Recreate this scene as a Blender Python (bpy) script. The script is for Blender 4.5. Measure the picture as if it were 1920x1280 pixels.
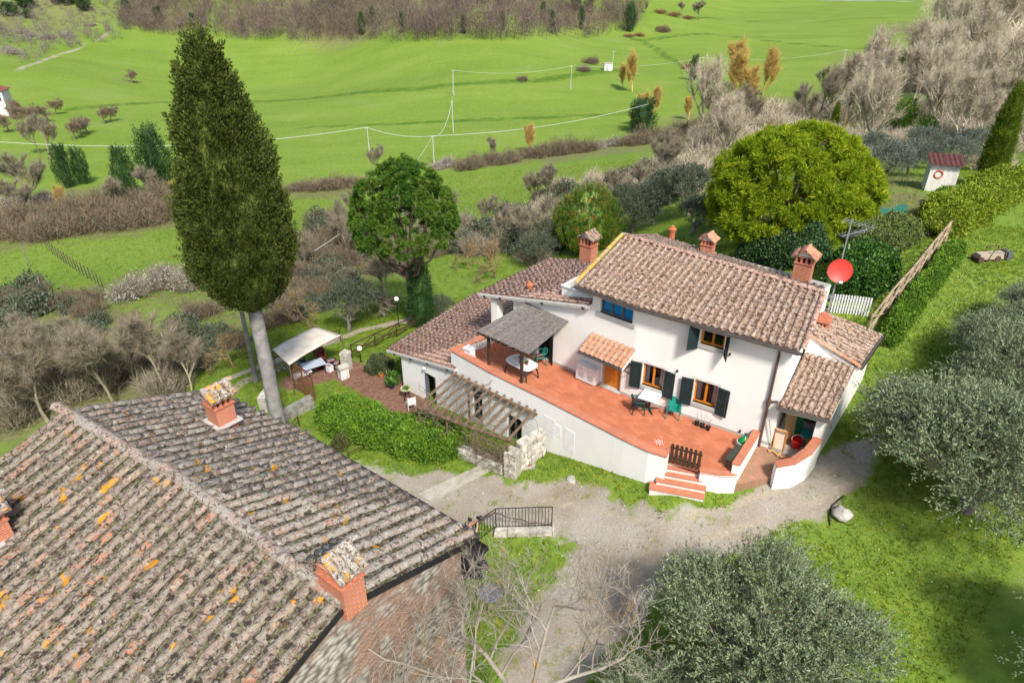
import bpy, math, random
import numpy as np
from mathutils import Matrix, Vector
R = math.radians
scene = bpy.context.scene
for o in list(bpy.data.objects): bpy.data.objects.remove(o, do_unlink=True)
# ------------------------------------------------------------------ camera, sky, sun, exposure
F, PITCH, CH = 1280.0, R(29.5), 17.0          # focal length in px of the 1920 px photograph, downward tilt, height above the terrace
cam_d = bpy.data.cameras.new('Camera'); cam = bpy.data.objects.new('Camera', cam_d)
scene.collection.objects.link(cam); scene.camera = cam
cam.location = (0, 0, CH); cam.rotation_euler = (R(90) - PITCH, 0, 0)
cam_d.sensor_width = 36; cam_d.lens = 36 * F / 1920; cam_d.clip_start = .2; cam_d.clip_end = 6000
SUN_AZ, SUN_EL = R(160), R(48)                # azimuth clockwise from +Y
world = bpy.data.worlds.new('World'); scene.world = world; world.use_nodes = True
wn = world.node_tree.nodes; wl = world.node_tree.links
sky = wn.new('ShaderNodeTexSky'); sky.sky_type = 'NISHITA'; sky.sun_disc = False
sky.sun_elevation = SUN_EL; sky.sun_rotation = SUN_AZ; sky.dust_density = 2.5; sky.air_density = 1.0
bg = wn['Background']; wl.new(sky.outputs[0], bg.inputs[0]); bg.inputs[1].default_value = .115
sd = bpy.data.lights.new('Sun', 'SUN'); sun = bpy.data.objects.new('Sun', sd); scene.collection.objects.link(sun)
sd.energy = 3.5; sd.angle = R(8.0); sd.color = (1.0, .95, .87)
sv = Vector((math.sin(SUN_AZ) * math.cos(SUN_EL), math.cos(SUN_AZ) * math.cos(SUN_EL), math.sin(SUN_EL)))
sun.rotation_euler = sv.to_track_quat('Z', 'Y').to_euler()
vs = scene.view_settings; vs.view_transform = 'Standard'; vs.look = 'None'; vs.gamma = 1; vs.exposure = .78; vs.use_curve_mapping = False
scene.render.engine = 'CYCLES'
scene.cycles.max_bounces = 5; scene.cycles.transparent_max_bounces = 6
# ------------------------------------------------------------------ pixel -> direction helpers
CP, SP = math.cos(PITCH), math.sin(PITCH)
def ray(u, v):
    x = (u - 960) / F; y = -(v - 640) / F
    return np.array([x, CP + y * SP, -SP + y * CP])
def onz(u, v, z):
    d = ray(u, v); t = (z - CH) / d[2]; return np.array([d[0] * t, d[1] * t, z])
def zat(v, xy):
    k = -(v - 640) / F; y = xy[1]
    return (k * y * CP - y * SP) / (CP + k * SP) + CH
def depth(p): return p[1] * CP - (p[2] - CH) * SP
def onwall(u, v, A, B):
    A = np.asarray(A, float); B = np.asarray(B, float); d = ray(u, v); t = B - A; t = t / np.linalg.norm(t)
    n = np.array([-t[1], t[0]]); k = np.dot(A, n) / np.dot(d[:2], n); p = d * k
    return float(np.dot(p[:2] - A, t)), float(p[2] + CH)
# ------------------------------------------------------------------ numpy noise
_rs = np.random.RandomState(5); _T = _rs.rand(256, 256)
def vnoise(x, y):
    x = np.asarray(x, float); y = np.asarray(y, float); xi = np.floor(x).astype(int); yi = np.floor(y).astype(int)
    fx = x - xi; fy = y - yi; fx = fx * fx * (3 - 2 * fx); fy = fy * fy * (3 - 2 * fy)
    a = _T[xi & 255, yi & 255]; b = _T[(xi + 1) & 255, yi & 255]; c = _T[xi & 255, (yi + 1) & 255]; d = _T[(xi + 1) & 255, (yi + 1) & 255]
    return (a * (1 - fx) + b * fx) * (1 - fy) + (c * (1 - fx) + d * fx) * fy
def fbm(x, y, o=4):
    s = 0; a = .5
    for i in range(o): s = s + a * vnoise(x * 2 ** i + 17 * i, y * 2 ** i + 31 * i); a *= .5
    return s
# ------------------------------------------------------------------ mesh helpers
COL = scene.collection
def fast_mesh(name, V, Q=None, T=None, smooth=False):
    V = np.asarray(V, np.float32); nq = 0 if Q is None else len(Q); nt = 0 if T is None else len(T)
    me = bpy.data.meshes.new(name); me.vertices.add(len(V)); me.vertices.foreach_set('co', V.ravel())
    idx = []; st = []; tot = []
    if nq: idx.append(np.asarray(Q, np.int32).ravel()); st.append(np.arange(nq) * 4); tot.append(np.full(nq, 4))
    if nt: idx.append(np.asarray(T, np.int32).ravel()); st.append(nq * 4 + np.arange(nt) * 3); tot.append(np.full(nt, 3))
    idx = np.concatenate(idx).astype(np.int32)
    me.loops.add(len(idx)); me.loops.foreach_set('vertex_index', idx); me.polygons.add(nq + nt)
    me.polygons.foreach_set('loop_start', np.concatenate(st).astype(np.int32))
    me.polygons.foreach_set('loop_total', np.concatenate(tot).astype(np.int32))
    me.update(calc_edges=True); me.validate()
    if smooth: me.polygons.foreach_set('use_smooth', np.ones(nq + nt, bool))
    return me
class MB:
    def __init__(s): s.v = []; s.f = []
    def add(s, vs, fs):
        b = len(s.v); s.v += [tuple(map(float, p)) for p in vs]; s.f += [tuple(i + b for i in f) for f in fs]; return s
    def hexa(s, p):      # 8 points: bottom 0-3 ccw, top 4-7
        return s.add(p, [(0, 3, 2, 1), (4, 5, 6, 7), (0, 1, 5, 4), (1, 2, 6, 5), (2, 3, 7, 6), (3, 0, 4, 7)])
    def box(s, c, d, ax=None, ay=None, az=None):
        ax = Vector(ax) if ax is not None else Vector((1, 0, 0)); az = Vector(az) if az is not None else Vector((0, 0, 1))
        ay = Vector(ay) if ay is not None else az.cross(ax); c = Vector(tuple(map(float, c))); x, y, z = ax * d[0] / 2, ay * d[1] / 2, az * d[2] / 2
        return s.hexa([c - x - y - z, c + x - y - z, c + x + y - z, c - x + y - z, c - x - y + z, c + x - y + z, c + x + y + z, c - x + y + z])
    def prism(s, poly, z0, z1):
        n = len(poly); zb = z0 if hasattr(z0, '__len__') else [z0] * n; zt = z1 if hasattr(z1, '__len__') else [z1] * n
        vs = [(p[0], p[1], zb[i]) for i, p in enumerate(poly)] + [(p[0], p[1], zt[i]) for i, p in enumerate(poly)]
        return s.add(vs, [tuple(range(n - 1, -1, -1)), tuple(range(n, 2 * n))] + [(i, (i + 1) % n, n + (i + 1) % n, n + i) for i in range(n)])
    def tube(s, pts, r, n=6, cap=True):
        pts = [Vector(tuple(map(float, p))) for p in pts]; rs = r if hasattr(r, '__len__') else [r] * len(pts); b = len(s.v); k = len(pts)
        for i, p in enumerate(pts):
            d = (pts[min(i + 1, k - 1)] - pts[max(i - 1, 0)]).normalized()
            a = d.cross(Vector((0, 0, 1))) if abs(d.z) < .95 else d.cross(Vector((1, 0, 0))); a.normalize(); c = d.cross(a)
            for j in range(n):
                t = 2 * math.pi * j / n; s.v.append(tuple(p + (a * math.cos(t) + c * math.sin(t)) * rs[i]))
        for i in range(k - 1):
            for j in range(n):
                j2 = (j + 1) % n; s.f.append((b + i * n + j, b + i * n + j2, b + (i + 1) * n + j2, b + (i + 1) * n + j))
        if cap: s.f.append(tuple(b + j for j in range(n))[::-1]); s.f.append(tuple(b + (k - 1) * n + j for j in range(n)))
        return s
    def lathe(s, c, prof, n=16):
        b = len(s.v); c = Vector(tuple(map(float, c)))
        for r, z in prof:
            for j in range(n):
                t = 2 * math.pi * j / n; s.v.append((c.x + r * math.cos(t), c.y + r * math.sin(t), c.z + z))
        for i in range(len(prof) - 1):
            for j in range(n):
                j2 = (j + 1) % n; s.f.append((b + i * n + j, b + i * n + j2, b + (i + 1) * n + j2, b + (i + 1) * n + j))
        s.f.append(tuple(b + j for j in range(n))[::-1]); s.f.append(tuple(b + (len(prof) - 1) * n + j for j in range(n))); return s
    def mesh(s, name, smooth=False):
        me = bpy.data.meshes.new(name); me.from_pydata(s.v, [], s.f); me.update()
        if smooth: me.polygons.foreach_set('use_smooth', np.ones(len(me.polygons), bool))
        return me
def link(o, parent=None, label=None, cat=None, group=None, kind=None):
    COL.objects.link(o)
    if parent is not None:
        o.parent = parent; o.matrix_parent_inverse = WM.get(parent.name, Matrix()).inverted()
    if label: o['label'] = label
    if cat: o['category'] = cat
    if group: o['group'] = group
    if kind: o['kind'] = kind
    return o
WM = {}   # world matrices of the empties (meshes of unique things are written in world coordinates)
def obj(name, mb, m, parent=None, smooth=False, local=False, **kw):
    me = mb.mesh(name, smooth) if isinstance(mb, MB) else mb
    if m is not None and not len(me.materials): me.materials.append(m)
    o = bpy.data.objects.new(name, me); link(o, parent, **kw)
    if local and parent is not None: o.matrix_parent_inverse = Matrix()
    return o
def thing(name, label, cat, loc=(0, 0, 0), rz=0, group=None):
    o = bpy.data.objects.new(name, None); loc = tuple(map(float, loc)); o.location = loc; o.rotation_euler = (0, 0, rz); o.empty_display_size = .2
    link(o, None, label, cat, group); WM[o.name] = Matrix.Translation(loc) @ Matrix.Rotation(rz, 4, 'Z'); return o
def dup(root, loc, rz=0, sc=1, label=None, group=None):
    r = root.copy(); COL.objects.link(r); r.location = tuple(map(float, loc)); r.rotation_euler = (0, 0, rz); r.scale = sc if hasattr(sc, '__len__') else (sc,) * 3
    if label: r['label'] = label
    if group: r['group'] = group
    for ch in root.children:
        c = ch.copy(); COL.objects.link(c); c.parent = r; c.matrix_parent_inverse = ch.matrix_parent_inverse
        for g in ch.children:
            d = g.copy(); COL.objects.link(d); d.parent = c; d.matrix_parent_inverse = g.matrix_parent_inverse
    return r
# ------------------------------------------------------------------ materials
MAT = {}
def M(name, c1, c2=None, scale=3., rough=.8, bump=0., c3=None, det=6., spec=.3, metal=0, bscale=None, rnd=0., lo=.35, hi=.65, trans=0.):
    if name in MAT: return MAT[name]
    m = bpy.data.materials.new(name); m.use_nodes = True; nt = m.node_tree; n = nt.nodes; l = nt.links; b = n['Principled BSDF']
    b.inputs['Roughness'].default_value = rough; b.inputs['Specular IOR Level'].default_value = spec; b.inputs['Metallic'].default_value = metal
    c2 = c2 or tuple(x * .8 for x in c1)
    geo = n.new('ShaderNodeNewGeometry'); nz = n.new('ShaderNodeTexNoise'); nz.inputs['Scale'].default_value = scale; nz.inputs['Detail'].default_value = det
    l.new(geo.outputs['Position'], nz.inputs['Vector'])
    rp = n.new('ShaderNodeValToRGB'); e = rp.color_ramp.elements; e[0].position = lo; e[0].color = (*c1, 1); e[1].position = hi; e[1].color = (*c2, 1)
    if c3: x = e.new(min(hi + .12, .98)); x.color = (*c3, 1)
    l.new(nz.outputs['Fac'], rp.inputs[0]); out = rp.outputs[0]
    if rnd:
        oi = n.new('ShaderNodeObjectInfo'); ad = n.new('ShaderNodeMath'); ad.operation = 'ADD'; fr = n.new('ShaderNodeMath'); fr.operation = 'FRACT'
        l.new(oi.outputs['Random'], ad.inputs[0]); l.new(geo.outputs['Random Per Island'], ad.inputs[1]); l.new(ad.outputs[0], fr.inputs[0])
        mr = n.new('ShaderNodeMapRange'); mr.inputs[3].default_value = 1 - rnd; mr.inputs[4].default_value = 1 + rnd; l.new(fr.outputs[0], mr.inputs[0])
        vm = n.new('ShaderNodeVectorMath'); vm.operation = 'SCALE'; l.new(out, vm.inputs[0]); l.new(mr.outputs[0], vm.inputs[3]); out = vm.outputs[0]
    l.new(out, b.inputs['Base Color'])
    if bump:
        nb = n.new('ShaderNodeTexNoise'); nb.inputs['Scale'].default_value = bscale or scale * 6; nb.inputs['Detail'].default_value = 8; l.new(geo.outputs['Position'], nb.inputs['Vector'])
        bp = n.new('ShaderNodeBump'); bp.inputs['Strength'].default_value = bump; bp.inputs['Distance'].default_value = .03; l.new(nb.outputs['Fac'], bp.inputs['Height']); l.new(bp.outputs[0], b.inputs['Normal'])
    if trans:
        tr = n.new('ShaderNodeBsdfTranslucent'); l.new(out, tr.inputs[0]); mx = n.new('ShaderNodeMixShader'); mx.inputs[0].default_value = trans
        l.new(b.outputs[0], mx.inputs[1]); l.new(tr.outputs[0], mx.inputs[2]); l.new(mx.outputs[0], n['Material Output'].inputs[0])
    MAT[name] = m; return m
def brick_mat(name, c1, c2, mortar, scale, bw=.5, rh=.25, msize=.02, rough=.85, ang=0., stain=None, wall=False):
    m = bpy.data.materials.new(name); m.use_nodes = True; n = m.node_tree.nodes; l = m.node_tree.links; b = n['Principled BSDF']; b.inputs['Roughness'].default_value = rough
    b.inputs['Specular IOR Level'].default_value = .25
    geo = n.new('ShaderNodeNewGeometry'); mp = n.new('ShaderNodeMapping'); mp.inputs['Rotation'].default_value = (0, 0, -ang); l.new(geo.outputs['Position'], mp.inputs[0]); vec = mp.outputs[0]
    if wall:
        sx = n.new('ShaderNodeSeparateXYZ'); cx = n.new('ShaderNodeCombineXYZ'); ad = n.new('ShaderNodeMath'); l.new(vec, sx.inputs[0]); l.new(sx.outputs[0], ad.inputs[0]); l.new(sx.outputs[1], ad.inputs[1])
        l.new(ad.outputs[0], cx.inputs[0]); l.new(sx.outputs[2], cx.inputs[1]); vec = cx.outputs[0]
    br = n.new('ShaderNodeTexBrick'); br.inputs['Scale'].default_value = scale; br.inputs['Color1'].default_value = (*c1, 1); br.inputs['Color2'].default_value = (*c2, 1); br.inputs['Mortar'].default_value = (*mortar, 1)
    br.inputs['Brick Width'].default_value = bw; br.inputs['Row Height'].default_value = rh; br.inputs['Mortar Size'].default_value = msize; br.inputs['Mortar Smooth'].default_value = .3; br.inputs['Bias'].default_value = .1
    l.new(vec, br.inputs['Vector']); out = br.outputs['Color']
    nz = n.new('ShaderNodeTexNoise'); nz.inputs['Scale'].default_value = 1.3; nz.inputs['Detail'].default_value = 7; l.new(geo.outputs['Position'], nz.inputs['Vector'])
    rp = n.new('ShaderNodeValToRGB'); rp.color_ramp.elements[0].position = .42; rp.color_ramp.elements[1].position = .68; l.new(nz.outputs['Fac'], rp.inputs[0])
    mx = n.new('ShaderNodeMixRGB'); mx.inputs[2].default_value = (*(stain or tuple(x * .7 for x in c1)), 1)
    ml = n.new('ShaderNodeMath'); ml.operation = 'MULTIPLY'; ml.inputs[1].default_value = .65; l.new(rp.outputs[0], ml.inputs[0]); l.new(ml.outputs[0], mx.inputs[0]); l.new(out, mx.inputs[1]); l.new(mx.outputs[0], b.inputs['Base Color'])
    bp = n.new('ShaderNodeBump'); bp.inputs['Strength'].default_value = .4; bp.inputs['Distance'].default_value = .01; bp.invert = True; l.new(br.outputs['Fac'], bp.inputs['Height']); l.new(bp.outputs[0], b.inputs['Normal'])
    MAT[name] = m; return m
def tile_mat(name, cols, lichen, li_amt, yellow, ye_amt, dark, da_amt, base_pos=None, fine=1.0):
    """roof tile: every tile gets its own clay tone; lichen, soot and yellow lichen in patches"""
    m = bpy.data.materials.new(name); m.use_nodes = True; n = m.node_tree.nodes; l = m.node_tree.links; b = n['Principled BSDF']; b.inputs['Roughness'].default_value = .9; b.inputs['Specular IOR Level'].default_value = .15
    geo = n.new('ShaderNodeNewGeometry'); oi = n.new('ShaderNodeObjectInfo'); ad = n.new('ShaderNodeMath'); fr = n.new('ShaderNodeMath'); fr.operation = 'FRACT'
    l.new(oi.outputs['Random'], ad.inputs[0]); l.new(geo.outputs['Random Per Island'], ad.inputs[1]); l.new(ad.outputs[0], fr.inputs[0])
    rp = n.new('ShaderNodeValToRGB'); rp.color_ramp.interpolation = 'LINEAR'; els = rp.color_ramp.elements
    k = len(cols)
    els[0].color = (*cols[0], 1); els[1].color = (*cols[-1], 1)
    for i in range(1, k - 1): els.new(i / (k - 1)).color = (*cols[i], 1)
    l.new(fr.outputs[0], rp.inputs[0]); out = rp.outputs[0]
    def patch(col, amt, scale, det, soft, dist=0.):
        nonlocal out
        if amt <= 0: return
        nz = n.new('ShaderNodeTexNoise'); nz.inputs['Scale'].default_value = scale; nz.inputs['Detail'].default_value = det; nz.inputs['Roughness'].default_value = .65; nz.inputs['Distortion'].default_value = dist
        l.new(geo.outputs['Position'], nz.inputs['Vector'])
        mr = n.new('ShaderNodeMapRange'); t = .66 - .3 * amt; mr.inputs[1].default_value = t; mr.inputs[2].default_value = t + soft; l.new(nz.outputs['Fac'], mr.inputs[0])
        mx = n.new('ShaderNodeMixRGB'); l.new(mr.outputs[0], mx.inputs[0]); l.new(out, mx.inputs[1]); mx.inputs[2].default_value = (*col, 1); out = mx.outputs[0]
    for c, a in lichen: patch(c, a, 6.0 * fine + a * 8, 9, .09, .5)
    patch(dark, da_amt, 8.5 * fine, 9, .07, .7)
    patch(yellow, ye_amt, 1.5 * fine, 9, .05, .4)
    l.new(out, b.inputs['Base Color'])
    nb = n.new('ShaderNodeTexNoise'); nb.inputs['Scale'].default_value = 28; nb.inputs['Detail'].default_value = 6; l.new(geo.outputs['Position'], nb.inputs['Vector'])
    bp = n.new('ShaderNodeBump'); bp.inputs['Strength'].default_value = .5; bp.inputs['Distance'].default_value = .02; l.new(nb.outputs['Fac'], bp.inputs['Height']); l.new(bp.outputs[0], b.inputs['Normal'])
    MAT[name] = m; return m
def plaster(name, c, streak, amt, thr=.56):
    """lime plaster: faint patches and vertical rain streaks"""
    m = M(name, c, tuple(x * .9 for x in c), .45, .92, .15, bscale=26, lo=.42, hi=.75); n = m.node_tree.nodes; l = m.node_tree.links; b = n['Principled BSDF']; old = b.inputs['Base Color'].links[0].from_socket; geo = n.new('ShaderNodeNewGeometry')
    mp = n.new('ShaderNodeMapping'); mp.inputs['Scale'].default_value = (3.2, 3.2, .22); l.new(geo.outputs['Position'], mp.inputs[0]); nz = n.new('ShaderNodeTexNoise'); nz.inputs['Scale'].default_value = 1.6; nz.inputs['Detail'].default_value = 8; nz.inputs['Roughness'].default_value = .7; l.new(mp.outputs[0], nz.inputs['Vector'])
    mr = n.new('ShaderNodeMapRange'); mr.inputs[1].default_value = thr; mr.inputs[2].default_value = thr + .2; mr.inputs[4].default_value = amt; l.new(nz.outputs['Fac'], mr.inputs[0]); mx = n.new('ShaderNodeMixRGB'); l.new(mr.outputs[0], mx.inputs[0]); l.new(old, mx.inputs[1]); mx.inputs[2].default_value = (*streak, 1); l.new(mx.outputs[0], b.inputs['Base Color']); return m
PLASTER = plaster('white_plaster', (.78, .765, .725), (.50, .47, .42), .35)
PLASTERT = plaster('terrace_plaster', (.80, .785, .75), (.40, .38, .34), .32, .56)
PLASTERG = plaster('weathered_plaster', (.64, .62, .58), (.38, .36, .32), .6, .48)
COPING = brick_mat('terracotta_coping', (.50, .185, .105), (.44, .155, .085), (.36, .19, .125), 4., 1.0, .6, .02, stain=(.33, .13, .08), ang=R(44))
TERRA = brick_mat('terracotta_floor', (.51, .175, .088), (.41, .13, .062), (.30, .135, .08), 3.3, 1.0, .5, .03, stain=(.31, .10, .055), ang=R(-46))
PAVE = brick_mat('old_brick_paving', (.40, .17, .105), (.30, .14, .095), (.20, .17, .11), 4., 1.0, .5, .06, stain=(.15, .125, .07), ang=R(-46))
BRICK = brick_mat('chimney_brick', (.47, .145, .07), (.40, .115, .055), (.50, .30, .21), 4., 1.0, .28, .05, stain=(.38, .14, .085), ang=R(40), wall=True)
STONEW = M('rubble_stone', (.55, .52, .45), (.30, .28, .235), 3.5, .95, .6, c3=(.66, .64, .58), rnd=.22)
GREYST = M('grey_stone_trim', (.42, .41, .38), (.36, .35, .33), 3, .85, .1)
ORWOOD = M('orange_wood', (.56, .20, .022), (.48, .155, .016), 6, .45, 0)
DKGREEN = M('shutter_green', (.014, .032, .032), (.010, .024, .026), 4, .5, 0)
GREYBL = M('grey_window_frame', (.10, .115, .14), (.085, .10, .125), 4, .5)
BLUEC = M('blue_curtain', (.03, .50, .82), (.02, .38, .70), 2.5, .8, .25, bscale=5)
WHITEC = M('white_curtain', (.72, .73, .76), (.6, .61, .65), 8, .9)
ROOMDK = M('unlit_room_dark', (.05, .018, .015), (.03, .012, .012), 2, .9)  # shade of unlit interiors put into the colour
GUTTER = M('gutter_metal', (.10, .085, .075), (.075, .062, .055), 3, .45, metal=.3)
BROWNP = M('brown_pipe', (.11, .06, .045), (.09, .05, .04), 3, .5)
DWOOD = M('dark_timber', (.065, .034, .018), (.042, .024, .014), 5, .85, .3)
GWOOD = M('grey_timber', (.17, .115, .075), (.10, .066, .044), 6, .9, .4)
PWOOD = M('pale_pole_wood', (.38, .29, .20), (.26, .19, .13), 6, .9, .3)
REED = M('reed_mat', (.17, .155, .145), (.095, .086, .08), 9, .95, .5, rnd=.3)
GREENPL = M('green_plastic', (.008, .20, .15), (.007, .175, .13), 5, .35, spec=.5)
DKPL = M('dark_green_plastic', (.010, .035, .03), (.008, .028, .025), 5, .35, spec=.5)
WHITEPL = M('white_plastic', (.70, .71, .72), (.62, .63, .65), 4, .4, spec=.4)
WHITEP = M('white_paint', (.78, .78, .77), (.68, .67, .65), 5, .6)
BLACK = M('black_metal', (.018, .018, .02), (.012, .012, .013), 4, .5)
STEEL = M('galvanised_steel', (.45, .46, .48), (.36, .37, .39), 5, .4, metal=.6)
REDDISH = M('red_dish_paint', (.56, .045, .035), (.50, .04, .03), 3, .45)
CONC = M('concrete', (.40, .375, .32), (.29, .27, .23), 2.5, .95, .3)
TERRAPOT = M('terracotta_pot', (.45, .14, .06), (.38, .11, .045), 6, .8)
BARK = M('bark_grey', (.20, .185, .165), (.12, .105, .09), 4, .95, .8, bscale=9)
GLASSG = M('green_glass', (.006, .20, .03), (.004, .16, .025), 3, .08, spec=.9)
# ------------------------------------------------------------------ terrain: heights known at points of the photograph, smooth in between
CTRL = [  # u, v, z of the ground seen there
 (1260,945,-1.0),(1320,945,-.98),(1385,915,-.85),(1452,885,-.55),(1500,868,-.35),(1560,800,.1),(1620,715,.6),(1660,640,1.4),(1700,580,1.9),(1800,470,2.8),(1880,400,3.2),
 (1750,360,3.2),(1900,550,2.4),(1750,700,1.2),(1890,800,.6),(1600,900,-.3),(1580,955,-.6),(1700,1000,-.5),(1880,1000,.2),(1450,960,-.9),(1300,1000,-1.4),(1200,950,-1.35),
 (1100,890,-1.75),(1012,845,-2.3),(1100,1000,-2.2),(1000,1050,-2.9),(1200,1100,-2.2),(1000,1200,-3.1),(1300,1250,-2.2),(1500,1250,-1.5),(1700,1250,-1.1),(1900,1250,-.6),
 (930,985,-2.7),(850,920,-2.9),(760,890,-3.2),(700,850,-3.4),(870,870,-2.8),(820,830,-2.95),(720,830,-3.5),(600,760,-4.1),(530,835,-4.4),(620,830,-4.0),(750,728,-3.65),(680,680,-4.1),
 (560,720,-4.3),(440,720,-5.0),(600,640,-5.2),(780,605,-5.0),(700,560,-6.5),(560,560,-7.5),(400,620,-7.5),(250,760,-7.5),(50,700,-8.5),(100,560,-11.5),(200,540,-11),(280,570,-9.8),
 (100,470,-14.5),(330,440,-14),(20,440,-16),(600,480,-11),(850,470,-9.5),(950,480,-8),(1010,470,-7),(600,400,-17),(750,300,-20.3),(900,310,-20.3),(560,350,-19.8),(1000,350,-16),
 (1000,300,-20),(1150,300,-17),(1250,330,-10),(1300,260,-18.5),(1450,210,-19),(1600,150,-20.8),(1600,250,-11),(1700,250,-8),(1850,300,1),(1900,230,-4),(1800,130,-17),(1900,60,-19),
 (0,300,-20.5),(150,260,-20.8),(300,300,-20.8),(850,250,-21),(850,180,-21),(1070,167,-21),(1316,138,-21),(1577,135,-21),(1300,60,-20.6),(1600,30,-20),(1300,10,-19.5),(1750,5,-18.5),
 (600,85,-21),(1100,80,-20.5),(300,75,-20.5),(100,125,-20),(0,80,-17),(200,40,-13),(600,30,-11),(900,30,-11),(1080,45,-16),(600,5,-4),(900,5,-4),(0,20,-8),(0,180,-20.5)]
XYW = [(9,33,-1.0),(14,31,1.2),(3,40,-5.5),(18,36,2.2),(10,45,-3.5),(20,50,1.5),(-3,13,-3.6),(-8,12,-4.2),(-12,16,-5.6),(-16,12,-6),(0,8,-3.2),(8,8,-1.8),(15,8,-.5),(0,2,-3),(12,0,-1),(-14,2,-5),(0,-30,-2),(40,0,2),(-40,0,-12),
       (40,35,5),(-50,40,-16),(-300,450,25),(-120,560,28),(80,640,25),(300,900,-8),(600,900,-5),(-500,300,5),(250,300,-12),(400,350,-5),(0,1500,40),(800,1400,20),(-900,900,60)]
cp = np.array([onz(*c) for c in CTRL] + [np.array(p, float) for p in XYW])
def warp(x, y):
    x = np.asarray(x, float); y = np.asarray(y, float) + 12; r = np.sqrt(x * x + y * y) + 4; return np.stack([np.arctan2(x, y) * 1.6, np.log(r)], -1)
cw = warp(cp[:, 0], cp[:, 1])
def _phi(r): return r ** 2 * np.log(r + 1e-9)
_A = _phi(np.linalg.norm(cw[:, None] - cw[None], axis=-1)) + np.eye(len(cw)) * .0015
_P = np.c_[np.ones(len(cw)), cw]; _K = np.block([[_A, _P], [_P.T, np.zeros((3, 3))]])
_W = np.linalg.solve(_K, np.r_[cp[:, 2], 0, 0, 0])
def hgt(x, y):
    x = np.atleast_1d(np.asarray(x, float)); y = np.atleast_1d(np.asarray(y, float)); sh = x.shape; q = warp(x.ravel(), y.ravel()); out = np.empty(len(q))
    for i in range(0, len(q), 20000):
        s = q[i:i + 20000]; out[i:i + 20000] = _phi(np.linalg.norm(s[:, None] - cw[None], axis=-1)) @ _W[:-3] + _W[-3] + s @ _W[-2:]
    x_, y_ = x.ravel(), y.ravel(); r = np.sqrt(x_ ** 2 + y_ ** 2)
    out += (fbm(x_ * .35, y_ * .35, 3) - .44) * .18 * np.clip((r - 12) / 20, .15, 1) + (fbm(x_ * .03 + 9, y_ * .03, 3) - .44) * 2.2 * np.clip((r - 60) / 150, 0, 1)
    return out.reshape(sh)
def h1(x, y): return float(hgt(x, y)[0])
def ground(u, v):
    d = ray(u, v); t = np.exp(np.linspace(math.log(8), math.log(1500), 500)); X, Y, Z = d[0] * t, d[1] * t, CH + d[2] * t; below = np.where(Z < hgt(X, Y))[0]
    if not len(below): return np.array([X[-1], Y[-1], Z[-1]])
    a, b = t[max(below[0] - 1, 0)], t[below[0]]
    tt = np.linspace(a, b, 24); Z2 = CH + d[2] * tt; k = np.where(Z2 < hgt(d[0] * tt, d[1] * tt))[0]; tt = tt[k[0]] if len(k) else b
    return np.array([d[0] * tt, d[1] * tt, h1(d[0] * tt, d[1] * tt)])
def gpoly(pts): return np.array([ground(*p)[:2] for p in pts])
def seg_dist(px, py, poly, closed):
    d = np.full(px.shape, 1e9); n = len(poly)
    for i in range(n if closed else n - 1):
        a = poly[i]; b = poly[(i + 1) % n]; ab = b - a; t = np.clip(((px - a[0]) * ab[0] + (py - a[1]) * ab[1]) / (ab @ ab + 1e-9), 0, 1)
        d = np.minimum(d, np.hypot(px - a[0] - t * ab[0], py - a[1] - t * ab[1]))
    return d
def inside(px, py, poly):
    c = np.zeros(px.shape, bool); n = len(poly)
    for i in range(n):
        a = poly[i]; b = poly[i - 1]; m = ((a[1] > py) != (b[1] > py)) & (px < (b[0] - a[0]) * (py - a[1]) / (b[1] - a[1] + 1e-12) + a[0]); c ^= m
    return c
DRIVE = gpoly([(640,872),(700,868),(760,885),(830,890),(870,905),(905,893),(960,902),(1020,900),(1100,912),(1180,948),(1240,962),(1330,965),(1400,935),(1450,905),(1500,885),(1560,850),(1600,830),(1650,815),(1640,850),(1610,900),(1570,945),(1480,985),(1400,1035),(1300,1075),(1230,1115),(1180,1185),(1130,1240),(1090,1279)]) 
DRIVE = np.vstack([DRIVE, [[2.3, 9], [.5, 6], [-1.6, 8], [-.6, 11.5]], gpoly([(960,1200),(1005,1100),(1065,1080),(1080,1020),(1045,1003),(935,1003),(880,985)]), [[-3.0, 16.5], [-6, 19.5]]])
TRACK1 = gpoly([(330,768),(400,722),(470,693),(540,670),(620,640),(690,616),(740,606),(800,592)]); TRACK2 = gpoly([(360,775),(420,742),(490,702),(560,680)])
FARTRK = gpoly([(30,135),(110,103),(160,82),(220,55)])
# polar sheet centred under the camera: dense near, reaching beyond the horizon
NT, NR = 440, 400
th = np.linspace(R(-104), R(104), NT); rr = np.exp(np.linspace(math.log(2.5), math.log(3200), NR))
TH, RR = np.meshgrid(th, rr); GX, GY = RR * np.sin(TH), RR * np.cos(TH); GZ = hgt(GX, GY)
def smooth(d, w): return np.clip(.5 - d / w, 0, 1)
din = np.where(inside(GX, GY, DRIVE), -1, 1) * seg_dist(GX, GY, DRIVE, True)
wob = (fbm(GX * .9, GY * .9, 3) - .44) * 1.6
gravel = smooth(din + wob * .6, 1.3)
trk = np.maximum(smooth(seg_dist(GX, GY, TRACK1, False) - .42 + wob * .3, .3), smooth(seg_dist(GX, GY, TRACK2, False) - .42 + wob * .3, .3))
ftr = smooth(seg_dist(GX, GY, FARTRK, False) - .9, 4.0)
def blob(pts):
    o = np.zeros(GX.shape)
    for u, v, r, a in pts:
        p = ground(u, v); o = np.maximum(o, a * np.clip(1.5 - 1.5 * np.hypot(GX - p[0], GY - p[1]) / r, 0, 1))
    return o
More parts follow.
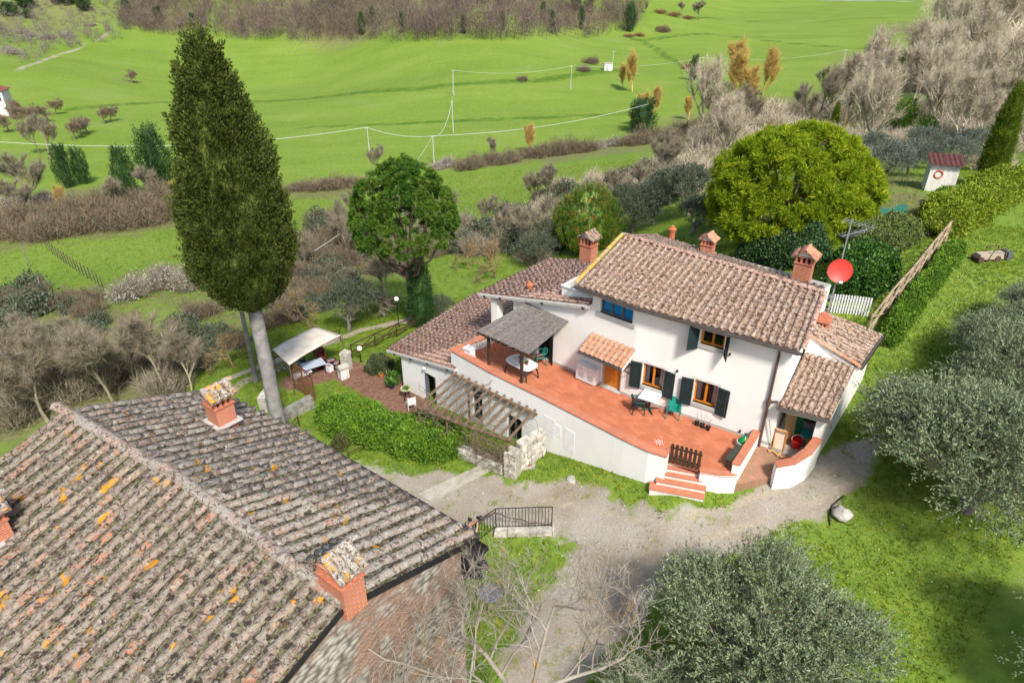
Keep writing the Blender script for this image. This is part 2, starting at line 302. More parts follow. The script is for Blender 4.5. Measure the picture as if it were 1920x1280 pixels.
scrub = blob([(600,450,11,1),(650,520,8,.8),(300,520,8,.9),(330,560,8,.6),(80,425,16,1),(250,415,14,1),(420,600,8,.7),(150,700,12,1),(60,640,12,1),(300,690,8,1),(950,440,12,.8),(1050,400,14,1),(1180,360,16,1),(1280,310,22,1),
  (1400,230,30,1),(1500,200,32,1),(1600,200,28,1),(1700,240,22,1),(1800,250,18,1),(1650,340,7,.8),(1850,150,40,1),(1780,100,60,1),(1880,60,90,1),(850,310,10,.8),(950,300,12,.8),(1060,290,14,.8),(1150,280,14,.8),(600,355,14,.8),(680,350,10,.8),
  (60,40,60,.7),(30,100,22,.5),(300,35,30,.8),(500,30,40,1),(700,20,60,1),(950,20,60,1),(1100,25,30,.9),(120,380,16,.9),(20,390,18,.9),(230,150,12,.5),(1680,380,6,.9),(720,830,1,.3)])
scrub = np.clip(scrub * (.55 + fbm(GX * .12, GY * .12, 3)), 0, 1)
paved = smooth(seg_dist(GX, GY, gpoly([(560,715),(640,690),(700,712),(755,745),(800,790)]), False) - 1.1 + wob * .5, .8)
bank = np.zeros(GX.shape)
for pts, w in (([(430,188),(620,180),(800,166),(1000,152),(1160,132)], 3.0), ([(1190,72),(1230,92),(1290,128),(1330,150)], 2.0), ([(1190,76),(1330,64),(1440,76),(1560,88),(1700,90)], 2.6), ([(560,240),(760,232),(980,222),(1180,212)], 1.6), ([(130,206),(230,196),(330,192)], 2.0), ([(1200,22),(1300,34),(1420,40)], 2.5)):
    bank = np.maximum(bank, smooth(seg_dist(GX, GY, gpoly(pts), False) - w + wob * 1.5, w * 2.4))
allm = {'bank': bank, 'gravel': gravel, 'track': np.maximum(np.maximum(trk, ftr), .75 * np.maximum(smooth(seg_dist(GX, GY, gpoly([(1570,868),(1500,902),(1420,932),(1340,957),(1260,972),(1180,972),(1080,948),(960,918)]), False) - .16 + wob * .2, .4), smooth(seg_dist(GX, GY, gpoly([(1590,905),(1520,945),(1430,975),(1340,1003),(1250,1040),(1170,1090),(1120,1160),(1090,1230)]), False) - .16 + wob * .2, .4))), 'scrub': scrub, 'paved': paved}
def ground_material():
    m = bpy.data.materials.new('ground_cover'); m.use_nodes = True; n = m.node_tree.nodes; l = m.node_tree.links; b = n['Principled BSDF']; b.inputs['Roughness'].default_value = .95; b.inputs['Specular IOR Level'].default_value = .08
    geo = n.new('ShaderNodeNewGeometry')
    def noise(s, d=6, r=.55):
        z = n.new('ShaderNodeTexNoise'); z.inputs['Scale'].default_value = s; z.inputs['Detail'].default_value = d; z.inputs['Roughness'].default_value = r; l.new(geo.outputs['Position'], z.inputs['Vector']); return z.outputs['Fac']
    def ramp(f, stops):
        r = n.new('ShaderNodeValToRGB'); e = r.color_ramp.elements; e[0].position, e[0].color = stops[0][0], (*stops[0][1], 1); e[1].position, e[1].color = stops[-1][0], (*stops[-1][1], 1)
        for p, c in stops[1:-1]: e.new(p).color = (*c, 1)
        l.new(f, r.inputs[0]); return r.outputs[0]
    def mix(f, a, c):
        x = n.new('ShaderNodeMixRGB'); l.new(f, x.inputs[0]); l.new(a, x.inputs[1]); l.new(c, x.inputs[2]); return x.outputs[0]
    def attr(k):
        a = n.new('ShaderNodeAttribute'); a.attribute_name = k; return a.outputs['Fac']
    def thr(a, f, amp, lo, hi):   # attribute broken up by noise
        s = n.new('ShaderNodeMath'); s.operation = 'MULTIPLY_ADD'; s.inputs[1].default_value = amp; l.new(f, s.inputs[0]); l.new(a, s.inputs[2])
        r = n.new('ShaderNodeMapRange'); r.inputs[1].default_value = lo + amp * .5; r.inputs[2].default_value = hi + amp * .5; l.new(s.outputs[0], r.inputs[0]); return r.outputs[0]
    g1 = ramp(noise(.028, 12, .78), [(.37, (0.063, 0.112, 0.045)), (.44, (0.091, 0.150, 0.045)), (.56, (0.142, 0.204, 0.058)), (.70, (0.195, 0.217, 0.192))])
    mp = n.new('ShaderNodeMapping'); mp.inputs['Scale'].default_value = (.012, .05, .02); mp.inputs['Rotation'].default_value = (0, 0, .18); l.new(geo.outputs['Position'], mp.inputs[0]); z2 = n.new('ShaderNodeTexNoise'); z2.inputs['Scale'].default_value = 1.; z2.inputs['Detail'].default_value = 11; z2.inputs['Roughness'].default_value = .74; l.new(mp.outputs[0], z2.inputs['Vector'])
    gs = ramp(z2.outputs['Fac'], [(.40, (0.065, 0.121, 0.050)), (.5, (0.109, 0.172, 0.050)), (.64, (0.182, 0.225, 0.091)), (.75, (0.233, 0.242, 0.272))]); gm1 = n.new('ShaderNodeMixRGB'); gm1.inputs[0].default_value = .55; l.new(g1, gm1.inputs[1]); l.new(gs, gm1.inputs[2]); g1 = gm1.outputs[0]
    g2 = ramp(noise(1.7, 8, .7), [(.3, (0.096, 0.165, 0.009)), (.5, (0.169, 0.269, 0.011)), (.66, (0.265, 0.328, 0.018)), (.78, (0.293, 0.274, 0.101))])
    grass = n.new('ShaderNodeMixRGB'); grass.inputs[0].default_value = .5; l.new(g1, grass.inputs[1]); l.new(g2, grass.inputs[2]); out = grass.outputs[0]
    lush = ramp(noise(.5, 5), [(.3, (0.055, 0.117, 0.013)), (.7, (0.094, 0.162, 0.018))]); out = mix(thr(attr('bank'), noise(.35, 6), .9, .3, .75), out, lush)
    dryp = ramp(noise(.9, 9, .7), [(.6, (0, 0, 0)), (.72, (.6, .6, .6))]); dryc = ramp(noise(9), [(.3, (.24, .20, .09)), (.7, (.34, .30, .16))]); out = mix(dryp, out, dryc)
    dry2 = ramp(noise(.11, 10, .75), [(.56, (0, 0, 0)), (.74, (.55, .55, .55))]); dc2 = ramp(noise(1.3, 8), [(.3, (.17, .19, .05)), (.7, (.30, .29, .13))]); out = mix(dry2, out, dc2)
    sc = ramp(noise(2.2, 9, .7), [(.25, (.06, .095, .018)), (.42, (.11, .14, .04)), (.55, (.19, .17, .09)), (.66, (.09, .14, .02)), (.8, (.12, .15, .03))])
    out = mix(thr(attr('scrub'), noise(.6, 6), 1.4, .34, .75), out, sc)
    gr = ramp(noise(14, 10, .8), [(.28, (.20, .175, .145)), (.45, (.31, .28, .24)), (.6, (.39, .36, .315)), (.78, (.60, .58, .54))])
    gr2 = ramp(noise(.5, 5), [(.38, (.98, .98, .97)), (.66, (.74, .67, .57))]); ml = n.new('ShaderNodeMixRGB'); ml.blend_type = 'MULTIPLY'; ml.inputs[0].default_value = 1; l.new(gr, ml.inputs[1]); l.new(gr2, ml.inputs[2])
    gm = thr(attr('gravel'), noise(1.6, 9, .65), 1.5, .36, .6); out = mix(gm, out, ml.outputs[0])
    wd = ramp(noise(1.15, 10, .75), [(.555, (0, 0, 0)), (.64, (.8, .8, .8))]); wc = ramp(noise(7, 8), [(.3, (.10, .13, .03)), (.55, (.16, .20, .03)), (.75, (.24, .21, .11))]); wg = n.new('ShaderNodeMath'); wg.operation = 'MULTIPLY'; l.new(wd, wg.inputs[0]); l.new(gm, wg.inputs[1]); out = mix(wg.outputs[0], out, wc)
    tr = ramp(noise(8, 8), [(.3, (.27, .23, .17)), (.7, (.40, .35, .27))]); out = mix(thr(attr('track'), noise(3, 6), .7, .35, .6), out, tr)
    pv = ramp(noise(5, 8, .7), [(.3, (.10, .055, .04)), (.5, (.19, .10, .07)), (.7, (.26, .17, .11))]); out = mix(thr(attr('paved'), noise(2, 6), .8, .35, .6), out, pv)
    l.new(out, b.inputs['Base Color'])
    bp = n.new('ShaderNodeBump'); bp.inputs['Strength'].default_value = .7; bp.inputs['Distance'].default_value = .06; l.new(noise(11, 8, .7), bp.inputs['Height']); l.new(bp.outputs[0], b.inputs['Normal'])
    return m
GROUND = ground_material()
vid = np.arange(NR * NT).reshape(NR, NT); QA = np.stack([vid[:-1, :-1], vid[:-1, 1:], vid[1:, 1:], vid[1:, :-1]], -1).reshape(-1, 4)
def fmean(a): return a.ravel()[QA].mean(1)
fg, ft, ff = fmean(gravel), fmean(trk), fmean(ftr)
kinds = np.where(fg > .5, 1, np.where(ft > .5, 2, np.where(ff > .22, 3, 0)))
VV = np.stack([GX, GY, GZ], -1).reshape(-1, 3)
def sheet(name, sel, label):
    if not sel.any(): return
    Q = QA[sel]; used, inv = np.unique(Q, return_inverse=True); me = fast_mesh(name, VV[used], Q=inv.reshape(-1, 4), smooth=True)
    for k, a in allm.items(): at = me.attributes.new(k, 'FLOAT', 'POINT'); at.data.foreach_set('value', a.ravel()[used].astype(np.float32))
    return obj(name, me, GROUND, kind='structure', label=label)
sheet('ground', kinds == 0, 'green hillside meadow and valley fields'); sheet('driveway', kinds == 1, 'pale gravel driveway curving past the white house')
sheet('lower_path', kinds == 2, 'two pale wheel tracks through grass below the house'); sheet('farm_track', kinds == 3, 'thin pale dirt track crossing the far green field')
# short concrete strip across the drive
a0, a1, b0, b1 = [ground(*p) for p in ((783,928),(915,866),(808,941),(934,876))]; mb = MB(); N = 10
for i in range(N):
    def L(p, q, t): r_ = p + (q - p) * t; return r_[0], r_[1]
    P = [L(a0, a1, i / N), L(a0, a1, (i + 1) / N), L(b0, b1, (i + 1) / N), L(b0, b1, i / N)]; zt = [h1(*p) + .04 for p in P]; mb.prism(P[::-1], [z - .25 for z in zt[::-1]], zt[::-1])
obj('concrete_strip', mb, CONC, kind='structure', label='narrow concrete strip laid across the gravel drive')
# ------------------------------------------------------------------ roofs of single tiles
def V3(p): return Vector(tuple(map(float, p)))
def coppo(L=.46, r0=.105, r1=.085, h=.085, n=5, th=.018):
    mb = MB(); A = [math.pi * i / n for i in range(n + 1)]
    lo = [(0, -math.cos(a) * r0, math.sin(a) * h + .02) for a in A]; up = [(L, -math.cos(a) * r1, math.sin(a) * h * .85) for a in A]; inn = [(0, -math.cos(a) * (r0 - th), math.sin(a) * (h - th) + .02) for a in A]
    mb.v = lo + up + inn; k = n + 1
    for i in range(n): mb.f.append((i, i + 1, k + i + 1, k + i)); mb.f.append((i, 2 * k + i, 2 * k + i + 1, i + 1))
    mb.f = [f[::-1] for f in mb.f]; return mb
def roof_mats(E0, E1, R0, R1, sp, tl, rng, jit=1., off=.03, skip=None, edge=0):
    E0, E1, R0, R1 = map(V3, (E0, E1, R0, R1)); n = max(1, round((E1 - E0).length / sp)); out = []
    for i in range(n):
        s = (i + .5) / n; e = E0.lerp(E1, s); t = R0.lerp(R1, s); d = (t - e); L = d.length; d.normalize(); across = (E1 - E0).normalized()
        nor = d.cross(across); nor = nor if nor.z > 0 else -nor; y = nor.cross(d); k = max(1, round(L / tl)); sag = rng.uniform(-.012, .012)
        for j in range(k):
            p = e + d * (L * j / k) + nor * (off + rng.uniform(-.008, .012) * jit) + y * (sag + rng.uniform(-.014, .014) * jit)
            if skip and skip(p): continue
            a = rng.uniform(-.035, .035) * jit; x2 = d * math.cos(a) + y * math.sin(a); y2 = nor.cross(x2); q = (L / k) / tl * rng.uniform(.97, 1.04)
            out.append(Matrix(((x2.x * q, y2.x, nor.x, p.x), (x2.y * q, y2.y, nor.y, p.y), (x2.z * q, y2.z, nor.z, p.z), (0, 0, 0, 1))))
    return out
def under_tiles(name, E0, E1, R0, R1, tl, m, parent, sp=.4):
    """the flat channel tiles under the covers: stepped courses, cut along the rows"""
    E0, E1, R0, R1 = map(V3, (E0, E1, R0, R1)); mb = MB(); L = ((R0 - E0).length + (R1 - E1).length) / 2; k = max(1, round(L / tl)); n = max(1, round((E1 - E0).length / sp)); nor = (E1 - E0).cross(R0 - E0).normalized(); nor = nor if nor.z > 0 else -nor
    for i in range(n):
        for j in range(k):
            c = []
            for s, t in ((i / n, j / k), ((i + 1) / n, j / k), ((i + 1) / n, (j + 1) / k), (i / n, (j + 1) / k)): c.append(E0.lerp(E1, s).lerp(R0.lerp(R1, s), t))
            mb.add([c[0] + nor * .035, c[1] + nor * .035, c[2] + nor * .008, c[3] + nor * .008, c[0], c[1]], [(0, 1, 2, 3), (4, 5, 1, 0)])
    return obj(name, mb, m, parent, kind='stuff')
def slab(mb, E0, E1, R0, R1, t=.1, drop=.07):
    E0, E1, R0, R1 = map(V3, (E0, E1, R0, R1)); d = Vector((0, 0, drop)); u = Vector((0, 0, t)); mb.hexa([E0 - d - u, E1 - d - u, R1 - d - u, R0 - d - u, E0 - d, E1 - d, R1 - d, R0 - d]); return mb
def place_tiles(mats, unit, m, parent, budget=300, name='roof_tile', cut=None):
    """the tiles that show largest are objects of their own, the rest one mesh"""
    camp = Vector((0, 0, CH)); mats = sorted(mats, key=lambda q: (q.translation - camp).length + (cut(q.translation) if cut else 0)); near, rest = mats[:budget], mats[budget:]
    inv = WM.get(parent.name, Matrix()).inverted() if parent.name in WM else Matrix(); me = unit.mesh(name); me.materials.append(m)
    for q in near:
        o = bpy.data.objects.new(name, me); COL.objects.link(o); o.parent = parent; o.matrix_parent_inverse = inv; o.matrix_basis = q
    if rest:
        uv = np.array(unit.v); uf = np.array(unit.f); V = np.concatenate([uv @ np.array(q.to_3x3()).T + np.array(q.translation) for q in rest]); Q = (uf[None] + (np.arange(len(rest)) * len(uv))[:, None, None]).reshape(-1, 4)
        obj('distant_roof_tiles' if name == 'roof_tile' else name + '_rest', fast_mesh('tiles', V, Q=Q), m, parent, kind='stuff')
TILE_BARN = tile_mat('barn_tile', [(.19, .155, .12), (.24, .195, .15), (.165, .115, .09), (.26, .21, .165), (.15, .105, .085), (.42, .165, .08), (.25, .195, .15), (.20, .15, .12), (.09, .068, .055), (.29, .225, .17), (.34, .22, .15)], [((.235, .215, .175), .68), ((.135, .10, .08), .5), ((.35, .325, .28), .25)], 1, (.52, .23, .02), .17, (.05, .038, .03), .42)
TILE_CAP = tile_mat('cap_tile', [(.24, .19, .15), (.30, .24, .19), (.20, .15, .12), (.34, .30, .26)], [((.38, .36, .32), .8), ((.13, .10, .085), .5)], 1, (.50, .24, .03), .34, (.05, .038, .03), .4, fine=1.8)
TILE_BARN2 = tile_mat('barn_back_tile', [(.21, .155, .125), (.29, .26, .225), (.155, .105, .085), (.30, .16, .11), (.25, .22, .19), (.18, .12, .095)], [((.29, .265, .225), .72), ((.37, .35, .315), .38), ((.09, .11, .03), .26)], 1, (.46, .22, .025), .08, (.085, .062, .052), .42)  # back slope and ridge tiles: their own clay, lichen and moss tones
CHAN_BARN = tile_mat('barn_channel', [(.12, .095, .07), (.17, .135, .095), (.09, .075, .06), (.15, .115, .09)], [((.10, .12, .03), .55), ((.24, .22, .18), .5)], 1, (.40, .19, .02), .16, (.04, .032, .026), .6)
TILE_H = tile_mat('house_tile', [(.37, .268, .215), (.33, .243, .20), (.40, .302, .247), (.325, .213, .163), (.36, .282, .237), (.41, .276, .205)], [((.39, .33, .255), .5), ((.18, .125, .075), .48)], 1, (.62, .33, .03), .06, (.10, .06, .036), .5)
TILE_YEL = tile_mat('lichen_verge_tile', [(.50, .30, .06), (.42, .26, .12), (.54, .34, .05), (.40, .27, .18)], [((.44, .36, .28), .35)], 1, (.62, .38, .03), .4, (.2, .12, .06), .3)
CHAN_H = tile_mat('house_channel', [(.29, .20, .145), (.245, .17, .125), (.32, .225, .17), (.21, .14, .105)], [((.36, .28, .20), .45)], 1, (.5, .27, .03), .05, (.10, .06, .04), .55)
TILE_L = tile_mat('lower_tile', [(.46, .29, .225), (.42, .26, .20), (.50, .33, .265), (.39, .235, .18), (.52, .36, .29)], [((.48, .38, .31), .45), ((.30, .185, .14), .4)], 1, (.50, .26, .04), .06, (.11, .065, .05), .50)
CHAN_L = tile_mat('lower_channel', [(.34, .21, .16), (.28, .17, .13), (.38, .24, .185)], [((.24, .15, .10), .4)], 1, (.5, .22, .02), .05, (.06, .035, .028), .55)
TILE_N = tile_mat('canopy_tile', [(.50, .20, .115), (.45, .18, .10), (.54, .26, .17), (.46, .23, .15)], [((.44, .31, .22), .4)], 1, (.6, .3, .03), 0, (.2, .1, .06), .25)
CHAN_N = tile_mat('canopy_channel', [(.38, .25, .17), (.33, .21, .14), (.42, .29, .21)], [((.36, .27, .2), .4)], 1, (.6, .3, .03), 0, (.2, .12, .08), .3)
# ------------------------------------------------------------------ wall panels with real openings
def wall_open(mb, A, B, z0, z1, opens, depth_=.24, z1b=None, z0b=None):
    """panel from A to B seen with its outside on the right of A->B; openings (s0,s1,za,zb) with reveals; top may slope to z1b"""
    A = np.asarray(A, float); B = np.asarray(B, float); L = np.linalg.norm(B - A); t = (B - A) / L; nin = np.array([-t[1], t[0]]); z1b = z1 if z1b is None else z1b; z0b = z0 if z0b is None else z0b
    ss = sorted({0., L, *[o[0] for o in opens], *[o[1] for o in opens]})
    def P(s, z, d=0.): q = A + t * s + nin * d; return (q[0], q[1], z)
    for a, b in zip(ss[:-1], ss[1:]):
        m = (a + b) / 2; cuts = sorted([(o[2], o[3]) for o in opens if o[0] < m < o[1]]); za, zb = [z0 + (z0b - z0) * s / L for s in (a, b)]; ta, tb = [z1 + (z1b - z1) * s / L for s in (a, b)]
        lo_a, lo_b = za, zb
        for c0, c1 in cuts:
            mb.add([P(a, lo_a), P(b, lo_b), P(b, c0), P(a, c0)], [(0, 1, 2, 3)]); lo_a = lo_b = c1
        mb.add([P(a, lo_a), P(b, lo_b), P(b, tb), P(a, ta)], [(0, 1, 2, 3)])
    for s0, s1, a, b in opens:
        mb.add([P(s0, a), P(s1, a), P(s1, b), P(s0, b), P(s0, a, depth_), P(s1, a, depth_), P(s1, b, depth_), P(s0, b, depth_)], [(0, 4, 5, 1), (1, 5, 6, 2), (2, 6, 7, 3), (3, 7, 4, 0)])
    return mb
class WallFrame:
    def __init__(s, A, B): s.A = np.asarray(A, float); s.t = (np.asarray(B, float) - s.A); s.L = np.linalg.norm(s.t); s.t = s.t / s.L; s.n = np.array([s.t[1], -s.t[0]])   # n points outside
    def p(s, a, z, out=0.): q = s.A + s.t * a + s.n * out; return (q[0], q[1], z)
    def box(s, mb, s0, s1, z0, z1, o0, o1): return mb.hexa([s.p(s0, z0, o1), s.p(s1, z0, o1), s.p(s1, z0, o0), s.p(s0, z0, o0), s.p(s0, z1, o1), s.p(s1, z1, o1), s.p(s1, z1, o0), s.p(s0, z1, o0)])
def window(parent, W, s0, s1, z0, z1, fm, leaves=2, glass=True, curtain=True, o=-.10, sill=True, fw=.075):
    mb = MB(); W.box(mb, s0, s0 + fw, z0, z1, o - .06, o); W.box(mb, s1 - fw, s1, z0, z1, o - .06, o); W.box(mb, s0 + fw, s1 - fw, z0, z0 + fw, o - .06, o); W.box(mb, s0 + fw, s1 - fw, z1 - fw, z1, o - .06, o)
    w = (s1 - s0) / leaves
    for i in range(1, leaves): W.box(mb, s0 + w * i - fw * .6, s0 + w * i + fw * .6, z0 + fw, z1 - fw, o - .055, o + .008)
    win = obj('window', mb, fm, parent)
    for i in range(leaves):
        mb = MB(); mb.add([W.p(s0 + w * i + .04, z0 + .04, o - .035), W.p(s0 + w * (i + 1) - .04, z0 + .04, o - .035), W.p(s0 + w * (i + 1) - .04, z1 - .04, o - .035), W.p(s0 + w * i + .04, z1 - .04, o - .035)], [(0, 1, 2, 3)])
        obj('pane', mb, PANE, win)
    mb = MB(); W.box(mb, s0 - .02, s1 + .02, z0 - .02, z1 + .02, -.9, -.85); obj('dark_room_panel', mb, ROOMDK, win)  # dark panel stands for the shade inside the room
    if curtain:
        for a, b in ((s0 + .07, s0 + .07 + (s1 - s0) * .17), (s1 - .07 - (s1 - s0) * .17, s1 - .07)):
            mb = MB(); N = 9; vs_ = []
            for i in range(N + 1): vs_ += [W.p(a + (b - a) * i / N, z0 + .06, o - .14 + .025 * (-1) ** i), W.p(a + (b - a) * i / N, z1 - .12, o - .14 + .015 * (-1) ** i)]
            mb.add(vs_, [(2 * i, 2 * i + 2, 2 * i + 3, 2 * i + 1) for i in range(N)]); obj('curtain', mb, WHITEC, win)
    if sill: mb = MB(); W.box(mb, s0 - .15, s1 + .15, z0 - .16, z0, -.2, .06); obj('sill', mb, GREYST, win)
    return win
def shutter(parent, W, hinge, z0, z1, w, ang, side, slats=True):
    """hinged leaf; ang 0 = shut against the opening, 180 = flat on the wall; side +1 opens towards +s"""
    c, s_ = math.cos(ang), math.sin(ang); mb = MB(); th_ = .035
    def P(a, z, d): return W.p(hinge + side * a * c, z, .03 + a * s_ + d)
    def bx(a0, a1, za, zb, d0, d1): mb.hexa([P(a0, za, d1), P(a1, za, d1), P(a1, za, d0), P(a0, za, d0), P(a0, zb, d1), P(a1, zb, d1), P(a1, zb, d0), P(a0, zb, d0)])
    k = 5
    for i in range(k): bx(w * i / k + .004, w * (i + 1) / k - .004, z0, z1, 0, th_ * .7)
    sh = obj('shutter', mb, DKGREEN, parent); mb = MB()
    for za in (z0 + .01, (z0 + z1) / 2 - .05, z1 - .11): bx(.004, w - .004, za, za + .09, th_ * .7, th_ * 1.3)
    bx(0.004, .07, z0 + .101, z1 - .111, th_ * .7, th_ * 1.2); bx(w - .07, w - .004, z0 + .101, z1 - .111, th_ * .7, th_ * 1.2); obj('rail', mb, DKGREEN, sh); return sh
def glassm():
    m = bpy.data.materials.new('window_glass'); m.use_nodes = True; n = m.node_tree.nodes; l = m.node_tree.links; b = n['Principled BSDF']; b.inputs['Base Color'].default_value = (.9, .93, .95, 1); b.inputs['Roughness'].default_value = .03
    tr = n.new('ShaderNodeBsdfTransparent'); gl = n.new('ShaderNodeBsdfGlossy'); gl.inputs['Roughness'].default_value = .03; mx = n.new('ShaderNodeMixShader'); fr = n.new('ShaderNodeFresnel'); fr.inputs[0].default_value = 1.5
    l.new(fr.outputs[0], mx.inputs[0]); l.new(tr.outputs[0], mx.inputs[1]); l.new(gl.outputs[0], mx.inputs[2]); l.new(mx.outputs[0], n['Material Output'].inputs[0]); return m
PANE = glassm()
def chimney(parent, base, w, d, h, az, roof_m, slots=True, cap='gable', bm=None, tile_unit=None, ridge_along=True, capw=1.45, lean=0):
    """brick stack with a row of smoke slots under a small tiled cap; az = direction of its width"""
    bm = bm or BRICK; ax = Vector((math.sin(az), math.cos(az), 0)); ay = Vector((-ax.y, ax.x, 0)); b = V3(base); mb = MB(); hs = h * .26
    mb.box(b + Vector((0, 0, (h - hs) / 2)), (w, d, h - hs), ax, ay); z = b.z + h - hs
    mb.box((b.x, b.y, z + .02), (w + .08, d + .08, .04), ax, ay)
    for sx in range(4):
        for sy in range(4):
            if sx in (0, 3) or sy in (0, 3): mb.box(b + ax * (w / 2 - .05) * (sx / 1.5 - 1) + ay * (d / 2 - .05) * (sy / 1.5 - 1) + Vector((0, 0, h - hs / 2 + .02)), (.085, .085, hs - .04), ax, ay)
    mb.box((b.x, b.y, z + hs + .02), (w + .06, d + .06, .04), ax, ay); ch = obj('chimney', mb, bm, parent)
    core = MB(); core.box((b.x, b.y, z + hs / 2), (w * .5, d * .5, hs), ax, ay); obj('flue', core, ROOMDK, ch)
    zt = z + hs + .042; hw, hd = w * capw / 2, d * capw / 2; rise = hw * .55
    if cap == 'gable':   # ridge along ay
        ends = MB()
        for sy in (-1, 1):
            q = [b + ax * s * w * .54 + ay * sy * d * .45 for s in (-1, 1)] + [b + ay * sy * d * .45]
            ends.add([(q[0].x, q[0].y, zt), (q[1].x, q[1].y, zt), (q[2].x, q[2].y, zt + rise * .8)], [(0, 1, 2)])
        obj('gable_end', ends, WHITEP if bm is BRICK and roof_m is not TILE_CAP else bm, ch)
        sl = MB(); mats = []; rng = random.Random(int(base[0] * 77))
        for s in (-1, 1):
            e0, e1 = [b + ax * s * hw + ay * q * hd for q in (-1, 1)]; r0, r1 = [b + ay * q * hd for q in (-1, 1)]
            for p in (e0, e1): p.z = zt - .03
            for p in (r0, r1): p.z = zt + rise
            slab(sl, e0, e1, r0, r1, .03, 0); mats += roof_mats(e0, e1, r0, r1, max(.14, d * capw / 4), .28, rng, .8, .005)
        obj('cap_slab', sl, CHAN_H, ch); uv = np.array(tile_unit.v) * np.array([.66, .75, .75]); uf = np.array(tile_unit.f)
        r0 = b - ay * hd; r0.z = zt + rise; n = 4
        for i in range(n):
            p = r0 + ay * (2 * hd * i / n) + Vector((0, 0, .01)); mats.append(Matrix(((ay.x, -ay.y, 0, p.x), (ay.y, ay.x, 0, p.y), (0, 0, 1, p.z), (0, 0, 0, 1))))
        V = np.concatenate([uv @ np.array(q.to_3x3()).T + np.array(q.translation) for q in mats]); Q = (uf[None] + (np.arange(len(mats)) * len(uv))[:, None, None]).reshape(-1, 4)
        obj('cap_tiles', fast_mesh('cap_tiles', V, Q=Q), roof_m, ch)
    elif cap == 'stepped':
        mc = MB(); zz = zt
        for k, f in enumerate((1.25, 1.05, .82, .6, .38)): mc.box((b.x, b.y, zz + .035), (w * f, d * f, .068), ax, ay); zz += .07
        obj('stepped_cap', mc, bm, ch)
    return ch
def flue_pipe(parent, p, h=.55, r=.1):
    mb = MB(); mb.lathe(p, [(r * 1.1, 0), (r, .05), (r * .95, h * .6), (r * 1.15, h * .62), (r * 1.15, h * .68), (r * .6, h * .69), (r * .6, h * .78)], 12); f = obj('flue_pipe', mb, TERRAPOT, parent, smooth=False)
    mb = MB(); mb.lathe((p[0], p[1], p[2] + h * .78), [(r * 1.35, 0), (r * .9, h * .12), (r * .3, h * .24), (.005, h * .27)], 12); obj('flue_cap', mb, TERRAPOT, f)
# ------------------------------------------------------------------ the white farmhouse
W0, W1, W2 = np.array([10.3, 21.62]), np.array([5.2, 25.05]), np.array([.07, 29.67])
tl_ = (W2 - W1) / np.linalg.norm(W2 - W1); tr_ = (W0 - W1) / np.linalg.norm(W0 - W1)
Wm = W1 + tl_ * 2.3
house = thing('farmhouse', 'white plastered farmhouse with tiled roofs and raised terracotta terrace', 'house', (4, 25, -2))
FR, FL = WallFrame(W1, W0), WallFrame(Wm, W1); FLL = WallFrame(W2, Wm)
rng = random.Random(3)
EZ = 4.52
mb = MB()
op_r = [(.47, 1.43, .87, 1.94), (2.76, 3.73, .86, 1.94), (2.72, 3.66, 3.62, 4.40)]
wall_open(mb, W1, W0, -1.2, EZ, op_r)
def sL(s): return 2.3 - s      # distance from W1 along the left part -> distance from Wm
op_l = [(sL(1.88), sL(.23), 3.59, 4.38), (sL(1.52), sL(.50), -.01, 1.98)]
wall_open(mb, Wm, W1, -1.2, EZ, op_l)
Bm, B0 = np.array([7.6, 32.6]), np.array([13.9, 27.1])
RD = {'gR': (10.32, 21.18, 4.6), 'gM': (4.98, 24.78, 4.6), 'gL': (2.80, 26.80, 4.6), 'rR': (12.05, 24.10, 5.55), 'rL': (5.25, 30.25, 5.55)}
bL, bR = onz(1228, 441, 4.62), onz(1546, 540, 4.6)
# gables and rear
def poly(pts): mb.add(pts, [tuple(range(len(pts)))])
poly([(*W0, -1.2), (*B0, -1.2), (*B0, 4.52), (11.9, 24.2, 5.45), (*W0, EZ)]); poly([(*Bm, -4), (*Wm, -4), (*Wm, EZ), (5.3, 30.1, 5.45), (*Bm, 4.52)]); poly([(*B0, -1.2), (*Bm, -4), (*Bm, 4.52), (*B0, 4.52)])
# left lower block, its top following the roof
def zs(s): return 3.78 - .238 * (s - 2.42)
op_ll = [(7.2 - 7.0 + .0, .2 + .01, 0, .01)]
wall_open(mb, W2, Wm, -1.0, zs(6.9), [(6.9 - 5.35, 6.9 - 4.58, .02, 2.0)], z1b=zs(2.3))
nb_ = np.array([.669, .743]); Wb = W2 + nb_ * 6.5
poly([(*Wb, -4), (*W2, -4), (*W2, zs(6.9)), (*Wb, zs(6.9))])
obj('wall', mb, PLASTER, house)
mb = MB(); mb.prism([W2 + nb_ * .3, Wm + nb_ * .3, W1 + nb_ * .3, W0 + np.array([-.2, .3]), W0 + np.array([.5, 1.0]), Bm], 0.02, .03); obj('inner_floor', mb, ROOMDK, house)
# skirting along the facade
mb = MB()
for Wf, a, b in ((FR, 0, FR.L), (FL, 0, sL(1.52)), (FL, sL(.5), FL.L), (FLL, 0, 1.55), (FLL, 2.32, FLL.L)): Wf.box(mb, a, b, 0, .13, -.02, .018)
obj('skirting', mb, GREYST, house)
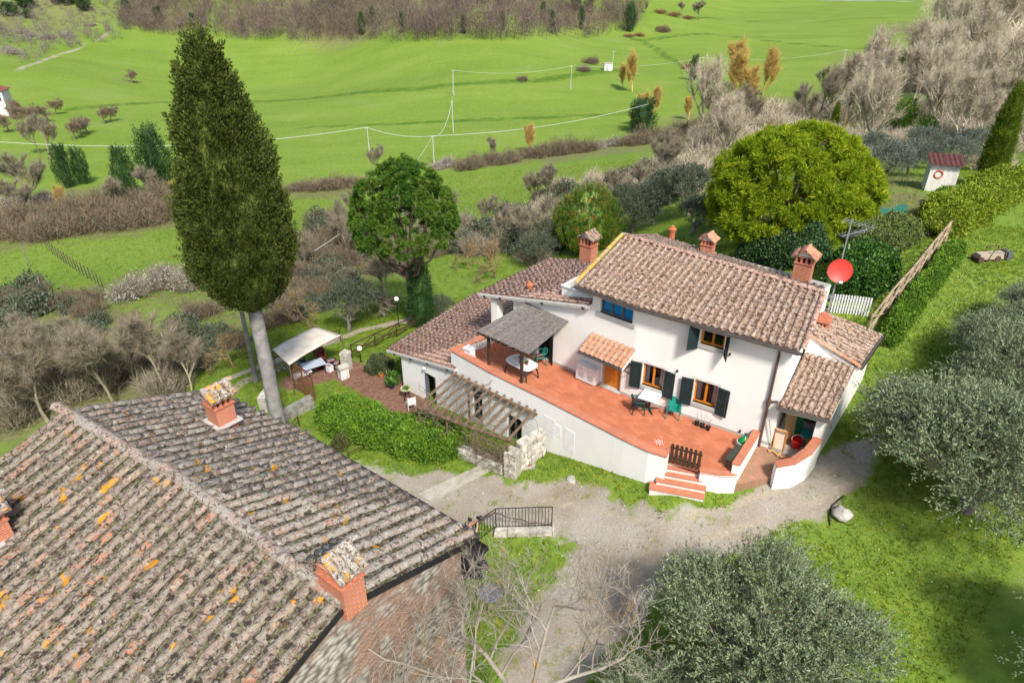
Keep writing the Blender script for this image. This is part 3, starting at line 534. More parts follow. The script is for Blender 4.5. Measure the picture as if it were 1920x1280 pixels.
# windows, shutters, door
window(house, FR, .47, 1.43, .87, 1.94, ORWOOD); window(house, FR, 2.76, 3.73, .86, 1.94, ORWOOD); w3 = window(house, FR, 2.72, 3.66, 3.62, 4.40, ORWOOD, curtain=False)
for s0, s1 in ((.47, 1.43), (2.76, 3.73)):
    mb = MB(); FR.box(mb, s0 - .12, s1 + .12, 1.94, 2.06, -.05, .012); FR.box(mb, s0 - .12, s0, .87, 1.94, -.05, .012); FR.box(mb, s1, s1 + .12, .87, 1.94, -.05, .012); obj('window_surround', mb, PLASTERG, house)
    shutter(house, FR, s0 - .03, .64, 1.93, .5, R(172), 1); shutter(house, FR, s1 + .03, .64, 1.93, .5, R(172), -1)
shutter(house, FR, 2.66, 3.36, 4.44, .5, R(128), 1); shutter(house, FR, 3.72, 3.36, 4.44, .5, R(120), -1)
bw = window(house, FL, sL(1.88), sL(.23), 3.59, 4.38, GREYBL, 3, curtain=False, o=-.09, fw=.085)
for i in range(3):
    a = sL(1.88) + 1.65 / 3 * i; mb = MB(); vs_ = []
    for k in range(13): vs_ += [FL.p(a + .04 + .47 * k / 12, 3.66, -.17 + .018 * (-1) ** k), FL.p(a + .04 + .47 * k / 12, 4.36, -.17 + .012 * (-1) ** k)]
    mb.add(vs_, [(2 * k, 2 * k + 2, 2 * k + 3, 2 * k + 1) for k in range(12)]); obj('blue_curtain', mb, BLUEC, bw)
mb = MB(); FL.box(mb, sL(1.52) + .05, sL(1.01) - .006, .05, 1.95, -.16, -.11); FL.box(mb, sL(1.01) + .006, sL(.5) - .05, .05, 1.95, -.16, -.11); door = obj('door', mb, ORWOOD, house)
mb = MB()
for a in (sL(1.52) + .12, sL(1.01) + .07):
    for z0, z1 in ((.18, .85), (.98, 1.85)):
        for (x0, x1, y0, y1) in ((a, a + .32, z0, z0 + .05), (a, a + .32, z1 - .05, z1), (a, a + .05, z0 + .051, z1 - .051), (a + .27, a + .32, z0 + .051, z1 - .051)): FL.box(mb, x0, x1, y0, y1, -.11, -.095)
obj('door_moulding', mb, ORWOOD, door)
mb = MB(); mb.tube([FL.p(sL(1.01) + .05, .95, -.10), FL.p(sL(1.01) + .05, .95, -.05), FL.p(sL(1.01) + .14, .95, -.05)], .012, 6); obj('door_handle', mb, STEEL, door)
mb = MB(); FL.box(mb, sL(1.52), sL(1.52) + .05, .0, 1.98, -.2, .012); FL.box(mb, sL(.5) - .05, sL(.5), .0, 1.98, -.2, .012); FL.box(mb, sL(1.52) - .02, sL(.5) + .02, .003, .045, -.2, .16); obj('door_frame', mb, GREYST, house)
w4 = window(house, FLL, 6.9 - 5.35, 6.9 - 4.58, .02, 2.0, GREYBL, 1, curtain=False, sill=False); shutter(house, FLL, 6.9 - 4.55, .05, 2.0, .42, R(150), -1)
# bolts of the shutters, lamp stub and sensor on the wall
for Wf, s, z in ((FR, 3.95, 3.5), (FR, 1.98, 2.05), (FR, 4.9, .2)): mb = MB(); Wf.box(mb, s - .03, s + .03, z - .03, z + .07, 0, .07); obj('wall_fitting', mb, BLACK, house)
# ---- main roof
U = coppo(.385, .088, .07, .07)
ROOFS = []
def add_roof(name, E0, E1, R0, R1, sp, tl, tm, cm, unit, parent=house, t=.12, jit=1., off=.03, skip=None, bud=0, cut=None):
    mb = MB(); slab(mb, E0, E1, R0, R1, t); rf = obj(name, mb, PLASTERG, parent); under_tiles('channel_tiles', E0, E1, R0, R1, tl, cm, rf, sp)
    ms = roof_mats(E0, E1, R0, R1, sp, tl, rng, jit, off, skip); place_tiles(ms, unit, tm, rf, bud, cut=cut); return rf
sM = (Vector(RD['gM']) - Vector(RD['gL'])).length / ((Vector(RD['gM']) - Vector(RD['gL'])).length + (Vector(RD['gR']) - Vector(RD['gM'])).length)
rM = tuple(V3(RD['rL']).lerp(V3(RD['rR']), sM + .02))
add_roof('main_roof', RD['gM'], RD['gR'], rM, RD['rR'], .30, .345, TILE_H, CHAN_H, U, bud=170)
add_roof('main_roof', RD['gL'], RD['gM'], RD['rL'], rM, .31, .345, TILE_H, CHAN_H, U, bud=50)
add_roof('rear_roof', tuple(bR), tuple(bL), RD['rR'], RD['rL'], .30, .345, TILE_H, CHAN_H, U, bud=0, jit=2.2)
def ridge_tiles(A, B, m, parent, sp=.36, r=.13, h=.1):
    A, B = V3(A), V3(B); n = max(1, round((B - A).length / sp)); d = (B - A).normalized(); y = Vector((-d.y, d.x, 0)).normalized(); z = d.cross(y); unit = coppo(sp * 1.1, r, r * .85, h); me = unit.mesh('ridge_tile'); me.materials.append(m); inv = WM[parent.name].inverted() if parent.name in WM else Matrix()
    for i in range(n):
        p = A + d * (B - A).length * i / n + Vector((0, 0, .025 + rng.uniform(-.008, .008))); o = bpy.data.objects.new('ridge_tile', me); COL.objects.link(o); o.parent = parent; o.matrix_parent_inverse = inv
        o.matrix_basis = Matrix(((d.x, y.x, z.x, p.x), (d.y, y.y, z.y, p.y), (d.z, y.z, z.z, p.z), (0, 0, 0, 1)))
ridge_tiles((12.12, 24.04, 5.58), (5.18, 30.32, 5.58), TILE_L, house)
ridge_tiles((10.42, 21.12, 4.66), (12.14, 24.02, 5.6), TILE_L, house, r=.1, h=.07); ridge_tiles((2.72, 26.86, 4.66), (5.17, 30.3, 5.6), TILE_YEL, house, r=.1, h=.07)
mb = MB()
def gut(pts, r=.075):
    for a, b in zip(pts[:-1], pts[1:]):
        a, b = V3(a), V3(b); d = (b - a).normalized(); y = Vector((-d.y, d.x, 0)); n = 6; vs_ = []
        for p in (a, b):
            for i in range(n + 1): t = math.pi * i / n; vs_.append(p + y * math.cos(t) * r - Vector((0, 0, math.sin(t) * r)))
        mb.add(vs_, [(i, i + 1, n + 2 + i, n + 1 + i) for i in range(n)]); mb.add([v + (Vector((0, 0, 0))) for v in (a + y * r, b + y * r, b + y * (r + .01) + Vector((0, 0, .012)), a + y * (r + .01) + Vector((0, 0, .012)))], [(0, 1, 2, 3)])
o_ = Vector((-.05, -.08, -.02)); gut([V3(RD['gL']) + o_ + Vector((-.1, .08, 0)), V3(RD['gM']) + o_, V3(RD['gR']) + o_ + Vector((.1, -.07, 0))]); obj('gutter', mb, GUTTER, house)
mb = MB(); c = W0 + (W1 - W0) / np.linalg.norm(W1 - W0) * .42; n_ = np.array([-.558, -.83]); q = c + n_ * .07; q2 = c + n_ * .3
mb.tube([(*q2, 4.5), (*(c + n_ * .2), 4.3), (*q, 4.1), (*q, 2.0), (*q, -.2)], .05, 8); mb.tube([(*q, 2.1), (*q, 1.82)], .085, 8); mb.tube([(*q, 2.0), (*(q + np.array([.3, -.12])), 2.08)], .045, 8); obj('downpipe', mb, BROWNP, house)
# ---- roof of the left block and of the lower wing
S1, S2 = (-1.67, 30.9, 2.3), (3.23, 26.5, 3.82); dn = V3(S2) - V3(S1); S1b = V3((2.1, 35.3, 2.3)); S2b = S1b + dn * .80; S2c = V3(S1) + dn * 1.02
def notch(p):   # recess of the small roof terrace
    q = p - V3(S2); a = q.dot(V3((-.744, .668, 0))); b = q.dot(V3((.668, .744, 0))); return -.3 < a < 1.85 and .55 < b < 2.6
UL = coppo(.40, .098, .078, .08)
add_roof('left_roof', S1, tuple(S1b), tuple(S2c), tuple(S2b), .33, .36, TILE_L, CHAN_L, UL, bud=30, skip=notch, cut=lambda p: 0)
C1, C2 = onz(725, 655, -1.5), onz(893, 549, -1.5); rn = np.array([.83, -.56]); LV = np.array([-2.78, 28.0, -.36]); LR1 = np.array([*(C2[:2] + rn * 6.5), -.06])
add_roof('wing_roof', tuple(C1), tuple(C2), tuple(LV), tuple(LR1), .33, .36, TILE_L, CHAN_L, UL, bud=50)
for a, b in ((C1, LV), (S1, S2)):
    mb = MB()
    a, b = V3(a), V3(b); d = (b - a).normalized(); y = Vector((d.y, -d.x, 0)).normalized() * .03
    if y.y > 0: y = -y
    mb.hexa([a + y - Vector((0, 0, .10)), b + y - Vector((0, 0, .10)), b - Vector((0, 0, .10)), a - Vector((0, 0, .10)), a + y, b + y, b, a]); obj('verge_board', mb, PLASTERG, house)
mb = MB()
for a, b, ts in ((C1, LV, (.12, .37, .62, .9)), (S1, S2, (.06, .22, .62, .97))):
    for t in ts:
        p = V3(a).lerp(V3(b), t); y = Vector((.67, .74, 0)); mb = MB(); mb.box(p - Vector((0, 0, .17)) + y * .38, (.8, .13, .14), y); obj('rafter_end', mb, DWOOD, house)
# small white-walled recess with the folded chair
c0 = V3(S2); e1_, e2_ = V3((-.744, .668, 0)), V3((.668, .744, 0)); mb = MB(); zb = lambda a: 3.82 - .235 * a
def nb(a0, a1, b0, b1, zl, zh): mb.hexa([c0.xy.to_3d() + e1_ * a + e2_ * b + Vector((0, 0, zl)) for a, b in ((a1, b0), (a0, b0), (a0, b1), (a1, b1))] + [c0.xy.to_3d() + e1_ * a + e2_ * b + Vector((0, 0, zh)) for a, b in ((a1, b0), (a0, b0), (a0, b1), (a1, b1))])
nb(-.25, 1.8, .55, .68, 3.3, 3.98); nb(1.68, 1.8, .681, 2.5, 3.3, 3.98); nb(-.25, 1.679, 2.38, 2.5, 3.4, 4.02); obj('roof_terrace_wall', mb, PLASTER, house); mb = MB(); nb(-.25, 1.679, .681, 2.379, 3.5, 3.62); obj('roof_terrace_floor', mb, CONC, house)
mb = MB(); nb(-.3, 1.84, .5, .72, 3.985, 4.03); nb(1.64, 1.84, .721, 2.54, 3.985, 4.03); obj('roof_terrace_coping', mb, PLASTERG, house)
# pillar that carries the corner
mb = MB(); mb.box((-.75, 30.6, .85), (.42, .42, 2.6), (.744, -.668, 0)); obj('pillar', mb, PLASTER, house)
# ---- lower wing front and terrace retaining wall
TP = [np.array(p) for p in ((-2.95, 28.38), (-.97, 26.35), (1.15, 24.45), (3.05, 22.67), (4.39, 21.4), (5.22, 20.68), (5.86, 20.34))]
LC = np.array([-5.9, 31.2]); mb = MB()
LW = WallFrame(LC, TP[0]); sD, zD = onwall(796, 696, LC, TP[0]); 
wall_open(mb, LC, TP[0], -4.2, -1.5, [(sD, sD + .85, -3.62, zD - .03)], z1b=-.45); poly([(*(LC + np.array([7.5, 11.0])), -5.5), (*LC, -5.5), (*LC, -1.5), (*(LC + np.array([7.5, 11.0])), -1.5)])
ztop = .44
segs = []
for a, b in zip(TP[:-1], TP[1:]):
    W = WallFrame(a, b); ops = []
    if a is TP[0]: ops = [(1.5, 2.2, -2.6, -.9)]
    if a is TP[1]: ops = [(1.0, 1.9, -3.2, -1.3)]
    wall_open(mb, a, b, -4.4, ztop, ops)
def offs(pts, d):
    out = []
    for i, p in enumerate(pts):
        a = pts[max(i - 1, 0)]; b = pts[min(i + 1, len(pts) - 1)]; t = (b - a) / np.linalg.norm(b - a); out.append(p + np.array([-t[1], t[0]]) * d)
    return out
inn = offs(TP, .32)
for i in range(len(TP) - 1): mb.add([(*inn[i + 1], -.1), (*inn[i], -.1), (*inn[i], ztop), (*inn[i + 1], ztop)], [(0, 1, 2, 3)]); mb.add([(*TP[i], ztop), (*TP[i + 1], ztop), (*inn[i + 1], ztop), (*inn[i], ztop)], [(0, 1, 2, 3)])
mb.add([(*TP[-1], -1.5), (*inn[-1], -1.5), (*inn[-1], ztop), (*TP[-1], ztop)], [(0, 1, 2, 3)])
TRP = [np.array(p) for p in ((7.12, 20.05), (7.85, 19.86), (8.45, 19.86))]
for a, b in zip(TRP[:-1], TRP[1:]): wall_open(mb, a, b, -1.6, .0, [])
mb.add([(7.25, 20.9, -1.5), (*TRP[0], -1.5), (*TRP[0], 0), (7.25, 20.9, 0)], [(0, 1, 2, 3)])
RW = [np.array(p) for p in ((8.45, 19.84), (10.08, 22.15))]; RWi = [p + np.array([-.2, .12]) for p in RW]
mb.prism([RW[0], RW[1], RWi[1], RWi[0]], -1.2, .46)
LP = [TP[0], np.array([-.85, 30.45])]; LPi = [np.array([-2.5, 28.42]), np.array([-.55, 30.3])]
mb.prism([LPi[0], LPi[1], LP[1], LP[0]], -.9, .439)
obj('terrace_wall', mb, PLASTERT, house)
mb = MB(); o1, i1 = offs(TP, -.035), offs(TP, .37)
for i in range(len(TP) - 1):
    P4 = [o1[i], o1[i + 1], i1[i + 1], i1[i]]; mb.prism(P4, ztop + .003, ztop + .055)
obj('coping', mb, COPING, house); mb = MB()
mb.prism([RW[0] + np.array([.03, -.03]), RW[1] + np.array([.03, 0]), RWi[1] + np.array([-.04, 0]), RWi[0] + np.array([-.04, -.01])], .463, .515)
obj('coping', mb, COPING, house); mb = MB()
mb.prism([LPi[0] + np.array([.05, .04]), LPi[1] + np.array([.05, -.03]), LP[1] + np.array([-.05, .03]), LP[0] + np.array([-.06, .02])], .442, .4945)
obj('coping', mb, COPING, house)
fl = [inn[i] for i in range(len(inn))] + [np.array([5.99, 20.72]), np.array([7.1, 20.12])] + [TRP[0] + np.array([0, -.03]), TRP[1] + np.array([0, -.03]), TRP[2] + np.array([.0, -.03])] + [RWi[0], RWi[1], W1 + np.array([.05, .08]), W2 + np.array([.05, .08]), LPi[1], LPi[0]]
mb = MB(); mb.add([(p[0], p[1], 0.) for p in fl], [tuple(range(len(fl)))]); mb.add([(p[0], p[1], -.08) for p in fl], [tuple(range(len(fl)))[::-1]]); obj('terrace_floor', mb, TERRA, house)
mb = MB(); mb.prism([TRP[0] + np.array([-.02, -.04]), TRP[1] + np.array([0, -.045]), TRP[2] + np.array([0, -.04]), TRP[2] + np.array([.0, .22]), TRP[1] + np.array([.0, .25]), TRP[0] + np.array([0, .25])], .004, .03); obj('terrace_edge', mb, COPING, house)
# openings of the lower wing: frames, dark panels standing for the unlit rooms
mb = MB(); LW.box(mb, sD + .001, sD + .06, -3.6, zD - .04, -.2, .01); LW.box(mb, sD + .79, sD + .849, -3.6, zD - .04, -.2, .01); obj('door_frame', mb, GREYBL, house)
mb = MB(); LW.box(mb, sD - .2, sD + 1.05, -3.7, zD, -.9, -.8); WallFrame(TP[0], TP[1]).box(mb, 1.4, 2.3, -2.7, -.8, -.7, -.6); WallFrame(TP[1], TP[2]).box(mb, .9, 2.0, -3.3, -1.2, -.7, -.6); obj('lower_dark_panel', mb, ROOMDK, house)
window(house, WallFrame(TP[0], TP[1]), 1.5, 2.2, -2.6, -.9, GREYBL, 2, curtain=False); window(house, WallFrame(TP[1], TP[2]), 1.0, 1.9, -3.2, -1.3, GREYBL, 2, curtain=False, sill=False)
mb = MB(); Wq = WallFrame(TP[2], TP[3]); Wq.box(mb, .35, .95, -1.35, -.35, .002, .012); Wq.box(mb, 1.5, 2.05, -1.55, -.45, .002, .012); Wq.box(mb, .98, 1.3, -1.1, -.5, .002, .012); obj('meter_hatch', mb, WHITEP, house)
# ---- lean-to store on the right
PR, PRb = np.array([11.7, 20.75]), np.array([15.5, 25.45]); gd = np.array([.57, .82]); rd_ = (PRb - PR) / np.linalg.norm(PRb - PR); mb = MB()
A1 = PR + rd_ * 2.75
wn_ = np.array([-.24, .13])
mb.prism([PR, PRb, PRb + wn_, PR + wn_], [-1.5, -.5, -.5, -1.5], [2.02, 2.9, 2.9, 2.02])
poly([(*PR, 2.0), (*A1, 2.0), (*A1, 2.95)]); poly([(*W0, -.5), (*PRb, -.5), (*PRb, 2.9), (*(W0 + gd * 5.3), 2.9)])
s0_, s1_ = W0 + gd * 2.78, A1; poly([(*s0_, 2.6), (*s1_, 2.6), (*(s1_ + np.array([.1, -.05])), 2.99), (*s0_, 3.72)])
poly([(*(PRb + np.array([0, 0])), -.5), (*(W0 + gd * 5.4), -.5), (*(W0 + gd * 5.4), 3.7), (*PRb, 2.95)])
bk = W0 + gd * 2.3, PR + rd_ * 2.3; poly([(*bk[0], -.3), (*bk[1], -.3), (*bk[1], 2.6), (*bk[0], 2.6)])
obj('store_wall', mb, PLASTER, house)
UA = coppo(.40, .085, .07, .06)
add_roof('store_roof', (10.1, 21.33, 2.1), (11.72, 20.46, 2.1), (11.85, 23.85, 2.93), (13.50, 22.84, 2.93), .235, .36, TILE_H, CHAN_H, UA, bud=0)
add_roof('store_rear_roof', (13.55, 22.72, 2.98), (15.72, 25.4, 2.98), (11.9, 23.92, 3.72), (13.35, 26.0, 3.72), .27, .36, TILE_H, CHAN_H, UA, bud=0, jit=1.5)
mb = MB(); gut([(10.02, 21.28, 2.08), (11.76, 20.36, 2.08)], .065); obj('store_gutter', mb, GUTTER, house); mb = MB(); gut([(13.62, 22.64, 2.96), (15.85, 25.4, 2.96)], .06); obj('store_gutter', mb, GUTTER, house)
ridge_tiles((11.85, 23.96, 3.74), (13.6, 22.7, 3.0), TILE_N, house, r=.09, h=.06)
CW = [np.array(p) for p in ((9.9, 19.9), (10.55, 19.86), (11.2, 20.15), (11.78, 20.72))]; CWi = [p + np.array(q) for p, q in zip(CW, ((.02, .3), (-.08, .3), (-.2, .24), (-.27, .1)))]; zt = [.32, .52, .76, 1.0]; mb = MB(); mc = MB()
for i in range(3):
    mb.prism([CW[i], CW[i + 1], CWi[i + 1], CWi[i]], -1.2, [zt[i], zt[i + 1], zt[i + 1], zt[i]])
    mc.prism([CW[i] + np.array([0, -.03]), CW[i + 1] + np.array([.02, -.03]), CWi[i + 1] + np.array([-.02, .03]), CWi[i] + np.array([0, .03])], [zt[i] + .003, zt[i + 1] + .003] + [zt[i + 1] + .003, zt[i] + .003], [zt[i] + .05, zt[i + 1] + .05] + [zt[i + 1] + .05, zt[i] + .05])
obj('curved_wall', mb, PLASTERT, house); obj('curved_wall_coping', mc, COPING, house)
mb = MB(); mb.prism([RW[0] + np.array([-.12, .02]), CWi[0], CWi[1], CWi[2], CWi[3], W0 + np.array([.0, -.1]), RW[1] + np.array([-.12, -.2])], -1.2, [-.48, -.42, -.36, -.22, -.12, -.12, -.14]); obj('store_paving', mb, PAVE, house)
mb = MB(); mb.prism([W0 + np.array([.0, -.05]), PR + np.array([-.25, 0]), bk[1], bk[0]], -.5, -.08); obj('store_floor', mb, CONC, house)
# ---- chimneys and flues
chimney(house, (*onz(1536, 628, 3.2)[:2], 3.0), .52, .42, .85, R(124), TILE_N, cap='stepped')
mb = MB(); q = onz(1536, 628, 3.2); mb.box((q[0] - .05, q[1] - .08, 2.9), (.62, .5, 1.1), (.83, -.558, 0)); obj('chimney_base', mb, PLASTER, house)
UC = coppo(.40, .098, .078, .08)
q = onz(1503, 520, 4.9); chimney(house, (q[0], q[1], 4.75), .72, .62, 1.15, R(124), TILE_N, tile_unit=UC)
q = onz(1326, 472, 4.9); chimney(house, (q[0], q[1], 4.6), .55, .5, .9, R(124), TILE_N, tile_unit=UC)
q = onz(1103, 484, 3.1); chimney(house, (q[0], q[1], 2.75), .72, .62, 1.5, R(132), TILE_H, tile_unit=UC)
q = onz(1259, 447, 4.7); flue_pipe(house, (q[0], q[1], 4.6), .75, .16); q = onz(993, 543, 2.9); flue_pipe(house, (q[0], q[1], 2.62), .7, .14)
# ---- canopy over the door
z0c, z1c = 1.92, 2.43; ca, cb = FL.p(sL(2.24), z1c, 0), FL.p(sL(-.08), z1c, 0); cc, cd = FL.p(sL(2.24), z0c, .95), FL.p(sL(-.08), z0c, .95)
add_roof('door_canopy', cc, cd, ca, cb, .27, .26, TILE_N, CHAN_N, coppo(.29, .075, .062, .06), t=.06, bud=60)
mb = MB()
for s in (2.05, .1): FL.box(mb, sL(s) - .03, sL(s) + .03, 1.62, 1.7, 0, .75); mb.tube([FL.p(sL(s), 1.2, .03), FL.p(sL(s), 1.64, .6)], .03, 4)
obj('canopy_bracket', mb, DWOOD, house); mb = MB(); gut([V3(cc) + Vector((-.05, -.06, -.02)), V3(cd) + Vector((-.05, -.06, -.02))], .05); obj('canopy_gutter', mb, GUTTER, house)
# ---- steps up to the gate
O, sa, sb = np.array([5.28, 20.02]), np.array([.961, -.277]), np.array([.277, .961]); mt = MB(); mr = MB()
for k, (a0, a1, b0, b1, z) in enumerate(((0, 2.02, -.0, .34, -.80), (.22, 2.04, .30, .62, -.62), (.50, 1.86, .55, .82, -.44), (.52, 1.8, .75, 1.0, -.26), (.52, 1.78, .92, 1.3, -.08))):
    P4 = [O + sa * a0 + sb * b0, O + sa * a1 + sb * b0, O + sa * a1 + sb * 1.3, O + sa * a0 + sb * 1.3]; mr.prism(P4, -1.6, z - .035)
    P5 = [O + sa * (a0 - .03) + sb * (b0 - .03), O + sa * (a1 + .03) + sb * (b0 - .03), O + sa * (a1 + .03) + sb * (b1 + .1), O + sa * (a0 - .03) + sb * (b1 + .1)]; mt = MB(); mt.prism(P5, z - .033, z + .006); obj('step', mt, COPING, house)
obj('step_riser', mr, PLASTERG, house)
# ------------------------------------------------------------------ furniture and things on the terrace
def up(v, d): return (v[0], v[1], v[2] + d)
# reed-covered lean-to
rp = thing('reed_pergola', 'grey reed-mat shade roof on dark timber posts against the house', 'pergola', (-.3, 26.3, .5))
ra, rb_, rc, rd2 = V3(onz(893, 622, 2.12)), V3(onz(991, 665, 2.12)), V3(FLL.p(.85, 2.62, .05)), V3(FLL.p(3.42, 2.55, .05))
nre = 190
mb = MB(); mb2 = MB()
def edge_j(i): return .03 * math.sin(i * 12.9898) % .06
for half, (s0, s1, dz) in enumerate(((0, .56, .02), (.54, 1., .0))):
    g = MB(); n_ = int(nre * (s1 - s0))
    for i in range(n_):
        s = s0 + (s1 - s0) * (i + .5) / n_; a = ra.lerp(rb_, s) ; b = rc.lerp(rd2, s); j = random.Random(i + 500 * half); a = a - (b - a).normalized() * j.uniform(-.05, .06); z = Vector((0, 0, .03 + dz + j.uniform(-.006, .008)))
        m_ = a.lerp(b, .5) + Vector((0, 0, -.03 + .012 * math.sin(s * 14))); w = (rb_ - ra).normalized() * ((rb_ - ra).length / nre * .58); h = Vector((0, 0, .012))
        for p, q in ((a, m_), (m_, b)): g.add([p - w + z, p + z + h, p + w + z, q - w + z, q + z + h, q + w + z], [(0, 1, 4, 3), (1, 2, 5, 4)])
    obj('reed_mat', g, REED, rp, kind='stuff')
for s in (0.06, .2, .34, .48, .62, .76, .94):
    mb = MB(); a, b = ra.lerp(rb_, s), rc.lerp(rd2, s); d = (b - a); mb.tube([a - d * .03 - Vector((0, 0, .045)), b - Vector((0, 0, .045))], .035, 6); obj('rafter', mb, DWOOD, rp)
mb = MB(); d = (rb_ - ra); mb.tube([ra - d * .02 + Vector((.08, .12, -.12)), rb_ + d * .02 + Vector((.08, .12, -.12))], .05, 6); obj('beam', mb, DWOOD, rp)
for u, v in ((917, 683), (978, 717)):
    p = onz(u, v, .5); mb = MB(); mb.box((p[0], p[1], 1.25), (.11, .11, 1.51), (.744, -.668, 0)); obj('post', mb, DWOOD, rp)
def armchair(name, label, p, rz, m, group=None):
    t = thing(name, label, 'chair', p, rz, group); mb = MB()
    mb.prism([(-.22, -.2), (.22, -.2), (.2, .22), (-.2, .22)], [.40, .40, .385, .385], [.43, .43, .415, .415]); obj('seat', mb, m, t, local=True)
    for sx in (-1, 1):
        for y0, y1 in ((-.26, -.2), (.25, .2)):
            mb = MB(); mb.tube([(sx * .27, y0, 0), (sx * .25, y1, .42 if y1 > 0 else .63)], [.024, .03], 6); obj('leg', mb, m, t, local=True)
        mb = MB(); mb.tube([(sx * .25, -.22, .62), (sx * .27, -.05, .655), (sx * .26, .15, .65), (sx * .22, .27, .68)], .027, 6); obj('armrest', mb, m, t, local=True)
    mb = MB(); n = 9; vs_ = []
    for i in range(n + 1):
        a = (i / n - .5) * 2; x = a * .24; y = .25 - .06 * a * a + .03; vs_ += [(x, y - .07, .40), (x, y + .06, .82 - .07 * a * a), (x, y - .045, .40), (x, y + .085, .82 - .07 * a * a)]
    for i in range(n):
        b = 4 * i; mb.f += [(b, b + 4, b + 5, b + 1), (b + 6, b + 2, b + 3, b + 7), (b + 1, b + 5, b + 7, b + 3)]
    mb.v = vs_; obj('backrest', mb, m, t, local=True); return t
HB = math.atan2(.669, .743)  # heading helper along the facade
armchair('plastic_armchair', 'green plastic armchair with red cushion beside the oval table', onz(1012, 682, 0), R(-75), GREENPL)
mb = MB(); q = onz(1012, 682, 0); mb.lathe((q[0], q[1], .435), [(.17, 0), (.19, .03), (.15, .055), (.02, .06)], 14); tcush = obj('seat_cushion', mb, M('red_cushion', (.30, .03, .03), (.24, .025, .03), 8), label='round dark red cushion on the green plastic armchair', cat='cushion')
armchair('plastic_armchair', 'bright green plastic armchair standing alone between the shuttered windows', onz(1262, 781, 0), R(-20), GREENPL)
armchair('plastic_armchair', 'dark green chair pushed against the square white table', onz(1196, 772, 0), R(82), DKPL)
# oval white table with dark legs
q = onz(978, 704, 0); t = thing('garden_table', 'white slatted oval plastic table with dark legs under the reed shade', 'table', q, R(-46))
mb = MB(); pts = [];
for i in range(40):
    a = 2 * math.pi * i / 40; ca, sa_ = math.cos(a), math.sin(a); pts.append((.78 * math.copysign(abs(ca) ** .55, ca), .47 * math.copysign(abs(sa_) ** .55, sa_)))
mb.prism(pts, .69, .725); obj('table_top', mb, WHITEPL, t, local=True)
for i in range(5):
    mb = MB(); mb.box((0, -.28 + .14 * i, .728), (1.15, .018, .005)); obj('slat_groove', mb, GREYST, t, local=True)
for sx in (-1, 1):
    for sy in (-1, 1): mb = MB(); mb.tube([(sx * .7, sy * .4, 0), (sx * .66, sy * .37, .35), (sx * .52, sy * .3, .69)], [.035, .04, .045], 6); obj('leg', mb, DKPL, t, local=True)
mb = MB(); mb.box((0, 0, .66), (1.1, .6, .05)); obj('apron', mb, DKPL, t, local=True)
def local_at(q, rz, x, y, z): c, s = math.cos(rz), math.sin(rz); return (q[0] + c * x - s * y, q[1] + s * x + c * y, q[2] + z)
PLG = M('houseplant_green', (.05, .12, .02), (.09, .17, .03), 9, .8)
def pot(name, label, p, r, h, m, plant=None, cat='plant pot', twigs=0, group=None):
    t = thing(name, label, cat, p, 0, group); mb = MB(); mb.lathe((0, 0, 0), [(r * .7, 0), (r * .95, h * .85), (r * 1.08, h * .86), (r * 1.08, h), (r * .9, h), (r * .85, h * .8)], 14); obj('pot', mb, m, t, local=True)
    g = random.Random(int(p[0] * 100))
    if plant is not None:
        mb = MB()
        for i in range(60):
            a = g.uniform(0, 6.28); e = g.uniform(.2, 1.3); L = g.uniform(.5, 1.) * plant; d = Vector((math.cos(a) * math.cos(e), math.sin(a) * math.cos(e), math.sin(e))); b = Vector((g.uniform(-r, r) * .5, g.uniform(-r, r) * .5, h * .9)); w = d.cross(Vector((0, 0, 1))).normalized() * L * .16
            mb.add([b, b + d * L * .5 + w, b + d * L, b + d * L * .5 - w], [(0, 1, 2, 3)])
        obj('leaves', mb, PLG, t, local=True)
    if twigs:
        mb = MB()
        for i in range(twigs): a = g.uniform(0, 6.28); mb.tube([(0, 0, h * .8), (math.cos(a) * .05, math.sin(a) * .05, h + .25), (math.cos(a) * .16, math.sin(a) * .16, h + g.uniform(.4, .6))], [.006, .005, .003], 4)
        obj('bare_stem', mb, PWOOD, t, local=True)
    return t
pot('potted_plant', 'small leafy plant in terracotta pot on the oval table', local_at(q, R(-46), -.12, .1, .727), .09, .14, TERRAPOT, .2); pot('potted_plant', 'low dark potted plant at the middle of the oval table', local_at(q, R(-46), .05, -.08, .727), .08, .12, BLACK, .16)
pot('potted_plant', 'dark red pot with a small plant on the oval table', local_at(q, R(-46), .3, .02, .727), .075, .14, M('red_pot', (.22, .02, .03), (.18, .02, .025), 5), .12)
mb = MB(); mb.lathe(local_at(q, R(-46), -.2, -.12, .727), [(.1, 0), (.14, .012), (.13, .02), (.02, .015)], 16); obj('plate', mb, WHITEPL, label='small white plate on the oval table', cat='plate')
# square table
q = onz(1216, 768, 0); t = thing('cafe_table', 'square white-topped table on a dark cross foot', 'table', q, R(-32)); mb = MB(); mb.box((0, 0, .715), (.8, .8, .03)); obj('table_top', mb, WHITEPL, t, local=True)
mb = MB(); mb.tube([(0, 0, .05), (0, 0, .70)], .05, 8); obj('column', mb, DKPL, t, local=True)
for k in range(4): a = R(45 + 90 * k); mb = MB(); mb.tube([(0, 0, .09), (.25 * math.cos(a), .25 * math.sin(a), .06), (.42 * math.cos(a), .42 * math.sin(a), .02)], [.05, .04, .025], 6); obj('foot', mb, DKPL, t, local=True)
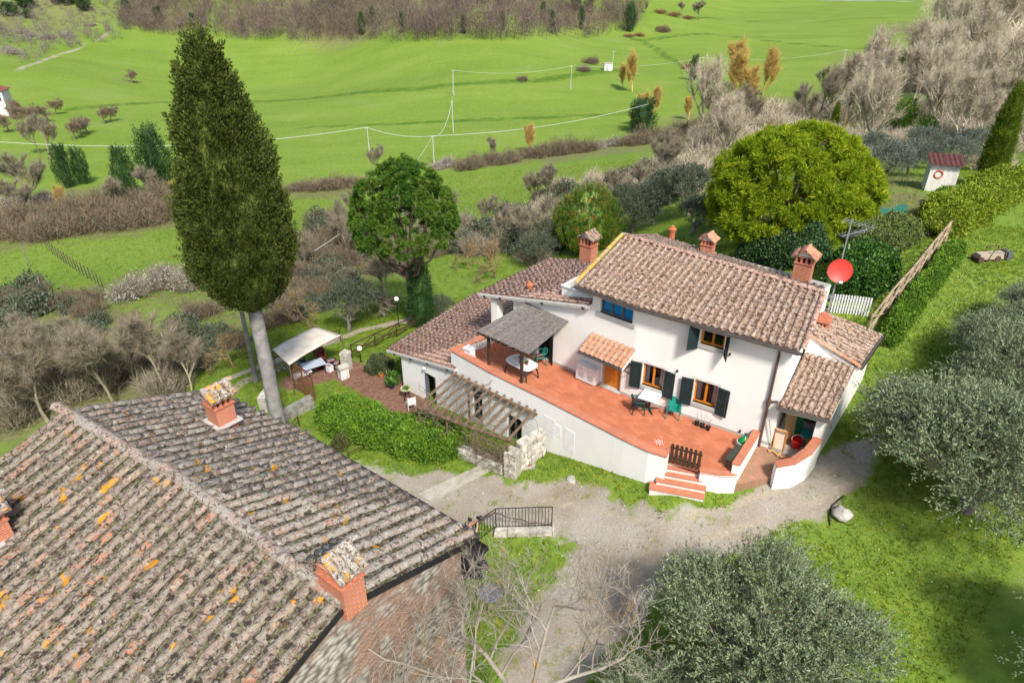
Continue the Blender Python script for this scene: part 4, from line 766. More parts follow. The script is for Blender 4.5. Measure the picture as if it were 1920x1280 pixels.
# white cabinet by the door
c0_ = sL(2.78); t = thing('cabinet', 'low white cabinet with two open cubbies beside the wooden door', 'cabinet', FL.p(c0_ + .5, 0, .2)); 
def cb(n, a0, a1, z0, z1, o0, o1, m=WHITEP): mb = MB(); Wc.box(mb, a0, a1, z0, z1, o0, o1); return obj(n, mb, m, t)
Wc = WallFrame(Wm, W1); b0 = -.42
cb('top', b0, b0 + 1.1, .82, .86, .03, .42); cb('base', b0 + .02, b0 + 1.08, .06, .10, .04, .40); cb('back_panel', b0 + .03, b0 + 1.07, .10, .82, .04, .06)
for a in (b0 + .02, b0 + .53, b0 + 1.04): cb('side_panel', a, a + .04, .1, .82, .061, .40)
cb('shelf', b0 + .06, b0 + 1.04, .56, .59, .061, .39)
for a in (b0 + .061, b0 + .571):
    for (x0, x1, z0, z1) in ((0, .468, .60, .815), (0, .468, .10, .16), (0, .468, .48, .555), (0, .07, .161, .479), (.398, .468, .161, .479)): cb('door_panel', a + x0, a + x1, z0, z1, .385, .405)
    cb('door_glass', a + .072, a + .396, .162, .478, .39, .394, M('frosted', (.5, .52, .54), (.42, .44, .46), 6, .3))
for a in (b0 + .28, b0 + .8): mb = MB(); Wc.box(mb, a, a + .08, .69, .71, .405, .42); obj('drawer_pull', mb, STEEL, t)
# three dark pots, bottle, bench, floor plate
for i, (u, v, w) in enumerate(((1306, 797, 3), (1316, 801, 4), (1327, 806, 5))): pot('flower_pot', ['small black pot nearest the window shutter in a row of three along the wall', 'black flower pot between two others along the house wall', 'black pot with bare stems nearest the glass demijohn in a row of three'][i], onz(u, v, 0), .1, .19, BLACK, None, twigs=w)
q = onz(1393, 838, 0); t = thing('demijohn', 'large green glass demijohn in a white plastic basket', 'bottle', q); mb = MB(); mb.lathe((0, 0, 0), [(.17, .02), (.24, .10), (.26, .3), (.2, .42), (.08, .52), (.04, .58), (.04, .64)], 20); obj('bottle', mb, GLASSG, t, smooth=True, local=True)
mb = MB(); mb.lathe((0, 0, 0), [(.2, 0), (.27, .12), (.285, .29), (.275, .30), (.2, .29)], 20); obj('basket', mb, WHITEPL, t, local=True); mb = MB(); mb.lathe((0, 0, .62), [(.045, 0), (.045, .05), (.03, .07)], 10); obj('stopper', mb, BLACK, t, local=True)
qa, qb = V3(onz(1388, 838, .42)), V3(onz(1371, 862, .42)); mid = (qa + qb) / 2; t = thing('bench', 'narrow dark green slatted bench beside the terrace parapet', 'bench', (mid.x, mid.y, 0)); d = (qb - qa).normalized(); y = Vector((-d.y, d.x, 0)); SLG = M('bench_green', (.05, .06, .04), (.035, .045, .03), 6, .8)
for i in range(5): mb = MB(); mb.box(mid + y * (-.17 + .085 * i), (1.15, .07, .03), d); obj('slat', mb, SLG, t)
for s in (-1, 1):
    for w in (-1, 1): mb = MB(); p = mid + d * s * .48 + y * w * .14; mb.tube([(p.x, p.y, .405), (p.x, p.y, 0)], .022, 6); obj('leg', mb, SLG, t)
q = onz(1236, 829, 0); t = thing('floor_roundel', 'round red and white patterned plaque lying on the terrace floor', 'plaque', q); mb = MB(); mb.lathe((0, 0, .004), [(.27, 0), (.27, .006), (.0, .006)], 24); obj('disc', mb, M('plaque_red', (.62, .10, .04), (.55, .08, .035), 5), t, local=True)
for k in range(8): a = k * R(45); mb = MB(); mb.box((.21 * math.cos(a), .21 * math.sin(a), .0125), (.02, .07, .004), (math.cos(a), math.sin(a), 0)); obj('petal', mb, WHITEP, t, local=True)
for r0, r1 in ((.125, .145), (.045, .07)):
    mb = MB(); n = 20; vs_ = [];
    for i in range(n): a = 2 * math.pi * i / n; vs_ += [(r0 * math.cos(a), r0 * math.sin(a), .0135), (r1 * math.cos(a), r1 * math.sin(a), .0135)]
    mb.add(vs_, [(2 * i, 2 * i + 1, (2 * i + 3) % (2 * n), (2 * i + 2) % (2 * n)) for i in range(n)]); obj('ring', mb, WHITEP, t, local=True)
# gate of upright boards
ga, gb = V3((6.02, 20.62, 0)), V3((7.12, 20.1, 0)); t = thing('gate', 'brown timber picket gate at the top of the terrace steps', 'gate', tuple((ga + gb) / 2)); d = (gb - ga).normalized(); y = Vector((-d.y, d.x, 0))
for i in range(7): p = ga.lerp(gb, (i + .5) / 7); mb = MB(); mb.box(p + Vector((0, 0, .48)), (.115, .025, .82), d); mb.box(p + Vector((0, 0, .905)), (.07, .025, .03), d); obj('picket', mb, DWOOD, t)
for z in (.22, .7): mb = MB(); mb.box((ga + gb) / 2 + y * .04 + Vector((0, 0, z)), ((gb - ga).length, .03, .07), d); obj('rail', mb, DWOOD, t)
# clothes airer, hanging pot
q = onz(893, 668, 0); t = thing('clothes_airer', 'folding wire clothes airer in the terrace corner', 'airer', q, R(-46)); mb = MB()
for sy in (-.28, .28): mb.tube([(-.45, sy, 0), (.25, sy, .72)], .012, 5); mb.tube([(.45, sy, 0), (-.25, sy, .72)], .012, 5); mb.tube([(-.55, sy, .72), (.55, sy, .72)], .01, 5)
obj('frame', mb, STEEL, t, local=True)
for i in range(8): mb = MB(); mb.tube([(-.5 + i / 7, -.28, .725), (-.5 + i / 7, .28, .725)], .006, 4); obj('wire', mb, STEEL, t, local=True)
q2 = onz(880, 652, .75); mb = MB(); mb.box(q2, (.5, .42, .03), (.744, -.668, 0), None, None); mb.box((q2[0], q2[1], .40), (.42, .34, .66), (.744, -.668, 0)); wb = obj('storage_box', mb, WHITEPL, label='white lidded box with a pink mark in the terrace corner', cat='box')
mb = MB(); mb.box((q2[0], q2[1], .77), (.26, .05, .006), (.3, .95, 0)); obj('pink_mark', mb, M('pink', (.62, .10, .18), (.6, .1, .18), 3), wb)
q = onz(927, 672, .0); q = np.array([q[0], q[1], .45]); t = thing('hanging_pot', 'small terracotta pot hanging on strings below the reed roof', 'plant pot', q); mb = MB(); mb.lathe((0, 0, 0), [(.06, 0), (.09, .13), (.1, .15), (.07, .15)], 10); obj('pot', mb, TERRAPOT, t, local=True)
mb = MB(); [mb.tube([(.09 * math.cos(a), .09 * math.sin(a), .14), (0, 0, 1.5)], .004, 3) for a in (0, 2.1, 4.2)]; obj('string', mb, PWOOD, t, local=True)
# chair folded on the small roof terrace
t = armchair('plastic_armchair', 'dark green chair folded on the small roof terrace', tuple(c0.xy.to_3d() + e1_ * .5 + e2_ * 1.1 + Vector((0, 0, 3.63))), R(30), DKPL)
# ------------------------------------------------------------------ things in the open store
SZ = -.08
def stp(a, b): p = W0 + (PR - W0) * a + gd * b; return (p[0], p[1], SZ)
CARD = M('cardboard', (.42, .26, .12), (.34, .20, .09), 5, .9); PLY = M('plywood', (.52, .33, .16), (.44, .27, .12), 3, .8)
mb = MB(); p = V3(stp(.24, .8)); mb.box(p + Vector((0, 0, .95)), (.62, .04, 1.9), (.8, .35, -.0), None, (.0, .12, .99)); obj('leaning_board', mb, PLY, label='tall plywood door leaning inside the open store', cat='board')
mb = MB(); p = V3(stp(.16, .1)); mb.box(p + Vector((0, 0, .45)), (.42, .05, .85), (.83, -.5, 0), None, (.05, .2, .97)); fr_ = obj('framed_panel', mb, M('cream_panel', (.60, .50, .38), (.55, .45, .33), 3), label='small cream panel leaning at the mouth of the store', cat='panel')
for (x, z, w, h) in ((-.22, .45, .03, .9), (.22, .45, .03, .9), (0, .89, .47, .03)): mb = MB(); mb.box(p + Vector((.83 * x - .02, -.5 * x - .05, z)), (w, .06, h), (.83, -.5, 0), None, (.05, .2, .97)); obj('frame_edge', mb, ORWOOD, fr_)
p = stp(.5, .55); t = thing('bucket', 'red plastic bucket on the store floor', 'bucket', p); mb = MB(); mb.lathe((0, 0, 0), [(.17, 0), (.22, .36), (.24, .37), (.235, .39), (.2, .39), (.16, .05)], 18); obj('body', mb, M('red_plastic', (.55, .012, .015), (.45, .01, .012), 4, .35), t, local=True)
mb = MB(); mb.tube([(.23 * math.cos(a), .1 * math.sin(a), .39 + .16 * math.sin(a)) for a in np.linspace(0, math.pi, 9)], .008, 5); obj('handle', mb, WHITEPL, t, local=True)
for nm, lb, a, b, r, h, m in (('tub', 'teal plastic tub behind the red bucket', .62, 1.05, .2, .5, M('teal_plastic', (.02, .30, .28), (.015, .25, .24), 4, .4)), ('tub', 'big round grey tub standing on edge at the back of the store', .62, 1.7, .42, .8, M('grey_tub', (.16, .17, .16), (.11, .12, .11), 4, .6)), ('tub', 'green plastic can beside the grey tub', .38, 1.5, .2, 1.0, M('green_can', (.02, .22, .08), (.015, .18, .06), 4, .4))):
    t = thing(nm, lb, 'tub', stp(a, b)); mb = MB(); mb.lathe((0, 0, 0), [(r * .85, 0), (r, h * .9), (r * 1.08, h * .91), (r * 1.08, h), (r * .9, h), (r * .8, h * .7)], 18); obj('body', mb, m, t, local=True); mb = MB(); mb.tube([(r * 1.08, 0, h * .8), (r * 1.3, 0, h * .85), (r * 1.3, 0, h * .95), (r * 1.08, 0, h * .97)], .02, 5); obj('handle', mb, m, t, local=True)
for i, (a, b, s, rz, lb) in enumerate(((.83, .9, (.5, .4, .35), .3, 'open cardboard box at the right of the store'), (.86, 1.5, (.45, .45, .7), .1, 'tall cardboard box at the back of the store'))):
    p = stp(a, b); t = thing('cardboard_box', lb, 'box', p, rz); mb = MB(); mb.box((0, 0, s[2] / 2), s); obj('body', mb, CARD, t, local=True)
    for sx in (-1, 1): mb = MB(); mb.add([(sx * s[0] / 2, -s[1] / 2, s[2]), (sx * s[0] / 2, s[1] / 2, s[2]), (sx * s[0] * .75, s[1] / 2, s[2] * 1.15), (sx * s[0] * .75, -s[1] / 2, s[2] * 1.15)], [(0, 1, 2, 3)]); obj('flap', mb, CARD, t, local=True)
def lumpy(name, label, cat, p, r, m, seed, flat=.7):
    g = np.random.RandomState(seed); mb = MB(); mb.lathe((0, 0, 0), [(r * .6, 0), (r, r * .35), (r * .95, r * .8), (r * .55, r * 1.15), (r * .1, r * 1.25)], 12); V = np.array(mb.v); V *= 1 + (g.rand(len(V), 1) - .5) * .35; V[:, 2] *= flat; V[:, 2] = np.maximum(V[:, 2], 0); mb.v = [tuple(q) for q in V]; me = mb.mesh(name, True); me.materials.append(m); o = bpy.data.objects.new(name, me); link(o, None, label, cat); o.location = p; return o
lumpy('plastic_sack', 'white crumpled plastic sacks at the right of the store mouth', 'sack', stp(.84, .35), .26, WHITEPL, 1); lumpy('plastic_sack', 'white plastic bag beside the leaning plywood door', 'sack', stp(.12, .45), .2, WHITEPL, 2); lumpy('plastic_sack', 'pale sack slumped against the teal tub', 'sack', stp(.45, 1.1), .24, M('pale_sack', (.55, .48, .36), (.45, .38, .28), 4), 3)
mb = MB(); p = V3(stp(.03, -.05)); mb.tube([p, p + Vector((-.28, .1, 1.35))], .018, 6); mb.tube([p + Vector((.1, .02, 0)), p + Vector((.1, .02, .02))], .05, 6); obj('broom', mb, PWOOD, label='broom handle leaning on the wall beside the brown downpipe', cat='broom')
for i in range(4):
    g = random.Random(i); p = V3(stp(.05 + .1 * i, -.18 - .05 * i)); p.z = -.12; mb = MB(); mb.box(p + Vector((0, 0, .03)), (.22, .08, .05), (math.cos(i * 2), math.sin(i * 2), 0)); obj('timber_offcut', mb, PLY, label='short pale timber offcut on the old brick paving', cat='wood', group='offcuts on the paving')
# ------------------------------------------------------------------ mast with red dish and aerials
q = W0 + gd * 4.2 + np.array([.28, -.1]); MP = V3((q[0], q[1], 3.3)); mtop = zat(412, (MP.x, MP.y)); t = thing('satellite_mast', 'red satellite dish and television aerials on a tall steel mast', 'mast', MP)
mb = MB(); mb.tube([MP - Vector((0, 0, .3)), (MP.x, MP.y, mtop)], .03, 8); obj('mast', mb, STEEL, t)
zd = zat(505, (MP.x, MP.y)); dc = Vector((MP.x - .05, MP.y - .14, zd)); nd = Vector((-.18, -.85, .30)).normalized(); ax_ = nd.cross(Vector((0, 0, 1))).normalized(); ay_ = ax_.cross(nd); rad = .47; mb = MB(); n = 28; prev = None; vs_ = []
for k, (r_, dp) in enumerate(((.0, .0), (.35, .012), (.7, .045), (1., .095))):
    for i in range(n): a = 2 * math.pi * i / n; vs_.append(dc + (ax_ * math.cos(a) + ay_ * math.sin(a)) * rad * r_ + nd * dp)
fs = [];
for k in range(3):
    for i in range(n): fs.append((k * n + i, k * n + (i + 1) % n, (k + 1) * n + (i + 1) % n, (k + 1) * n + i))
mb.add(vs_, fs); obj('dish', mb, REDDISH, t, smooth=True); f_ = dc - ay_ * rad * .9 + nd * .42
mb = MB(); mb.tube([dc - ay_ * rad * .95 + nd * .06, f_], .015, 6); mb.tube([f_ - ax_ * .06, f_ + ax_ * .06], .05, 8); obj('feed_horn', mb, WHITEPL, t); mb = MB(); mb.tube([dc - nd * .02, (MP.x, MP.y, zd)], .035, 6); obj('bracket', mb, STEEL, t)
def yagi(z, d, L, n_el, el, tilt=0):
    d = Vector(d).normalized(); y = Vector((-d.y, d.x, 0)); b = Vector((MP.x, MP.y, z)); mb = MB(); mb.tube([b - d * L * .25, b + d * L * .75], .012, 5)
    for i in range(n_el): p = b - d * L * .25 + d * L * i / (n_el - 1); mb.tube([p - y * el * (1 - .4 * i / n_el), p + y * el * (1 - .4 * i / n_el)], .006, 4)
    obj('aerial', mb, STEEL, t)
yagi(zat(440, (MP.x, MP.y)), (.9, .5, 0), 1.5, 12, .28); yagi(mtop - .08, (.4, -.5, 0), 1.2, 9, .4); yagi(zat(556, (MP.x, MP.y)), (-.6, -.3, 0), .6, 7, .2)
mb = MB(); [mb.tube([(MP.x, MP.y, zat(v, (MP.x, MP.y))), (MP.x - .25, MP.y + .1, zat(v, (MP.x, MP.y)))], .015, 5) for v in (555, 580)]; obj('wall_bracket', mb, STEEL, t)
# ------------------------------------------------------------------ the old barn in the foreground
ZR, SL = 5.24, .348
bA, bR_, bB = V3(onz(105, 768, ZR - .1)), V3(onz(296, 880, ZR - .1)), V3(onz(645, 1135, ZR)); bR2 = V3(onz(306, 877, ZR)); rdv = (bB - bR2); rdv.z = 0; rdv.normalize(); pv = Vector((-rdv.y, rdv.x, 0))  # pv: away from the camera side
if pv.y < 0: pv = -pv
barn = thing('stone_barn', 'old stone barn with lichen-covered tiled roof', 'barn', tuple(bB + Vector((0, 0, -9))))
wN = 4.2; dn_ = pv * wN - Vector((0, 0, wN * SL)); wF = 8.5; df_ = -pv * wF - Vector((0, 0, wF * SL))
UB = coppo(.50, .125, .10, .10, 6, .022)
tiles_front, tiles_back = [], []
def barn_roof(name, P, Q, d, tm, lst):
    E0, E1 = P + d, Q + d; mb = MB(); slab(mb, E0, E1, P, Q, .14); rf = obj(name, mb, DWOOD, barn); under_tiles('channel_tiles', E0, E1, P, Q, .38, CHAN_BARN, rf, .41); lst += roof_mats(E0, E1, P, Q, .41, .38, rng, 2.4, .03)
barn_roof('barn_roof', bR2, bB, dn_, TILE_BARN2, tiles_back); barn_roof('barn_roof', bR2, bB, df_, TILE_BARN, tiles_front)
bA2 = bR2 + (bA - bR_) - Vector((0, 0, .16)); bR3 = bR2 - Vector((0, 0, .16)) - rdv * .01; bA3 = bA2 - rdv * .05
barn_roof('barn_roof', bA3, bR3, dn_ * 1.08, TILE_BARN2, tiles_back); barn_roof('barn_roof', bA3, bR3, df_, TILE_BARN, tiles_front)
def in_frame(p):
    dp = depth((p.x, p.y, p.z)); u = 960 + F * p.x / dp; up_ = p.y * SP + (p.z - CH) * CP; v = 640 - F * up_ / dp; return 0 if (-20 < u < 1940 and -20 < v < 1300) else 1000
place_tiles(tiles_front, UB, TILE_BARN, barn, 190, cut=in_frame); place_tiles(tiles_back, UB, TILE_BARN2, barn, 110, cut=in_frame)
ridge_tiles(tuple(bR2 + Vector((0, 0, .05))), tuple(bB + Vector((0, 0, .05))), TILE_BARN2, barn, .46, .17, .13); ridge_tiles(tuple(bA3 - rdv * .3 + Vector((0, 0, .05))), tuple(bR3 + Vector((0, 0, .05))), TILE_BARN2, barn, .46, .17, .13)
def stone_brick():
    m = bpy.data.materials.new('barn_masonry'); m.use_nodes = True; n = m.node_tree.nodes; l = m.node_tree.links; b = n['Principled BSDF']; b.inputs['Roughness'].default_value = .95; b.inputs['Specular IOR Level'].default_value = .1; geo = n.new('ShaderNodeNewGeometry')
    sx = n.new('ShaderNodeSeparateXYZ'); cx = n.new('ShaderNodeCombineXYZ'); l.new(geo.outputs['Position'], sx.inputs[0]); ad = n.new('ShaderNodeMath'); l.new(sx.outputs[0], ad.inputs[0]); l.new(sx.outputs[1], ad.inputs[1]); l.new(ad.outputs[0], cx.inputs[0]); l.new(sx.outputs[2], cx.inputs[1])
    br = n.new('ShaderNodeTexBrick'); br.inputs['Scale'].default_value = 3.2; br.inputs['Row Height'].default_value = .22; br.inputs['Mortar Size'].default_value = .03; br.inputs['Color1'].default_value = (.26, .135, .09, 1); br.inputs['Color2'].default_value = (.21, .13, .10, 1); br.inputs['Mortar'].default_value = (.30, .25, .20, 1); l.new(cx.outputs[0], br.inputs[0])
    vo = n.new('ShaderNodeTexVoronoi'); vo.inputs['Scale'].default_value = 4.5; mp = n.new('ShaderNodeMapping'); mp.inputs['Scale'].default_value = (1, 1, 1.7); l.new(geo.outputs['Position'], mp.inputs[0]); l.new(mp.outputs[0], vo.inputs['Vector'])
    r = n.new('ShaderNodeValToRGB'); e = r.color_ramp.elements; e[0].color = (.34, .315, .27, 1); e[1].color = (.22, .20, .17, 1); e.new(.5).color = (.42, .40, .36, 1); hs = n.new('ShaderNodeSeparateXYZ'); l.new(vo.outputs['Color'], hs.inputs[0]); l.new(hs.outputs[0], r.inputs[0])
    dk = n.new('ShaderNodeMapRange'); dk.inputs[1].default_value = .35; dk.inputs[2].default_value = .75; l.new(vo.outputs['Distance'], dk.inputs[0]); st = n.new('ShaderNodeMixRGB'); l.new(dk.outputs[0], st.inputs[0]); l.new(r.outputs[0], st.inputs[1]); st.inputs[2].default_value = (.13, .115, .095, 1)
    nz = n.new('ShaderNodeTexNoise'); nz.inputs['Scale'].default_value = .75; nz.inputs['Detail'].default_value = 5; l.new(geo.outputs['Position'], nz.inputs['Vector']); t = n.new('ShaderNodeMapRange'); t.inputs[1].default_value = .44; t.inputs[2].default_value = .54; l.new(nz.outputs['Fac'], t.inputs[0])
    mx = n.new('ShaderNodeMixRGB'); l.new(t.outputs[0], mx.inputs[0]); l.new(br.outputs['Color'], mx.inputs[1]); l.new(st.outputs[0], mx.inputs[2]); l.new(mx.outputs[0], b.inputs['Base Color'])
    bp = n.new('ShaderNodeBump'); bp.inputs['Strength'].default_value = .8; bp.inputs['Distance'].default_value = .04; bp.invert = True; l.new(vo.outputs['Distance'], bp.inputs['Height']); l.new(bp.outputs[0], b.inputs['Normal']); return m
SB = stone_brick(); mb = MB(); ins = -rdv * .3; iw = .30
g1, g2, g3 = bB + ins + dn_ * ((wN - iw) / wN), bB + ins, bB + ins + df_ * ((wF - iw) / wF); dz = Vector((0, 0, -.16))
a1, a2, a3 = [p + (bA3 - bB) * .995 for p in (g1, g2, g3)]
for pts in ([g1, g2, g3], ): mb.add([(g3.x, g3.y, -6), (g1.x, g1.y, -6), g1 + dz, g2 + dz, g3 + dz], [(0, 1, 2, 3, 4)])
mb.add([(g1.x, g1.y, -6), (a1.x, a1.y, -8), a1 + dz * 2, g1 + dz], [(0, 1, 2, 3)]); mb.add([(a3.x, a3.y, -8), (g3.x, g3.y, -6), g3 + dz, a3 + dz * 2], [(0, 1, 2, 3)]); mb.add([(a1.x, a1.y, -8), (a3.x, a3.y, -8), a3 + dz * 2, a2 + dz * 2, a1 + dz * 2], [(0, 1, 2, 3, 4)])
obj('barn_wall', mb, SB, barn)
mb = MB(); e0, e1 = bR2 + dn_, bB + dn_; gut([e0 + pv * .06 + Vector((0, 0, .0)), e1 + pv * .06 + Vector((0, 0, 0))], .075); obj('barn_gutter', mb, GUTTER, barn)
mb = MB()
for p, q in ((bB + dn_, bB), (bB, bB + df_)): d = (q - p).normalized(); mb.box((p + q) / 2 + rdv * .03 - Vector((0, 0, .06)), ((q - p).length, .04, .12), d, rdv, d.cross(rdv)); 
obj('verge_flashing', mb, BLACK, barn)
az_b = math.atan2(rdv.x, rdv.y)
def on_roof(u, v, far=True):
    best = None
    for z in np.arange(1.5, 5.4, .02):
        p = V3(onz(u, v, z)); w = (p - bR2).dot(pv if far else -pv); e = abs(ZR - SL * w - z)
        if best is None or e < best[0]: best = (e, p)
    return best[1]
UCB = coppo(.5, .12, .1, .1)
p = on_roof(645, 1116); chimney(barn, (p.x, p.y, p.z - .25), .80, .55, 1.22, az_b, TILE_CAP, tile_unit=UCB, bm=BRICK, capw=1.35)
p = on_roof(418, 788); chimney(barn, (p.x, p.y, p.z - .35), .62, .62, 1.35, az_b, TILE_CAP, tile_unit=UCB, capw=1.5); mb = MB(); mb.box((p.x, p.y, p.z + .03), (.95, .85, .03), rdv, None, None); obj('chimney_flashing', mb, GREYST, barn)
p = on_roof(-6, 1008, False); chimney(barn, (p.x, p.y, p.z - .35), .62, .62, 1.25, az_b, TILE_CAP, tile_unit=UCB, capw=1.5); mb = MB(); mb.box((p.x, p.y, p.z + .03), (.95, .9, .03), rdv); obj('chimney_flashing', mb, GREYST, barn)
# ------------------------------------------------------------------ person with a camera beside the barn
def skin(name, joints, edges, m, parent=None, sub=2, root=0, **kw):
    me = bpy.data.meshes.new(name); me.from_pydata([j[0] for j in joints], edges, []); me.update(); o = bpy.data.objects.new(name, me); link(o, parent, **kw)
    md = o.modifiers.new('Skin', 'SKIN'); md.use_smooth_shade = True
    if not me.skin_vertices: me.attributes  # layer is created by the modifier
    for i, j in enumerate(joints):
        r = j[1]; me.skin_vertices[0].data[i].radius = (r, r) if not hasattr(r, '__len__') else r; me.skin_vertices[0].data[i].use_root = (i == root)
    s_ = o.modifiers.new('Sub', 'SUBSURF'); s_.levels = s_.render_levels = sub; me.materials.append(m); return o
zg = -2.72; hp = onz(879, 968, zg + 1.66); PX, PY = float(hp[0]), float(hp[1]); zg = h1(PX, PY); fx = Vector((.75, .66, 0)).normalized(); sx_ = Vector((fx.y, -fx.x, 0))   # faces the house
SKIN = M('skin_tone', (.42, .24, .17), (.38, .21, .15), 8, .6); SHIRT = M('slate_shirt', (.055, .07, .095), (.04, .052, .075), 8, .9); TROUS = M('dark_trousers', (.03, .033, .045), (.025, .028, .038), 8, .9); HAIR = M('dark_hair', (.012, .010, .009), (.018, .014, .012), 20, .7)
def pp(f, s, z): q = Vector((PX, PY, zg)) + fx * f + sx_ * s; q.z = zg + z; return tuple(q)
person = thing('person', 'person in a slate shirt with a black strap holding up a dark camera', 'person', (PX, PY, zg))
J = [(pp(0, 0, .95), .135), (pp(.01, 0, 1.15), .125), (pp(.0, 0, 1.36), .15), (pp(.02, 0, 1.47), .075), (pp(.05, 0, 1.56), .06), (pp(.07, 0, 1.66), (.088, .10)), (pp(.06, 0, 1.76), .075),
     (pp(0, .19, 1.42), .065), (pp(.06, .27, 1.18), .05), (pp(.28, .14, 1.32), .038), (pp(.34, .07, 1.50), .032), (pp(0, -.19, 1.42), .065), (pp(.08, -.26, 1.18), .05), (pp(.3, -.08, 1.34), .038), (pp(.36, .0, 1.52), .032),
     (pp(0, .1, .88), .105), (pp(.03, .11, .5), .072), (pp(.0, .12, .1), .045), (pp(.16, .13, .04), .04), (pp(0, -.1, .88), .105), (pp(.01, -.11, .5), .072), (pp(-.04, -.12, .1), .045), (pp(.12, -.13, .04), .04)]
Ed = [(0, 1), (1, 2), (2, 3), (3, 4), (4, 5), (5, 6), (2, 7), (7, 8), (8, 9), (9, 10), (2, 11), (11, 12), (12, 13), (13, 14), (0, 15), (15, 16), (16, 17), (17, 18), (0, 19), (19, 20), (20, 21), (21, 22)]
skin('body', J, Ed, SKIN, person)
JC = [(pp(0, 0, .93), .15), (pp(.01, 0, 1.15), .142), (pp(.0, 0, 1.36), .165), (pp(.02, 0, 1.46), .085), (pp(0, .19, 1.42), .08), (pp(.04, .25, 1.24), .068), (pp(0, -.19, 1.42), .08), (pp(.05, -.25, 1.24), .068)]; skin('shirt', JC, [(0, 1), (1, 2), (2, 3), (2, 4), (4, 5), (2, 6), (6, 7)], SHIRT, person)
JT = [(pp(0, 0, .95), .145), (pp(0, .1, .86), .118), (pp(.03, .11, .5), .085), (pp(.0, .12, .1), .062), (pp(0, -.1, .86), .118), (pp(.01, -.11, .5), .085), (pp(-.04, -.12, .1), .062)]; skin('trousers', JT, [(0, 1), (1, 2), (2, 3), (0, 4), (4, 5), (5, 6)], TROUS, person)
skin('hair', [(pp(.03, 0, 1.66), .095), (pp(.045, 0, 1.75), .098), (pp(.10, 0, 1.79), .07)], [(0, 1), (1, 2)], HAIR, person)
mb = MB(); mb.tube([pp(-.15, .10, 1.30), pp(-.11, .07, 1.46), pp(.05, .09, 1.51), pp(.14, .07, 1.38)], .018, 5); mb.tube([pp(-.15, .10, 1.30), pp(-.165, -.02, 1.2), pp(-.13, -.14, 1.05)], .018, 5); obj('strap', mb, BLACK, person)
for sgn in (1, -1):   # hands closed on the camera: palm plus five fingers
    wr = Vector(pp(.345, .055 * sgn if sgn > 0 else -.005, 1.52)); j = [(tuple(wr), .028), (tuple(wr + fx * .03 + Vector((0, 0, .05))), .034)]; e = [(0, 1)]; skin('hand', j, e, SKIN, person, 1)
    for k in range(5):
        b = wr + fx * .03 + Vector((0, 0, .05 + .014 * (k - 2))); L = (.05, .06, .064, .06, .045)[k]; skin('finger', [(tuple(b), .009), (tuple(b + fx * L * .6 + sx_ * sgn * -.01), .0085), (tuple(b + fx * L * .9 - sx_ * sgn * .03), .008)], [(0, 1), (1, 2)], SKIN, person, 1)
cp_ = Vector(pp(.41, .035, 1.60)); t = thing('camera', 'black camera held up by the person beside the barn', 'camera', tuple(cp_)); mb = MB(); mb.box(cp_, (.08, .15, .10), fx, sx_ * -1); mb.box(cp_ + Vector((0, 0, .06)), (.05, .06, .03), fx, sx_ * -1); obj('body', mb, BLACK, t); mb = MB(); mb.tube([cp_ + fx * .04, cp_ + fx * .15], [.04, .045], 12); obj('lens', mb, BLACK, t)
# ------------------------------------------------------------------ iron railing on its stone kerb
K1, K2, K0 = V3(ground(930, 996)), V3(ground(1034, 993)), V3(ground(893, 1016)); t = thing('iron_railing', 'black iron railing on a low stone kerb beside the gravel', 'railing', tuple(K1))
def rail(A, B, h=1.0, kerb=.2, last=True):
    n = max(2, round((B - A).length / .13)); d = (B - A).normalized(); U_ = Vector((0, 0, 1))
    for z, r in ((kerb + .06, .014), (kerb + h, .02)): mb = MB(); mb.tube([A + U_ * z, B + U_ * z], r, 6); obj('rail', mb, BLACK, t)
    me = None
    for i in range(n + 1):
        p = A.lerp(B, i / n); mb = MB(); mb.tube([p + U_ * kerb, p + U_ * (kerb + h)], .013 if 0 < i < n else .022, 5); obj('baluster', mb, BLACK, t)
rail(K1, K2); rail(K0 + Vector((0, 0, -.2)), K1, 1.0)
rgs = random.Random(8)
def stone_wall(t, A, B, h, th_=.4, course=.2, avg=.34, mat=None, z0=None, cap=False):
    A, B = V3(A), V3(B); d = B - A; L = d.xy.length; dx = Vector((d.x, d.y, 0)).normalized(); y = Vector((-dx.y, dx.x, 0)); hc = MB(); core = MB(); mat = mat or STONEW
    core.hexa([A + y * s * (th_ / 2 - .05) + Vector((0, 0, -.4)) if k else None for k, s in ()] or [A - y * (th_ / 2 - .05) - Vector((0, 0, .4)), B - y * (th_ / 2 - .05) - Vector((0, 0, .4)), B + y * (th_ / 2 - .05) - Vector((0, 0, .4)), A + y * (th_ / 2 - .05) - Vector((0, 0, .4)), A - y * (th_ / 2 - .05) + Vector((0, 0, h - .04)), B - y * (th_ / 2 - .05) + Vector((0, 0, h - .04)), B + y * (th_ / 2 - .05) + Vector((0, 0, h - .04)), A + y * (th_ / 2 - .05) + Vector((0, 0, h - .04))]); obj('mortar', core, CONC, t)
    n = max(1, round(h / course))
    for c in range(n):
        s = -rgs.uniform(0, .15)
        while s < L - .02:
            w = avg * rgs.uniform(.6, 1.5); s0 = max(s, 0); s1 = min(s + w, L); s += w
            if s1 - s0 < .05: continue
            z0_, z1_ = c * h / n + .012, (c + 1) * h / n - .012; j = lambda a: rgs.uniform(-a, a); P = []
            for zz in (z0_, z1_):
                for a, b in ((s0 + .012, -1), (s1 - .012, -1), (s1 - .012, 1), (s0 + .012, 1)):
                    base = A + d * (a / L); P.append(base + dx * j(.02) + y * (b * (th_ / 2 + rgs.uniform(-.02, .03))) + Vector((0, 0, zz + j(.015))))
            mb = MB(); mb.hexa(P); obj('stone', mb, mat, t)
